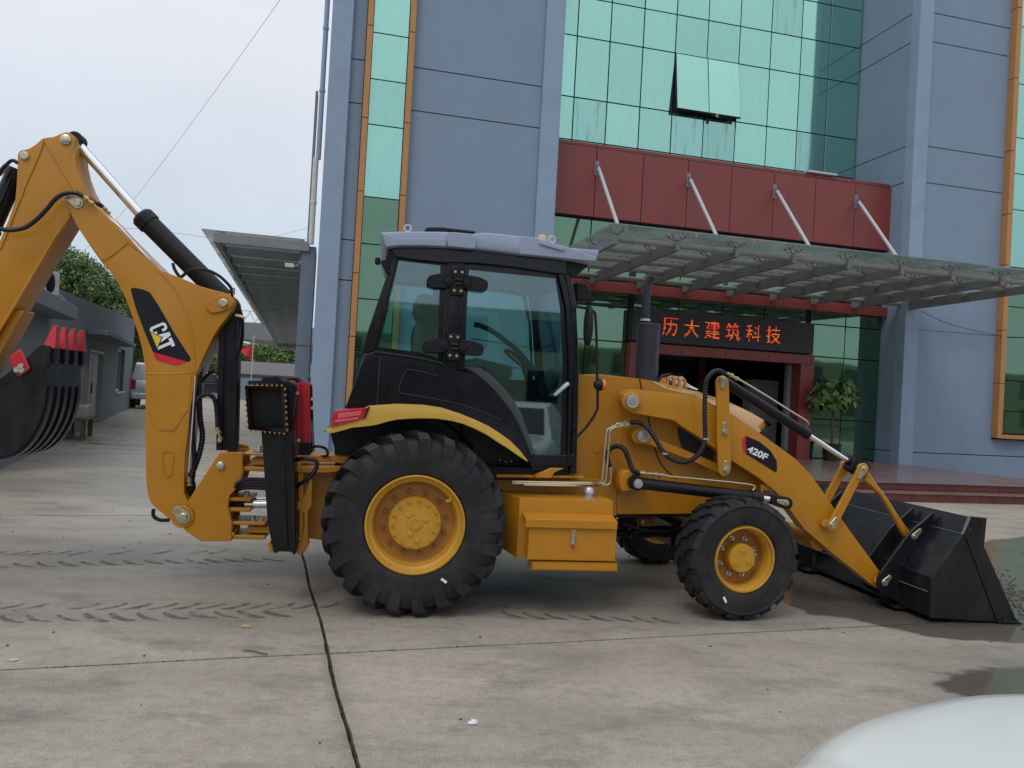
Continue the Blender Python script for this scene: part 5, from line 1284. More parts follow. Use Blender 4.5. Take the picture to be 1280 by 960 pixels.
# back brackets (ears)
EAR = zoomed(1000, 560, 4, [(395, 702), (384, 680), (384, 650), (400, 620), (440, 565), (520, 455), (560, 405), (610, 365), (664, 316), (668, 400), (640, 440), (515, 575), (500, 610), (490, 660), (490, 765), (470, 762), (425, 735)])
for y in (.27, .52):
    P = T(EAR, .27)
    G().prism(P, y-.012, y+.012).obj('bucket_ear', BUCK, bk, bevel=.003)
    G().prism(P, 2*YC-y-.012, 2*YC-y+.012).obj('bucket_ear', BUCK, bk, bevel=.003)
    Pp = [Vector((p[0], y, p[1])) for p in T(zoomed(1000, 560, 4, [(500, 600), (512, 575), (640, 440), (662, 400), (664, 320)]), .27)]
    G().tube(catmull(Pp, 4), .0065, 6).obj('weld_bead', WELD, bk)
flagpin(1142.5, 670.5, 1150, 663, .255, .028, bk); flagpin(1105.5, 728, 1112, 721, .255, .028, bk)
G().cyl(Z(1105, 728, .26), Z(1105, 728, .53), .03).obj('hinge_pin', ZINC, bk)
G().cyl(Z(1099, 725, .28), Z(1099, 725, .33), .04).obj('hinge_boss', Y, bk)
a = Z(1121, 755, .27); G().prism([(a.x-.06, .03), (a.x+.08, .012), (a.x+.08, .03), (a.x-.02, .05)], .22, .5).obj('wear_pad', BUCK, bk, bevel=.003)
G().prism([(a.x-.10, .035), (a.x+.08, .02), (a.x+.08, .035), (a.x-.05, .06)], 2*YC-.6, 2*YC-.2).obj('wear_pad', BUCK, bk, bevel=.003)

# ---------------------------------------------------------------- hydraulic lines on the loader
pipe('hose', [(907, 467.5, .2), (898, 463, .2), (889, 467, .2), (883, 476, .2), (881.5, 489, .2), (881, 520, .2), (881.5, 545, .2), (878, 560, .19), (869, 572, .19), (855, 577.5, .19), (842, 575, .2), (830, 566, .22), (820, 550, .26), (810, 536, .3), (800, 529, .34), (787, 528, .36)], .2, .021, HOSE, ribs=.20, n=10)
pipe('hose', [(763, 583, .42), (759.5, 575, .42), (760, 565, .42), (766, 559, .42), (774, 558, .4), (781, 563, .38), (786, 575, .34), (790, 586, .3), (795, 590, .28), (800, 592, .26)], .4, .022, HOSE, ribs=.20, n=10)
TUBE = material('steel_pipe', (.55, .50, .36), .3, metal=.85)
for k, off in enumerate((0, 4.5)):
    pipe('steel_pipe', [(787, 528+off*.4), (772, 531+off*.5), (763, 535+off*.6), (758+off*.9, 541+off), (754.5+off, 580), (752.5+off, 600), (749+off*.5, 603.5+off*.3), (735, 603.5+off*.4, .28), (700, 603+off*.4, .28), (640, 602+off*.5, .28)], .36, .009, TUBE, sm=4)
pipe('steel_pipe', [(763, 584), (763.5, 600), (760, 605.5), (750, 606.5), (720, 607, .28), (655, 606, .28)], .38, .010, TUBE, sm=4)
pipe('steel_pipe', [(800, 591, .2), (825, 593, .2), (838, 595.5, .2), (870, 598.5, .2), (915, 603, .2), (942, 607, .2), (941, 613, .2)], .2, .0075, TUBE, sm=4)
pipe('steel_pipe', [(909, 467, .3), (925, 475, .3), (960, 496, .3), (990, 515, .3), (1009, 527, .3), (1009, 533, .33)], .3, .0085, TUBE, sm=3)
def fitting(px, py, qx, qy, y, r):
    a, b = Z(px, py, y), Z(qx, qy, y); d = b-a
    G().tube([a, a+d*.3, a+d*.3, a+d*.5, a+d*.5, a+d*.8, a+d*.8, b], [r*.8, r*.8, r*1.25, r*1.25, r*.7, r*.7, r*1.1, r*1.1], 6).obj('hose_fitting', BR, mac)
fitting(909, 466.5, 922, 474, .3, .016); fitting(788, 527.5, 770, 531, .36, .015); fitting(789, 531, 771, 535, .37, .013); fitting(762.5, 582, 763, 597, .42, .014)
fitting(799, 590, 812, 593, .26, .016); fitting(813, 592, 829, 594.5, .24, .016); fitting(812, 595, 826, 597, .25, .012)
for px, py in ((882, 548.5), (831, 567), (735, 604)): 
    c = Z(px, py, .195 if px > 800 else .35); G().lathe([(.022, -.008), (.026, -.008), (.026, .008), (.022, .008)], c, 12, 'z').obj('hose_clip', STEEL, mac)
# small yellow hose bundle behind the hood top
for k in range(3):
    c = Z(838+k*7, 477+k*1.5, .75); G().tube(catmull([c+Vector((-.02, 0, -.05)), c+Vector((-.02, 0, .02)), c+Vector((.02, 0, .04)), c+Vector((.04, 0, -.04))], 4), .013, 7).obj('hose_clamp', Y, mac)
pipe('hose', [(822, 477, .8), (828, 470, .8), (838, 469, .8)], .8, .014, HOSE)
for k in range(2): pipe('steel_pipe', [(850, 474+k*3, .8), (862, 482+k*2, .8), (872, 487, .8)], .8, .006, CHR)
# exhaust
ex = bpy.data.objects.new('exhaust', None); COL.objects.link(ex); ex.parent = mac
c0, c1 = Z(809.5, 474, .85), Z(809.5, 406, .85); rm = .97*abs(MAC.at(823.5, 440, .85)[0]-MAC.at(795, 440, .85)[0])/2
cx_ = (MAC.at(823.5, 440, .85)[0]+MAC.at(795, 440, .85)[0])/2; zt_ = c1.z
G().lathe([(0, c0.z-.1), (rm, c0.z-.1), (rm, zt_-.01), (rm*1.03, zt_-.008), (rm*1.03, zt_), (rm*.9, zt_+.008), (.0, zt_+.012)], (cx_, .85, 0), 40, 'z').obj('muffler', MUF, ex)
zp = Z(807, 362, .85).z; pr = abs(MAC.at(812.5, 380, .85)[0]-MAC.at(802.5, 380, .85)[0])/2; px_ = MAC.at(807.5, 380, .85)[0]
pth = [Vector((px_, .85, zt_)), Vector((px_, .85, zp-.02)), Vector((px_, .85, zp+.02)), Vector((px_+.004, .85, zp+.055)), Vector((px_+.014, .84, zp+.09)), Vector((px_+.028, .83, zp+.118))]
g = G(); g.tube(pth, pr, 20, cap=False); g.tube(pth, pr*.86, 20, cap=False); g.obj('tail_pipe', material('dark_pipe', (.014, .014, .02), .45), ex)
G().tube(pth[-2:], pr*.84, 20).obj('pipe_mouth', GAP, ex)
G().lathe([(pr*1.1, zt_+.03), (pr*1.2, zt_+.03), (pr*1.2, zt_+.05), (pr*1.1, zt_+.05)], (px_, .85, 0), 24, 'z').obj('pipe_clamp', STEEL, ex)
# ================================================================== CAB
cab = bpy.data.objects.new('cab', None); COL.objects.link(cab); cab.parent = mac
yc = .27; yf = 2*YC-yc
def both(name, pts, y, th, mat, parent=cab, bevel=.005, seg=1, zoom=None):
    if zoom: pts = zoomed(*zoom, pts)
    P = T(pts, y)
    o = G().prism(P, y, y+th).obj(name, mat, parent, bevel=bevel, seg=seg)
    G().prism(P, 2*YC-y-th, 2*YC-y).obj(name, mat, parent, bevel=bevel, seg=seg)
    return o
Z5 = (400, 260, 3.5556)
# rear pillar, header, centre pillar, front pillar
both('rear_pillar', [(330, 200), (348, 212), (262, 560), (240, 640), (185, 645), (186, 625)], yc, .07, BKG, zoom=Z5)
both('roof_header', [(318, 172), (700, 176), (1090, 222), (1102, 290), (1090, 296), (870, 262), (690, 244), (560, 243), (440, 232), (330, 216)], yc-.02, .10, BKG, zoom=Z5)
both('centre_pillar', [(562, 236), (642, 240), (636, 400), (628, 600), (608, 722), (540, 705), (548, 600), (556, 420)], yc, .06, BKG, zoom=Z5)
both('centre_trim', [(578, 250), (626, 252), (614, 560), (566, 560)], yc-.012, .011, BKG, zoom=Z5, bevel=.004)
both('front_pillar', [(1084, 235), (1108, 240), (1140, 440), (1152, 700), (1140, 1180), (1112, 1180), (1120, 960), (1126, 700), (1112, 440), (1088, 290)], yc, .07, BKG, zoom=Z5)
both('door_edge', [(1060, 292), (1086, 296), (1112, 440), (1124, 700), (1118, 960), (1110, 1130), (1098, 1130), (1104, 960), (1108, 700), (1094, 440)], yc-.014, .014, BKG, zoom=Z5, bevel=.003)
# door's lower sill and its curved rear edge
both('door_sill', zoomed(560, 460, 6, [(590, 640), (620, 655), (915, 655), (950, 640), (945, 735), (640, 730), (618, 722)]), yc-.004, .06, BKG)
CV = [(60, 8), (130, 22), (200, 60), (268, 118), (332, 180), (392, 250), (444, 318), (492, 395), (528, 470), (560, 545), (590, 620), (622, 722)]
CVi = [(640, 722), (616, 630), (585, 552), (552, 470), (514, 388), (466, 308), (412, 238), (352, 166), (286, 100), (214, 42), (140, 4), (66, -8)]
both('door_curve', CV + CVi, yc-.02, .05, BKG, zoom=(560, 460, 6), bevel=.004)
both('inner_door_panel', [(100, -20), (250, 0), (330, 60), (410, 140), (500, 250), (545, 330), (590, 450), (640, 600), (660, 655), (610, 655), (560, 530), (500, 400), (440, 310), (350, 190), (240, 70)], yc+.02, .04, INTG, zoom=(560, 460, 6))
# black rear quarter body
BODY = zoomed(*Z5, [(200, 648), (240, 640), (330, 648), (440, 664), (545, 690), (560, 700), (608, 722), (700, 745), (760, 790), (830, 880), (880, 960), (915, 1040), (950, 1140)]) + [(664, 583), (660, 577), (654, 569), (633, 549), (610, 533), (575, 518.5), (540, 509), (496, 506), (461, 507.5), (447, 509), (431, 511)]
P = T(BODY, .20)
o = G().prism(P, .20, .30).obj('quarter_panel', BKG, cab, bevel=.02, seg=3)
G().prism(P, 2*YC-.30, 2*YC-.20).obj('quarter_panel', BKG, cab, bevel=.02, seg=3)
a = [Vector((p[0], .30, p[1])) for p in T([(456, 443), (432, 510)], .22)]
G().hexa([(a[0].x, .28, a[0].z), (a[0].x, 2*YC-.28, a[0].z), (a[1].x, 2*YC-.28, a[1].z), (a[1].x, .28, a[1].z)], [(a[0].x+.1, .28, a[0].z), (a[0].x+.1, 2*YC-.28, a[0].z), (a[1].x+.1, 2*YC-.28, a[1].z), (a[1].x+.1, .28, a[1].z)]).obj('rear_panel', BKG, cab, bevel=.01)
# raised panel line and crease on the quarter
both_line = [Z(p[0], p[1], .196) for p in zoomed(*Z5, [(525, 745), (400, 718), (378, 732), (360, 770), (350, 812), (365, 824), (450, 838), (560, 858), (650, 882), (720, 906), (804, 942)])]
G().tube(catmull(both_line, 4), .0035, 6).obj('panel_crease', material('crease_edge', (.035, .038, .05), .3), cab)
g = G(); g.tube([Z(p[0], p[1], .199) for p in zoomed(*Z5, [(240, 640), (330, 652), (440, 668), (545, 692)])], .012, 8); g.obj('window_seal', BKM, cab)
g = G(); g.tube([Z(p[0], p[1], .197) for p in zoomed(*Z5, [(266, 660), (262, 740), (252, 880)])], .004, 6); g.obj('panel_crease', MATS['crease_edge'], cab)
# dark inner arch and mud wall above the tyre
ARCHN = [(412, 538), (430, 528), (464, 530), (496, 524), (528, 523), (563, 526), (592, 536), (622, 553), (648, 571), (662, 592), (662, 600), (420, 600), (418, 560)]
P = T(ARCHN, .47); G().prism(P, .47, .49).obj('inner_arch', BK, cab); G().prism(P, 2*YC-.49, 2*YC-.47).obj('inner_arch', BK, cab)
G().tube([Z(553, 524, .44), Z(592, 560, .44)], .012, 6).obj('stay', BKM, cab); G().tube([Z(578, 530, .44), Z(577, 555, .44)], .008, 6).obj('stay', BKM, cab)
# yellow mudguards: a curved rail with depth
UP = zoomed(400, 500, 3.4286, [(20, 126), (60, 112), (130, 60), (210, 24), (330, 16), (440, 20), (520, 32), (600, 58), (660, 82), (720, 110), (770, 142), (815, 175), (855, 215), (888, 258)])
DN = zoomed(400, 500, 3.4286, [(889, 265), (850, 240), (808, 210), (760, 180), (712, 148), (660, 122), (612, 102), (563, 89), (500, 80), (440, 78), (380, 80), (330, 84), (290, 92), (250, 104), (220, 110), (140, 118), (60, 140), (40, 142)])
for s in (0, 1):
    P = T(UP+DN, .015); M_ = (lambda y: y) if s == 0 else (lambda y: 2*YC-y)
    fd = G().prism(P, M_(.0), M_(.035)).obj('mudguard_rail', YF, mac, bevel=.008, seg=2)
    U_ = T(UP, .015); g = G()
    for a, b in zip(U_, U_[1:]):
        g.hexa([(a[0], M_(.03), a[1]-.004), (b[0], M_(.03), b[1]-.004), (b[0], M_(.45), b[1]-.002), (a[0], M_(.45), a[1]-.002)], [(a[0], M_(.03), a[1]-.016), (b[0], M_(.03), b[1]-.016), (b[0], M_(.45), b[1]-.014), (a[0], M_(.45), a[1]-.014)])
    g.obj('mudguard_top', BK, mac)
    TL = T(zoomed(400, 500, 3.4286, [(60, 44), (205, 31), (186, 80), (150, 92), (48, 118), (50, 90)]), -.01)
    tl = G().prism(TL, M_(-.012), M_(.30)).obj('tail_lamp', LENS, mac, bevel=.01, seg=2)
    TI = T(zoomed(400, 500, 3.4286, [(78, 58), (180, 48), (172, 66), (75, 80)]), -.014)
    G().prism(TI, M_(-.016), M_(-.008)).obj('reflector', LENSW if s else material('pale_red_lens', (.62, .10, .12), .2, coat=.6), tl, bevel=.002)  # paler band on the tail lamp lens
    g = G(); TJ = T(zoomed(400, 500, 3.4286, [(68, 84), (168, 72), (164, 82), (62, 96)]), -.014); g.prism(TJ, M_(-.015), M_(-.008)); g.obj('reflector', MATS['pale_red_lens'] if 'pale_red_lens' in MATS else LENS, tl)
P = T(zoomed(400, 500, 3.4286, [(205, 30), (214, 28), (196, 74), (186, 82)]), -.012); G().prism(P, -.014, .02).obj('lamp_bezel', BKM, mac)
# roof: shell with raised mid panel
def roof_half():
    S = [(65, 86), (80, 84), (210, 78), (420, 80), (440, 86), (560, 92), (620, 83), (720, 92), (820, 105), (960, 135), (1060, 165), (1150, 174), (1238, 180)]
    E_ = [(1220, 244), (1190, 256), (1100, 236), (960, 220), (810, 205), (700, 190), (580, 176), (420, 165), (300, 160), (170, 160), (96, 168), (88, 160)]
    return T(zoomed(460, 270, 4.2667, S+E_), .19)
P = roof_half()
xs_ = [p[0] for p in P]; xm0, xm1 = min(xs_), max(xs_)
g = G()
rings = []
zmid = (max(p[1] for p in P)+min(p[1] for p in P))/2
for y, sx, sz in ((.19, .985, .80), (.20, .995, .94), (.235, 1, 1), (2*YC-.235, 1, 1), (2*YC-.20, .995, .94), (2*YC-.19, .985, .80)):
    cx0 = (xm0+xm1)/2; rings.append([g.bm.verts.new((cx0+(p[0]-cx0)*sx, y, (lambda zl: zl+(p[1]-zl)*sz)(zmid+(-.0)+(P[0][1]*0)))) for p in P])
n_ = len(P)
for a, b in zip(rings, rings[1:]):
    for i in range(n_): g.bm.faces.new([a[i], a[(i+1) % n_], b[(i+1) % n_], b[i]])
g.bm.faces.new(rings[0]); g.bm.faces.new(rings[-1][::-1])
roof = g.obj('roof', GREYR, cab, bevel=.006, angle=30)
for nm, pts, yy in (('roof_scoop', [(424, 94), (445, 87), (548, 96), (575, 112), (578, 150), (568, 178), (428, 164), (418, 130)], .172), ('roof_corner', [(822, 108), (905, 120), (1060, 166), (1215, 220), (1212, 244), (1100, 234), (960, 219), (806, 204), (812, 150)], .176), ('roof_rear_corner', [(70, 90), (160, 118), (420, 120), (418, 164), (300, 158), (170, 158), (96, 166)], .180)):
    P = T(zoomed(460, 270, 4.2667, pts), .19); G().prism(P, yy, .24).obj(nm, GREYR, roof, bevel=.012, seg=3)
P = T(zoomed(460, 270, 4.2667, [(912, 138), (930, 136), (1050, 172), (1040, 188), (915, 152)]), .17); G().prism(P, .162, .2).obj('roof_marker', GREYR, roof, bevel=.004)
# underside lining
P = T(zoomed(460, 270, 4.2667, [(110, 166), (420, 163), (810, 203), (1190, 252), (1110, 320), (1080, 325), (1050, 250), (900, 238), (500, 215), (200, 200), (140, 230), (100, 290), (85, 270)]), .26)
G().prism(P, .26, .29).obj('roof_lining', BKM, cab)
a = T(zoomed(460, 270, 4.2667, [(110, 176), (1180, 258), (1100, 300), (130, 215)]), .30)
G().prism(a, .30, 2*YC-.30).obj('headliner', BKM, cab)
def ring_bolt(px, py, y):
    c = Z(px, py, y); g = G(); g.tube([(c.x+.026*math.cos(R(k*30)), y, c.z+.026*math.sin(R(k*30))) for k in range(13)], .008, 8); g.cyl((c.x, y, c.z-.06), (c.x, y, c.z-.024), .012); g.obj('lifting_eye', PALE, roof)
ring_bolt(509.7, 285.5, .33); ring_bolt(690, 299.5, .33)
P = T(zoomed(460, 270, 4.2667, [(300, 84), (308, 62), (330, 58), (400, 59), (580, 80), (560, 92)]), .6); G().prism(P, .6, 1.5).obj('roof_hatch', BKM, roof, bevel=.01)
c = Z(678, 297, .9); G().lathe([(0, .025), (.03, .02), (.04, .0), (.04, -.06)], c, 20, 'z').obj('beacon', material('beacon_beige', (.55, .45, .32), .4), roof)
# glass, near and far, rear and front
RG = [(330, 205), (562, 232), (556, 420), (548, 700), (440, 668), (225, 640)]
DG = [(630, 236), (1075, 282), (1100, 440), (1112, 700), (1106, 960), (1100, 1165), (945, 1165), (905, 1060), (850, 930), (790, 840), (700, 745), (608, 722), (620, 400)]
for y, s in ((yc+.03, 1), (yf-.03, -1)):
    for nm, pts in (('rear_side_glass', RG), ('door_glass', DG)):
        P = T(zoomed(*Z5, pts), yc+.03); G().prism(P, y, y+.004).obj(nm, CABG, cab, smooth=False)
# dark frit border round the panes
def band(name, pts, w, y, mat=BKG):
    Pq = [Vector((p[0], 0, p[1])) for p in T(zoomed(*Z5, pts), y)]; cx = sum(p.x for p in Pq)/len(Pq); cz = sum(p.z for p in Pq)/len(Pq); g = G(); n = len(Pq); inn = []
    for i in range(n):
        a, b, c = Pq[i-1], Pq[i], Pq[(i+1) % n]; d1 = (b-a).normalized(); d2 = (c-b).normalized(); n1 = Vector((-d1.z, 0, d1.x)); n2 = Vector((-d2.z, 0, d2.x)); m = (n1+n2).normalized()
        if m.dot(Vector((cx, 0, cz))-b) < 0: m = -m
        inn.append(b + m*w/max(.4, abs(m.dot(n1))))
    for i in range(n):
        j = (i+1) % n; g.sheet([(Pq[i].x, y, Pq[i].z), (Pq[j].x, y, Pq[j].z), (inn[j].x, y, inn[j].z), (inn[i].x, y, inn[i].z)])
    g.obj(name, mat, cab, smooth=False)
band('glass_border', RG, .045, yc+.028); band('glass_border', DG, .06, yc+.028)
band('glass_border', RG, .045, yf-.024); band('glass_border', DG, .06, yf-.024)
a, b = Z(492, 322, yc), Z(455, 441, yc)
G().hexa([(a.x+.02, yc+.06, a.z), (a.x+.02, yf-.06, a.z), (b.x+.02, yf-.06, b.z), (b.x+.02, yc+.06, b.z)], [(a.x+.024, yc+.06, a.z), (a.x+.024, yf-.06, a.z), (b.x+.024, yf-.06, b.z), (b.x+.024, yc+.06, b.z)]).obj('rear_window', CABG, cab, smooth=False)
a, b = Z(711, 325, yc), Z(722, 470, yc)
G().hexa([(a.x, yc+.07, a.z), (a.x, yf-.07, a.z), (b.x, yf-.07, b.z), (b.x, yc+.07, b.z)], [(a.x+.004, yc+.07, a.z), (a.x+.004, yf-.07, a.z), (b.x+.004, yf-.07, b.z), (b.x+.004, yc+.07, b.z)]).obj('windscreen', CABG, cab, smooth=False)
b2 = Z(718, 590, yc)
G().box(b2.x-.05, b2.x, yc+.07, yf-.07, b2.z, b.z-.01).obj('front_wall', BK, cab)
# door hinges with their winged covers
for (hx, hy) in ((572.5, 352), (567, 433)):
    hg = bpy.data.objects.new('hinge', None); COL.objects.link(hg); hg.parent = cab
    c = Z(hx, hy, .235); s = .0065
    def hp(pts): return [(c.x+x*s, c.z+z*s*(1.35 if abs(x) > 8.5 else 1.08)) for x, z in pts]
    for sg in (-1, 1):
        G().prism(hp([(sg*4, 5), (sg*10, 6.5), (sg*24, 5.5), (sg*34, 3), (sg*36, 0), (sg*35, -5), (sg*31, -7), (sg*14, -6.5), (sg*4, -5)][::sg]), .232, .27, taper=None).obj('hinge_cover', BKM, hg, bevel=.005)
        G().prism(hp([(sg*6, 4), (sg*13, 4.5), (sg*17, 0), (sg*13, -4.5), (sg*6, -3)][::sg]), .222, .236).obj('cover_rib', BKM, hg, bevel=.005)
    G().prism(hp([(-7, 14), (7, 14), (8, 6), (5, 5), (5, -6), (8, -7), (7, -15), (-7, -15), (-8, -7), (-5, -6), (-5, 5), (-8, 6)]), .222, .262).obj('hinge_plate', BKM, hg, bevel=.004)
    G().cyl((c.x-.02, .214, c.z-.02), (c.x+.03, .214, c.z-.02), .014).obj('hinge_knuckle', BKM, hg); G().cyl((c.x-.02, .214, c.z+.012), (c.x+.03, .214, c.z+.012), .014).obj('hinge_knuckle', BKM, hg)
    g = G()
    for bx_, bz in ((-4, 11), (4, 11), (-4, -11), (4, -11)): g.lathe([(0, -.006), (.010, -.006), (.012, 0), (0, 0)], (c.x+bx_*s, .220, c.z+bz*s), 10)
    tag(g.obj('hinge_bolts', BR, hg), kind='stuff')
P = T([(600, 474), (640, 470), (700, 474), (718, 476), (718, 592), (662, 592), (645, 545), (620, 505)], yc+.04)
G().prism(P, yf-.10, yf-.06).obj('far_door_panel', BKM, cab, smooth=False)
P = T([(452, 446), (552, 462), (600, 474), (640, 540), (655, 592), (440, 592)], yc+.04); G().prism(P, yf-.10, yf-.06).obj('far_quarter_panel', BKM, cab, smooth=False)
# door handle, chrome
a, b = Z(692, 494.5, .25), Z(710, 479, .25); d = (b-a); up = Vector((-d.z, 0, d.x)).normalized()
g = G(); g.hexa([a-up*.014, b-up*.022, b+up*.022, a+up*.014], [v + Vector((0, -.035, 0)) for v in (a-up*.008, b-up*.014, b+up*.014, a+up*.008)]); g.obj('door_handle', CHR, cab, bevel=.006, seg=2)
# seat, wheel, console
seat = bpy.data.objects.new('seat', None); COL.objects.link(seat); seat.parent = cab
c = Z(531, 390, YC)
def blob(cx, cy, cz, rx, ry, rz, name, mat, parent, rotY=0):
    o = G().lathe([(max(1e-4, math.sin(math.pi*k/10))**.6, -math.cos(math.pi*k/10)) for k in range(11)], (0, 0, 0), 24, 'z').obj(name, mat, parent, loc=(cx, cy, cz), rot=(0, rotY, 0)); o.scale = (rx, ry, rz); return o
blob(c.x, YC, c.z+.02, .105, .15, .13, 'headrest', SEATM, seat)
blob(c.x+.03, YC, c.z-.36, .13, .26, .29, 'seat_back', SEATM, seat, R(-8))
blob(c.x+.28, YC, c.z-.64, .27, .25, .09, 'seat_cushion', SEATM, seat)
G().box(c.x+.05, c.x+.5, YC-.2, YC+.2, c.z-1.05, c.z-.70).obj('seat_base', BKM, seat, bevel=.02)
c = Z(655, 455, YC-.1); g = G(); cols = Vector((.55, 0, .83)).normalized(); ux = Vector((.83, 0, -.55)).normalized(); uy = Vector((0, 1, 0))
g.tube([c + ux*.20*math.cos(R(k*15)) + uy*.20*math.sin(R(k*15)) for k in range(25)], .014, 8); 
for k in (90, 210, 330): g.tube([c, c + ux*.2*math.cos(R(k)) + uy*.2*math.sin(R(k))], .012, 6)
sw = g.obj('steering_wheel', BKM, cab)
G().tube([c, c - Vector((-.18, 0, .45)), c - Vector((-.28, 0, .8))], [.03, .06, .08], 12).obj('steering_column', BKM, sw)
c = Z(690, 455, YC); G().prism([(c.x-.1, c.z-.9), (c.x+.16, c.z-.9), (c.x+.16, c.z-.05), (c.x+.04, c.z-.0), (c.x-.05, c.z-.2)], YC-.35, YC+.25).obj('dashboard', BKM, cab, bevel=.02)
P = T(zoomed(*Z5, [(650, 670), (720, 660), (890, 700), (880, 760), (760, 740), (850, 860), (900, 960), (920, 1100), (700, 1100), (620, 760)]), .95); G().prism(P, 1.3, 1.75).obj('side_console', INTG, cab, bevel=.02)
a = Z(560, 560, 1); b = Z(716, 575, 1); G().box(a.x-.4, Z(714, 575, .33).x, yc+.06, yf-.06, b.z-.1, b.z-.02).obj('cab_floor', BKM, cab)
for x_, z_ in ((Z(640, 500, 1.1).x, Z(640, 480, 1.1).z), (Z(655, 500, 1.1).x, Z(640, 470, 1.1).z)):
    G().tube([(x_, .8, z_-.5), (x_+.02, .8, z_-.1)], .01, 6).obj('control_lever', BKM, cab); blob(x_+.02, .8, z_-.08, .022, .022, .03, 'lever_knob', BKM, cab)
G().tube(catmull([Z(p[0], p[1], .55) for p in zoomed(580, 320, 6, [(75, 515), (130, 525), (220, 570), (330, 650), (420, 730), (520, 850), (590, 950), (620, 1030)])], 5), .021, 8).obj('grab_rail', BKM, cab)
for k in range(1, 3): G().tube([Z(588, 395+k*28, 1.7), Z(700, 412+k*28, 1.7)], .004, 5).obj('far_wiper_arm', BKM, cab)
# mirror arm, mirror, work lamp, indicator
c = zoomed(*Z5, [(1135, 438), (1180, 445), (1212, 456), (1226, 500), (1232, 740), (1234, 860), (1228, 905), (1190, 965)])
pipe('mirror_arm', [(p[0], p[1]) for p in c] + [(720.5, 547)], .16, .011, BKM, cab, sm=4)
c = Z(735.5, 407, .15); o = blob(c.x, .15, c.z, .035, .07, .155, 'mirror', BKM, cab)
P = T([(718, 354), (731, 355), (737, 364), (738, 376), (720, 377)], .4); G().prism(P, .36, .48).obj('work_lamp', BKM, cab, bevel=.008)
c = Z(750.5, 481, .15); g = G(); g.lathe([(0, -.05), (.025, -.048), (.045, -.02), (.048, .0), (.046, .008), (0, .008)], (c.x+.0, .15, c.z), 24, 'x'); ind = g.obj('indicator', BKM, cab)
g = G(); g.lathe([(.044, .008), (.045, .022), (.035, .036), (0, .040)], (c.x, .15, c.z), 24, 'x'); g.obj('indicator_lens', ORG, ind)
c = Z(472, 322, .2); G().box(c.x-.02, c.x+.02, .3, .38, c.z-.03, c.z+.02).obj('rear_lamp', BKM, cab, bevel=.01)
for k in range(2): 
    a = Z(478+k*3, 326, .24); b = Z(486, 342, .24); G().tube([a, b], .02, 6).obj('lamp_bracket', BKM, cab)

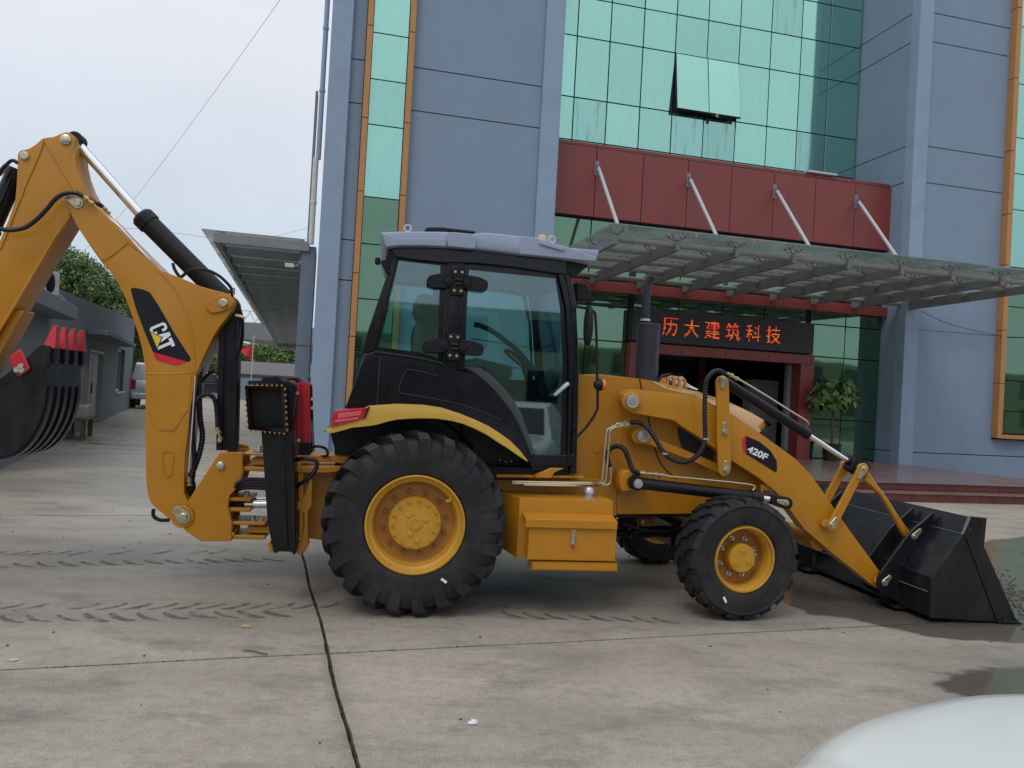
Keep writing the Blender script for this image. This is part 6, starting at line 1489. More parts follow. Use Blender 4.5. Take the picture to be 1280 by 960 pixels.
# ================================================================== REAR: FRAME, STABILISERS, SWING GEAR
S4 = (280, 460, 4)
plate('rear_top_flange', zoomed(*S4, [(350, 438), (640, 440), (640, 490), (560, 474), (548, 470), (350, 470)]), .42, .06, Y)
plate('rear_top_flange', zoomed(*S4, [(345, 492), (640, 492), (640, 512), (515, 526), (345, 524)]), .36, .10, Y)
G().prism(T(zoomed(*S4, [(380, 475), (640, 480), (640, 520), (380, 515)]), .5), .5, 2*YC-.5).obj('rear_crossbeam', Y, mac, bevel=.01)
for s in (0, 1):
    y0 = .30 if s == 0 else 2*YC-.36
    P = T(zoomed(*S4, [(432, 545), (442, 560), (440, 690), (420, 720), (422, 850), (426, 880), (405, 920), (375, 936), (358, 925), (358, 895), (385, 850), (400, 790), (398, 730), (360, 705), (358, 668), (385, 662), (408, 620)]), .30)
    G().prism(P, y0, y0+.06).obj('stabiliser_guide', Y, mac, bevel=.006)
    P = T(zoomed(*S4, [(220, 880), (228, 865), (250, 900), (250, 925), (228, 922)]), .30); G().prism(P, y0, y0+.06).obj('guide_foot', Y, mac, bevel=.006)
    # stabiliser leg: box section, with foot pad swung up on top
    leg = bpy.data.objects.new('stabiliser', None); COL.objects.link(leg); leg.parent = mac
    yl = .16
    P = T(zoomed(*S4, [(186, 318), (342, 320), (345, 400), (356, 600), (358, 700), (362, 920), (350, 938), (335, 920), (270, 918), (262, 930), (245, 918), (235, 860), (218, 780), (208, 640), (196, 450)]), yl)
    f = (lambda y: y) if s == 0 else (lambda y: 2*YC-y)
    G().prism(P, f(yl), f(yl+.26)).obj('leg', BK, leg, bevel=.006)
    P = T(zoomed(*S4, [(204, 322), (298, 322), (312, 600), (322, 900), (262, 900), (232, 800), (216, 600)]), yl); G().prism(P, f(yl-.012), f(yl-.001)).obj('leg_face', BK, leg, bevel=.004)
    ob = T(zoomed(*S4, [(104, 88), (300, 92), (312, 326), (122, 308)]), .10); ib = T(zoomed(*S4, [(118, 102), (286, 106), (296, 300), (132, 292)]), .10)
    y1, y2 = f(.10), f(.30)
    g = G()
    for i in range(4):
        j = (i+1) % 4; g.hexa([(ob[i][0], y1, ob[i][1]), (ob[j][0], y1, ob[j][1]), (ib[j][0], y1, ib[j][1]), (ib[i][0], y1, ib[i][1])], [(ob[i][0], y2, ob[i][1]), (ob[j][0], y2, ob[j][1]), (ib[j][0], y2, ib[j][1]), (ib[i][0], y2, ib[i][1])])
    g.prism(ib, f(.22), f(.30)); pad = g.obj('foot_pad', BK, leg, bevel=.003)
    g = G()
    for i in range(4):
        j = (i+1) % 4; N = 8
        for k in range(N):
            t0, t1 = (k+.2)/N, (k+.75)/N; p, q = Vector((ob[i][0], 0, ob[i][1])), Vector((ob[j][0], 0, ob[j][1])); a, b = p.lerp(q, t0), p.lerp(q, t1); cc = Vector((sum(v[0] for v in ob)/4, 0, sum(v[1] for v in ob)/4)); oo = ((a+b)/2-cc); e = (q-p).normalized(); nn = Vector((-e.z, 0, e.x)); nn = nn if nn.dot(oo) > 0 else -nn
            m = (a+b)/2 + nn*.016
            g.hexa([(a.x, y1-.004, a.z), (b.x, y1-.004, b.z), (m.x, y1-.004, m.z)], [(a.x, f(.13), a.z), (b.x, f(.13), b.z), (m.x, f(.13), m.z)])
    g.obj('pad_teeth', material('rusty_tooth', (.30, .15, .04), .6) if 'rusty_tooth' not in MATS else MATS['rusty_tooth'], pad, smooth=False); tag(bpy.data.objects[-1] if False else pad.children[0], kind='stuff')
    P = T(zoomed(*S4, [(112, 84), (122, 62), (185, 60), (200, 40), (270, 36), (292, 60), (330, 66), (352, 85), (352, 150), (342, 250), (330, 318), (312, 320), (304, 92)]), .28); G().prism(P, f(.28), f(.50)).obj('pad_frame', BK, leg, bevel=.008)
    if s == 1: continue
    P = T(zoomed(*S4, [(300, 66), (345, 62), (372, 80), (370, 200), (372, 300), (374, 430), (345, 428), (342, 300), (336, 150)]), .52); G().prism(P, f(.50), f(.53)).obj('red_guard', RED, leg, bevel=.004)
    P = T(zoomed(*S4, [(370, 72), (425, 72), (433, 375), (376, 372)]), .40); x0, x1 = P[0][0], P[1][0]
    g = G(); g.prism(P, f(.46), f(.48))
    for (u0, u1) in ((0, .12), (.30, .38), (.88, 1.0)):
        A = [P[0][0]+(P[1][0]-P[0][0])*u0, P[0][0]+(P[1][0]-P[0][0])*u1]; Bq = [P[3][0]+(P[2][0]-P[3][0])*u0, P[3][0]+(P[2][0]-P[3][0])*u1]
        g.prism([(A[0], P[0][1]), (A[1], P[0][1]), (Bq[1], P[2][1]), (Bq[0], P[2][1])], f(.42), f(.4595))
    g.obj('red_lock_bar', RED, leg, bevel=.002)
    P = T(zoomed(*S4, [(430, 85), (440, 90), (446, 265), (432, 268)]), .5); G().prism(P, f(.5), f(.54)).obj('bar_bracket', BK, leg, bevel=.003)
    P = T(zoomed(*S4, [(380, 372), (424, 374), (426, 440), (384, 440)]), .46); G().prism(P, f(.46), f(.54)).obj('lock_socket', BK, leg, bevel=.006)
    if s == 0:
        g = G()
        for px, py in ((367, 126), (345, 165), (347, 185), (443, 155), (443, 200), (374, 362)): c = Z(280+px/4, 460+py/4, .40); g.lathe([(0, -.012), (.012, -.012), (.014, 0), (0, 0)], c, 10)
        tag(g.obj('guard_bolts', STEEL, leg), kind='stuff')
pipe('hose', [(380, 565, .5), (395, 558, .4), (407, 561, .4), (409, 569, .4), (398, 571, .45), (383, 572, .5)], .4, .011, HOSE)
pipe('hose', [(368, 575, .3), (380, 573, .22), (393, 575, .2), (396, 583, .2), (388, 596, .2), (375, 605, .25), (368, 612, .3)], .25, .016, HOSE)
for k in range(4): pipe('hose', [(294, 606+k*2.5, .8+.06*k), (305, 600+k*3.4, .8), (320, 599+k*3.6, .7), (336, 600+k*3.6, .6)], .7, .016, HOSE)
# swing frame with knuckles
SWF = [(274.6, 565.5), (303.8, 565.5), (303, 578), (304.5, 588), (300, 603), (294, 613), (287, 620), (285.5, 632), (288, 645), (290, 652.8), (289.5, 676.7), (251, 676.7), (232, 664), (222, 650), (236, 625), (244, 612)]
sw_ = bpy.data.objects.new('swing_frame', None); COL.objects.link(sw_); sw_.parent = mac
for y in (.86, 1.22): G().prism(T(SWF, .86), y, y+.03).obj('cheek_plate', Y, sw_, bevel=.005)
G().prism(T([(285, 570), (300, 570), (298, 600), (284, 625), (286, 672), (270, 672)], .9), .9, 1.2).obj('web', Y, sw_, bevel=.01)
pin(276, 582, .858, .032, sw_, STEEL, .018)
def lugpl(x0, y0, x1, y1, ya_, yb_, name='knuckle', mat=Y, par=sw_):
    a, b = MAC.at(160+x0/3.839, 460+y0/3.839, .9), MAC.at(160+x1/3.839, 460+y1/3.839, .9)
    r = abs(b[1]-a[1])
    G().box(a[0], b[0], ya_, yb_, min(a[1], b[1]), max(a[1], b[1])).obj(name, mat, par, bevel=.006)
for x0, y0, x1, y1 in ((552, 405, 660, 420), (555, 472, 660, 497), (480, 618, 592, 640), (480, 668, 590, 690), (500, 735, 660, 755), (500, 800, 660, 822)): lugpl(x0, y0, x1, y1, .88, 1.22)
for x0, y0, x1, y1 in ((588, 435, 700, 470), (570, 762, 700, 797)): lugpl(x0, y0, x1, y1, .92, 1.18, 'pivot_tongue')
lugpl(490, 642, 600, 668, .95, 1.05, 'rod_clevis', BKM); 
for y in (.97, 1.13):
    a, b = Z(160+560/3.839, 460+655/3.839, .95), Z(160+700/3.839, 460+655/3.839, .95); a.y = b.y = y
    G().cyl(a, b, .030).obj('swing_rod', CHR, sw_)
for px, py in ((630, 388), (570, 608), (600, 728), (640, 740)):
    c = Z(160+px/3.839, 460+py/3.839, .98); G().lathe([(0, .03), (.02, .03), (.024, .0), (.045, 0), (.045, -.02), (0, -.02)], c, 14, 'z').obj('knuckle_pin', STEEL, sw_)
plate('rear_mast_plate', [(380, 590), (360, 590), (356, 600), (356, 665), (380, 672)], .75, .03, Y); plate('rear_mast_plate', [(380, 590), (345, 578), (342, 600), (342, 665), (380, 672)], 1.36, .03, Y)
P = T([(342, 573), (380, 573), (380, 672), (342, 672)], .95); G().prism(P, .93, 1.17).obj('king_post', Y, mac, bevel=.02)
lp_ = T([(303, 555), (310, 557), (312, 566), (290, 566), (290, 555)], 1.25); G().prism(lp_, 1.25, 1.28).obj('boom_stop', Y, sw_, bevel=.006)

# ================================================================== BACKHOE: BOOM, DIPPER, BUCKET
boom = bpy.data.objects.new('boom', None); COL.objects.link(boom); boom.parent = mac
BOOM = [(80, 247), (84, 243), (90, 241.5), (96, 241), (102, 245), (111, 250.5), (120, 257), (136, 272), (150, 287.5), (166, 303.5), (182.5, 320), (192, 329), (200, 337.5), (225, 347), (250, 357.5), (270, 363), (280, 365.5), (287, 368), (291, 374), (292, 380), (290, 387), (284, 396), (272.5, 411), (265, 424), (257.5, 439), (252, 451), (247, 464), (244.5, 468), (241, 490), (238, 512), (235, 540), (231.6, 566), (230, 600), (230, 616), (234, 625.4), (244, 638), (245, 644), (243, 651), (238, 656.7), (229, 660.6), (209.5, 647.5), (196, 636), (188.7, 629), (184.5, 617), (182.5, 602), (181.6, 538), (181.6, 467), (180, 450), (177, 434), (172.5, 417), (167.5, 402), (160, 381), (150, 357.5), (140, 342.5), (127.5, 329), (115, 311), (105, 296), (96, 282.5), (88, 267)]
yb = .86; PB = T(BOOM, yb)
G().prism(PB, yb, yb+.36).obj('boom_box', Y, boom, bevel=.008, seg=2)
def ridge(pts, y, r=.006, par=boom, mat=Y): G().tube(catmull([Z(p[0], p[1], y) for p in pts], 3), r, 6).obj('weld_seam', mat, par)
ridge([(198, 338), (207, 347), (216, 357), (225, 372), (232, 386), (237, 400), (240, 420), (242, 440), (243.5, 465)], yb-.002)
ridge([(182.5, 467.5), (212, 467.5), (241, 465.5)], yb-.002); ridge([(130, 326), (143, 317), (158, 305)], yb-.002)
ridge([(182.5, 511), (190, 520), (197, 536), (207, 538), (218, 537), (228, 520), (236, 512)], yb-.001, .005)
# inner plate steps: raised lower plate and upper sleeve
G().prism(T([(97, 283), (104, 294), (128, 326), (143, 318), (160, 304), (182, 320.5), (166, 304), (150, 288), (121, 258.5), (104, 247), (90, 243), (81, 248)], yb), yb-.007, yb-.0005).obj('sleeve_plate', Y, boom, bevel=.003)
G().prism(T([(182.5, 468.5), (240, 467), (236, 512), (228, 521), (218, 537), (197, 537), (190, 520), (182.5, 512)], yb), yb-.005, yb-.0005).obj('gusset_plate', Y, boom, bevel=.002)
# recessed slot near the foot, pivot bosses
SL = T(zoomed(160, 460, 3.839, [(160, 410), (168, 398), (190, 396), (212, 398), (221, 408), (219, 450), (212, 510), (200, 522), (182, 522), (172, 510)]), yb)
cxs = sum(p[0] for p in SL)/len(SL); czs = sum(p[1] for p in SL)/len(SL); SLi = [(cxs+(p[0]-cxs)*.84, czs+(p[1]-czs)*.90) for p in SL]
g = G(); n_ = len(SL)
for i in range(n_):
    j = (i+1) % n_; g.hexa([(SL[i][0], yb-.006, SL[i][1]), (SL[j][0], yb-.006, SL[j][1]), (SLi[j][0], yb-.006, SLi[j][1]), (SLi[i][0], yb-.006, SLi[i][1])], [(SL[i][0], yb-.0005, SL[i][1]), (SL[j][0], yb-.0005, SL[j][1]), (SLi[j][0], yb-.0005, SLi[j][1]), (SLi[i][0], yb-.0005, SLi[i][1])])
g.obj('slot_rim', Y, boom)
BOS = T(zoomed(160, 340, 5.333, [(520, 225), (525, 200), (545, 175), (590, 160), (645, 152), (680, 165), (700, 190), (703, 215), (690, 240), (655, 258), (600, 272), (565, 278), (540, 262)]), yb)
G().prism(BOS, yb-.018, yb-.0005).obj('pivot_boss', Y, boom, bevel=.006)
pin(279.5, 379, yb-.018, .034, boom, ZINC, .022)
G().prism(arc(*MAC.at(228.5, 646, yb), .088, 0, 360, 30)[:-1], yb-.012, yb-.0005).obj('pivot_boss', Y, boom, bevel=.006)
flagpin(229.5, 646.5, 221, 638, yb-.02, .052, boom)
flagpin(97.5, 254, 86, 247, yb-.01, .040, boom)
# second (far) wing of the boom pivot plate seen beyond
# emblem plate and lettering on the boom
ye = yb-.0035
EM = [(18, 120), (24, 108), (45, 105), (100, 117), (145, 135), (200, 218), (300, 392), (416, 572), (418, 585), (408, 597), (390, 597), (165, 532), (100, 372), (50, 235)]
plate('emblem_plate', zoomed(160, 340, 5.333, EM), ye, .0028, DBLK, mac, bevel=0)
plate('red_flash', zoomed(160, 340, 5.333, [(166, 533), (390, 598), (355, 612), (320, 622), (260, 608), (190, 586), (172, 556)]), ye-.0005, .003, DRED, bevel=0)
def lat(u, v, y=ye-.003):       # u along the word, v up the letter; word runs downwards to the right
    ox, oy = 138, 375; ax, ay = 64, 152; bx_, by = 108, -46
    return Z(160+(ox+ax*u+bx_*v)/5.333, 340+(oy+ay*u+by*v)/5.333, y)
def glyph(polys, name, mat=WHT, y=ye-.003):
    g = G()
    for P in polys: 
        A = [lat(u, v, y) for u, v in P]; B_ = [p+Vector((0, .0022, 0)) for p in A]; g.hexa(A, B_)
    return g.obj(name, mat, mac, smooth=False)
w_ = .105
glyph([[(0, .15), (.06, .03), (.13, 0), (.22, 0), (.30, .04), (.345, .15), (.345, .34), (.345-w_, .34), (.345-w_, .2), (.345-w_-.03, .15), (w_+.03, .15), (w_, .2), (w_, .8), (w_+.03, .85), (.345-w_-.03, .85), (.345-w_, .8), (.345-w_, .66), (.345, .66), (.345, .85), (.30, .96), (.22, 1), (.13, 1), (.06, .97), (0, .85)]], 'letter_c')
glyph([[(.36, 0), (.47, 0), (.51, .2), (.51, .42), (.53, .68), (.555, .42), (.56, .2), (.64, .2), (.66, 0), (.76, 0), (.62, 1), (.46, 1)]], 'letter_a')
glyph([[(.83, 0), (.95, 0), (.95, .80), (1.06, .80), (1.06, 1), (.70, 1), (.70, .80), (.83, .80)]], 'letter_t')
tri = [(150, 400), (222, 437), (195, 508)]
A = [Z(160+x/5.333, 340+y/5.333, ye-.0065) for x, y in tri]; G().hexa(A, [p+Vector((0, .0025, 0)) for p in A]).obj('yellow_triangle', DYEL, mac, smooth=False)
tri2 = [(146, 392), (230, 436), (195, 520)]
A = [Z(160+x/5.333, 340+y/5.333, ye-.0045) for x, y in tri2]; G().hexa(A, [p+Vector((0, .001, 0)) for p in A]).obj('triangle_outline', DBLK, mac, smooth=False)

dip = bpy.data.objects.new('dipper', None); COL.objects.link(dip); dip.parent = mac
DIP = [(19, 250), (20.5, 232), (21.7, 208), (22, 193), (25, 188), (35, 186), (43, 181.7), (53, 173), (60, 171.5), (66.7, 171), (75, 167.5), (81.7, 165), (87, 165.5), (91, 168.5), (94, 174), (92.5, 185), (93, 197), (96.7, 213), (103, 230), (111, 245), (106, 256), (87.5, 268), (72, 293), (55, 320), (19, 381), (0, 412), (-44, 486), (-70, 530), (-84, 540), (-98, 538), (-104, 526), (-100, 510), (-30, 362), (0, 300), (10, 276)]
yd_ = .895
G().prism(T(DIP, yd_), yd_, yd_+.30).obj('dipper_box', Y, dip, bevel=.008, seg=2)
ridge([(55, 174), (64, 190), (75, 208), (84, 223), (92, 236), (96, 246)], yd_-.002, .008, dip); ridge([(55, 174), (50, 190), (42, 209), (33, 228), (27, 245), (20, 262), (10, 288), (0, 312)], yd_-.002, .008, dip)
ridge([(88, 270), (70, 295), (55, 320), (19, 381), (0, 412), (-20, 446)], yd_+.004, .010, dip)
P = T([(31, 396), (34, 390), (30, 388), (22, 390), (-30, 480), (-20, 486)], 1.0); G().prism(P, yd_+.05, yd_+.25).obj('dipper_liner', Y, dip, bevel=.004)
pin(82.5, 174.7, yd_, .040, dip, ZINC, .02); pin(31, 195, yd_, .032, dip, ZINC, .02)
# crowd cylinder (rod to the dipper head)
a, b, e_ = Z(279, 372, 1.04), Z(176, 269, 1.04), Z(99, 182, 1.04)
cy = cylinder('crowd_cylinder', a, b, e_, .080, .038, BK)
G().lathe([(0, -.06), (.055, -.06), (.06, -.055), (.06, .06), (0, .06)], Z(96, 176, 1.04), 20).obj('rod_eye', BK, cy)
# bucket cylinder on the dipper
a, b = Z(22, 212, 1.04), Z(-18, 300, 1.04)
cy = cylinder('bucket_cylinder', a, b, Z(-60, 395, 1.04), .070, .036, BK)
pipe('steel_pipe', [(14, 222, .97), (5, 244, .97), (-8, 272, .97)], .97, .010, BK, cy, sm=2)
pipe('hose', [(-4, 222, .9), (2, 212, .9), (9, 205, .9), (14, 201, .9), (18, 201, .9), (22, 204, .9)], .9, .014, HOSE, cy)
g = G(); g.tube([Z(-2, 218, .93), Z(8, 207, .93)], .022, 8); g.obj('hose_fitting', STEEL, cy)
# boom lift cylinder: the upright black one behind the boom
a, b = Z(282, 400, 1.04), Z(279, 562, 1.04); lc = bpy.data.objects.new('boom_cylinder', None); COL.objects.link(lc); lc.parent = mac
x0, x1 = MAC.at(268, 480, .97)[0], MAC.at(293.5, 480, .97)[0]; zt_, zb2 = MAC.at(281, 392, .97)[1], MAC.at(280, 563, .97)[1]; lean = MAC.at(266, 560, .97)[0]-MAC.at(269, 400, .97)[0]
g = G()
sec = [(0, .02), (.02, 0), (.30, 0), (.33, .012), (.42, .012), (.45, 0), (.96, 0), (1, .03), (1, .14), (0, .14)]
g.hexa([(x0+(x1-x0)*u, .97+v, zt_) for u, v in sec], [(x0+lean+(x1-x0)*u, .97+v, zb2) for u, v in sec]); g.obj('barrel', BK, lc)
G().box(x0+.02, x1-.01, .98, 1.1, zt_-.0, zt_+.10).obj('gland', BKM, lc, bevel=.01); pin(281, 388, .975, .03, lc, BKM)
c = Z(275, 550, .96); G().lathe([(0, -.02), (.018, -.02), (.022, 0), (0, 0)], c, 12).obj('port', ZINC, lc)
# hoses of the boom
pipe('hose', [(0, 286, .8), (10, 287.5, .8), (20, 287, .8), (32, 284, .8), (45, 275, .8), (58, 262, .8), (68, 250, .8), (77, 243.5, .8), (86, 241, .8), (96, 241.5, .8), (103, 245, .8)], .8, .019, HOSE, ribs=.12)
fitting(103, 244, 116, 255, .82, .017); fitting(128, 258, 137, 267, 1.1, .015)
pipe('hose', [(119, 254, 1.1), (124, 255, 1.1), (129, 259, 1.1)], 1.1, .016, HOSE)
pipe('steel_pipe', [(116, 255, .88), (130, 268, .88), (150, 284, .88), (178, 315, .88), (192, 330, .88)], .88, .008, CHR, sm=3)
pipe('steel_pipe', [(136, 266, 1.15), (150, 283, 1.15), (180, 317, 1.15), (196, 333, 1.15)], 1.15, .008, CHR, sm=3)
pipe('hose', [(216, 329, 1.0), (219, 338, 1.0), (226, 346, 1.0), (235, 339, .9), (246, 336.5, .86), (260, 338, .86), (274, 345, .86), (285, 355, .88), (290, 362, .9)], .9, .013, HOSE)
pipe('hose', [(296, 400, .95), (298, 425, .95), (297, 440, .95), (290, 455, 1.0)], .95, .016, HOSE)
pipe('hose', [(240, 605, .95), (243, 575, .90), (241, 540, .86), (242, 510, .86), (249, 497, .86), (260, 493, .86), (268, 499, .88), (271, 515, .9), (272, 532, .9), (273, 540, .92)], .9, .020, HOSE, ribs=.20, n=10)
pipe('hose', [(250, 455, 1.0), (249, 480, 1.0), (250, 520, 1.0), (253, 545, .95), (249, 568, .92), (243, 585, .92), (238, 596, .92)], 1.0, .024, HOSE, ribs=.20, n=10)
pipe('hose', [(252, 478, 1.15), (260, 468, 1.15), (268, 464, 1.15)], 1.15, .014, HOSE)
pipe('hose', [(234, 600, 1.0), (238, 608, 1.0), (233, 620, 1.0), (227, 626, 1.05)], 1.0, .045, HOSE)
fitting(271.5, 534, 276, 550, .88, .018); fitting(236, 596, 237, 607, .9, .02)
for dx in (0, 4): pipe('steel_pipe', [(244.5-dx, 470), (241-dx, 520), (236-dx, 590)], .84+.01*dx, .006, CHR if dx == 0 else Y, sm=2)
pipe('hose', [(192, 636, 1.0), (192, 645, 1.0), (200, 650, 1.0), (212, 650, 1.0)], 1.0, .015, HOSE)
pipe('hose', [(289, 363, .9), (291, 372, 1.0), (297, 380, 1.05), (303, 400, 1.05), (302, 430, 1.05), (294, 448, 1.05)], 1.0, .013, HOSE)
g = G(); g.tube([Z(291, 360, .95), Z(291, 368, .95)], .018, 8); g.tube([Z(294, 394, .95), Z(306, 397, .95)], .014, 8); g.obj('hose_fitting', BR, mac)
# digging bucket, curled under the dipper
db = bpy.data.objects.new('digging_bucket', None); COL.objects.link(db); db.parent = mac
BKP = [(57.5, 431), (58.5, 457), (58.5, 485), (56, 505), (50, 525), (42, 541), (32, 555), (20, 565), (5, 570), (-20, 570), (-45, 560), (-66, 540), (-74, 515), (-70, 495)]
SPL = BKP + [(-40, 500), (0, 473), (32.5, 447.5), (45, 435), (52, 431)]
yk = .72; wk = .66
P = T(SPL, yk)
for y in (yk, yk+wk-.02): G().prism(P, y, y+.02).obj('side_plate', BUCK, db, bevel=.003)
Pk = [Vector((p[0], 0, p[1])) for p in T(BKP, yk)]; Pk = catmull(Pk, 3)
g = G()
for a, b in zip(Pk, Pk[1:]):
    d = (b-a).normalized(); n_v = Vector((d.z, 0, -d.x))*.015
    g.hexa([(a.x, yk+.003, a.z), (b.x, yk+.003, b.z), (b.x+n_v.x, yk+.003, b.z+n_v.z), (a.x+n_v.x, yk+.003, a.z+n_v.z)], [(a.x, yk+wk-.003, a.z), (b.x, yk+wk-.003, b.z), (b.x+n_v.x, yk+wk-.003, b.z+n_v.z), (a.x+n_v.x, yk+wk-.003, a.z+n_v.z)])
g.obj('shell', BUCK, db)
st_i = 8
cen = Vector((sum(p.x for p in Pk)/len(Pk), 0, sum(p.z for p in Pk)/len(Pk)))
for k in range(5):
    y0 = yk+.02+k*(wk-.10)/4; g = G(); Q = Pk[st_i-2:-6]
    for a, b in zip(Q, Q[1:]):
        na, nb = (a-cen).normalized()*.022, (b-cen).normalized()*.022
        g.hexa([(a.x, y0, a.z), (b.x, y0, b.z), (b.x+nb.x, y0, b.z+nb.z), (a.x+na.x, y0, a.z+na.z)], [(a.x, y0+.06, a.z), (b.x, y0+.06, b.z), (b.x+nb.x, y0+.06, b.z+nb.z), (a.x+na.x, y0+.06, a.z+na.z)])
    g.obj('wear_strip', BUCK, db)
# lip and teeth
lp0, lp1 = T([(57.5, 432), (58.7, 459)], yk)
G().box(lp0[0]-.0, lp0[0]+.035, yk-.005, yk+wk+.005, lp1[1], lp0[1]).obj('lip', BUCK, db, bevel=.004)
zt2 = MAC.at(64, 406, yk)[1]
for k in range(4):
    yy = yk+.005+k*(wk-.12)/3; z0_ = lp0[1]-.02; x_ = lp0[0]+.02; h_ = zt2-z0_
    g = G(); g.hexa([(x_-.05, yy, z0_), (x_+.04, yy, z0_), (x_+.04, yy+.115, z0_), (x_-.05, yy+.115, z0_)], [(x_+.005, yy+.030, z0_+h_), (x_+.03, yy+.030, z0_+h_), (x_+.03, yy+.08, z0_+h_), (x_+.005, yy+.08, z0_+h_)])
    to = g.obj('tooth', RED, db, bevel=.006)
    g = G(); g.box(x_-.035, x_+.045, yy+.02, yy+.095, z0_-.11, z0_+.012); g.obj('tooth_holder', BUCK, to, bevel=.006)
P = T(zoomed(0, 360, 4, [(45, 350), (100, 303), (112, 320), (150, 398), (148, 410), (95, 447), (78, 430)]), yk-.02)
sc_ = G().prism(P, yk-.03, yk-.008).obj('side_cutter', RED, db, bevel=.008)
for x, y in ((87, 410), (107, 391), (112, 413)):
    c = Z(x/4, 360+y/4, yk-.03); G().lathe([(0, -.022), (.018, -.022), (.022, -.016), (.022, 0), (0, 0)], c, 12).obj('cutter_bolt', STEEL, sc_)

# ================================================================== WHITE CAR, just its bonnet corner in view
car = thing('white_car', 'glossy white car at the lower right corner, only its rounded bonnet in view', 'car', (0, 0, 0), 0)
WC = Plane((1.9, .95), R(32))      # local x across the car, y towards its nose
car.location = (1.40, 1.17, .095); car.rotation_euler = (0, 0, R(29.05))
W2 = .89
def car_z(x, y):                # y: 1.1 nose ... -3.3 tail ; bonnet then screen and roof
    ax_ = abs(x)/W2
    base = .93 - .055*max(0, y+.1)**1.6 - .16*max(0, y-.55)**1.6*2.2
    side = .055*ax_**2 + .45*max(0, ax_-.80)**2*3.2
    return base - side
g = G(); NX, NY = 40, 40; rows = []
def plan(t, v):                  # superelliptic nose plan: t -1..1 across, v 0 (nose) .. 1 (screen)
    y = 1.02 - 2.0*v; 
    return t, y
for j in range(NY+1):
    v = j/NY; row = []
    for i in range(NX+1):
        t = -1+2*i/NX
        yn = .98*(1-abs(t)**2.6*.42) ; y = yn - (yn+.85)*v
        wv = W2*(1 - .07*(1-v)**2)
        x = t*wv
        edge = max(0, abs(t)-.86)/.14; nose = max(0, .12-v)/.12
        z = .935 - .075*(1-v)**1.5 - .045*t*t - .20*edge**2.2 - .30*nose**2.2 + .014*math.exp(-((abs(t)-.62)/.05)**2)*(1-nose)
        row.append(g.bm.verts.new((x, y, z)))
    rows.append(row)
for a, b in zip(rows, rows[1:]):
    for i in range(NX): g.bm.faces.new([a[i], a[i+1], b[i+1], b[i]])
g.obj('bonnet', WHTP, car, angle=60)
def bonnet_pt(t, v, lift=0.):
    yn = .98*(1-abs(t)**2.6*.42); y = yn - (yn+.85)*v; x = t*W2*(1 - .07*(1-v)**2); edge = max(0, abs(t)-.86)/.14; nose_ = max(0, .12-v)/.12
    return (x, y, .935 - .075*(1-v)**1.5 - .045*t*t - .20*edge**2.2 - .30*nose_**2.2 + .014*math.exp(-((abs(t)-.62)/.05)**2)*(1-nose_) + lift)
for sgn in (): G().tube([bonnet_pt(sgn*(.30+.28*v), .10+v*.9, -.0005) for v in [k/24 for k in range(25)]], .0032, 6).obj('bonnet_crease', material('crease_shadow', (.38, .42, .42), .4) if sgn < 0 else MATS['crease_shadow'], car)
nose = [(r[0], r[1]) for r in [( -1+2*i/NX, 0) for i in range(NX+1)]]
g = G(); st = []
for zf, inset in ((1, 0), (.78, -.035), (.55, -.05), (.30, -.01), (.22, .08)):
    row = []
    for i in range(NX+1):
        t = -1+2*i/NX; yn = .98*(1-abs(t)**2.6*.42); x = t*W2*.93; topz = .935-.075-.045*t*t-.20*(max(0, abs(t)-.86)/.14)**2.2-.30
        n_v = Vector((t*.9*abs(t), 1, 0)).normalized(); row.append(g.bm.verts.new((x-n_v.x*inset, yn-n_v.y*inset, topz*zf)))
    st.append(row)
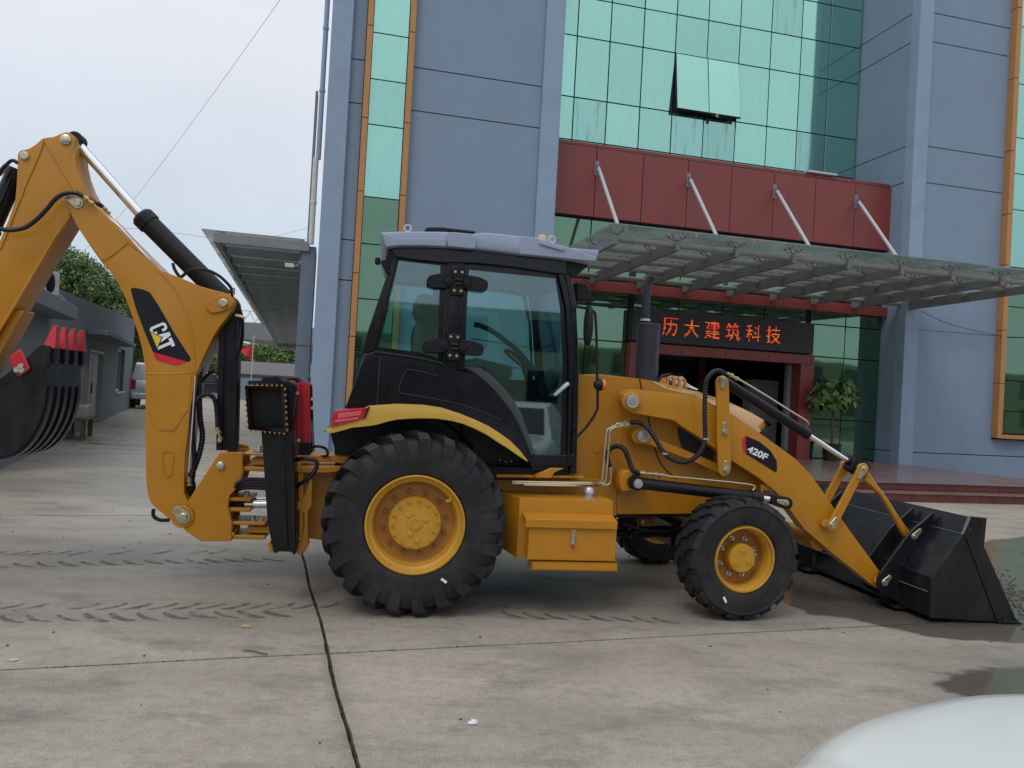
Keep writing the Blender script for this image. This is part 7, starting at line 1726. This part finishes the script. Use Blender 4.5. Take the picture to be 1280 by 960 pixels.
for a, b in zip(st, st[1:]):
    for i in range(NX): g.bm.faces.new([a[i], a[i+1], b[i+1], b[i]])
g.obj('front_bumper', WHTP, car, angle=60)
for s in (-1, 1):
    pr_ = [(-3.3, .5), (-3.35, .28), (-2.95, .25), (-2.85, .45), (-2.6, .62), (-2.25, .62), (-2.0, .45), (-1.92, .25), (-.15, .25), (-.08, .45), (.12, .6), (.38, .6), (.58, .42), (.6, .5), (.5, .66), (-.85, .72), (-3.2, .78)]
    a = [(s*.84, y, z) for y, z in pr_]; b = [(s*.88, y, z) for y, z in pr_]
    G().hexa(a, b).obj('side_panel', WHTP, car, bevel=.01)
    for wy in (.25, -2.42):
        w = G().lathe([(0, -.09), (.2, -.09), (.22, -.11), (.30, -.11), (.325, -.08), (.325, .08), (.3, .1), (0, .1)], (s*.78, wy, .325), 28, 'x').obj('wheel', RUB, car); G().lathe([(0, .0), (.19, .01), (.2, .02)], (s*.78+(.105 if s > 0 else -.13), wy, .325), 20, 'x').obj('rim', STEEL, w)
    G().hexa([(s*.45, .82, .58), (s*.78, .62, .60), (s*.80, .50, .68), (s*.50, .74, .70)], [(s*.45, .70, .58), (s*.78, .50, .60), (s*.80, .40, .68), (s*.50, .62, .70)]).obj('headlight', LENSW, car, bevel=.01)
cabn = [(-.80, .90), (-1.55, 1.36), (-2.2, 1.42), (-2.9, 1.30), (-3.3, .95), (-3.3, .72), (-.8, .72)]
G().hexa([(-.80, y, z) if z < 1 else (-.60, y, z) for y, z in cabn], [(.80, y, z) if z < 1 else (.60, y, z) for y, z in cabn]).obj('cabin', WHTP, car, bevel=.05, seg=2)
G().hexa([(-.66, -.86, .96), (.66, -.86, .96), (.56, -1.46, 1.33), (-.56, -1.46, 1.33)], [(-.66, -.90, .93), (.66, -.90, .93), (.56, -1.50, 1.30), (-.56, -1.50, 1.30)]).obj('windscreen', CARGL, car)

for o in bpy.data.objects:
    if o.name.split('.')[0] in ('wheel_nuts', 'hub_caps', 'hub_bolts', 'joint_moss', 'pad_teeth', 'rod_bracket'): o['kind'] = 'stuff'
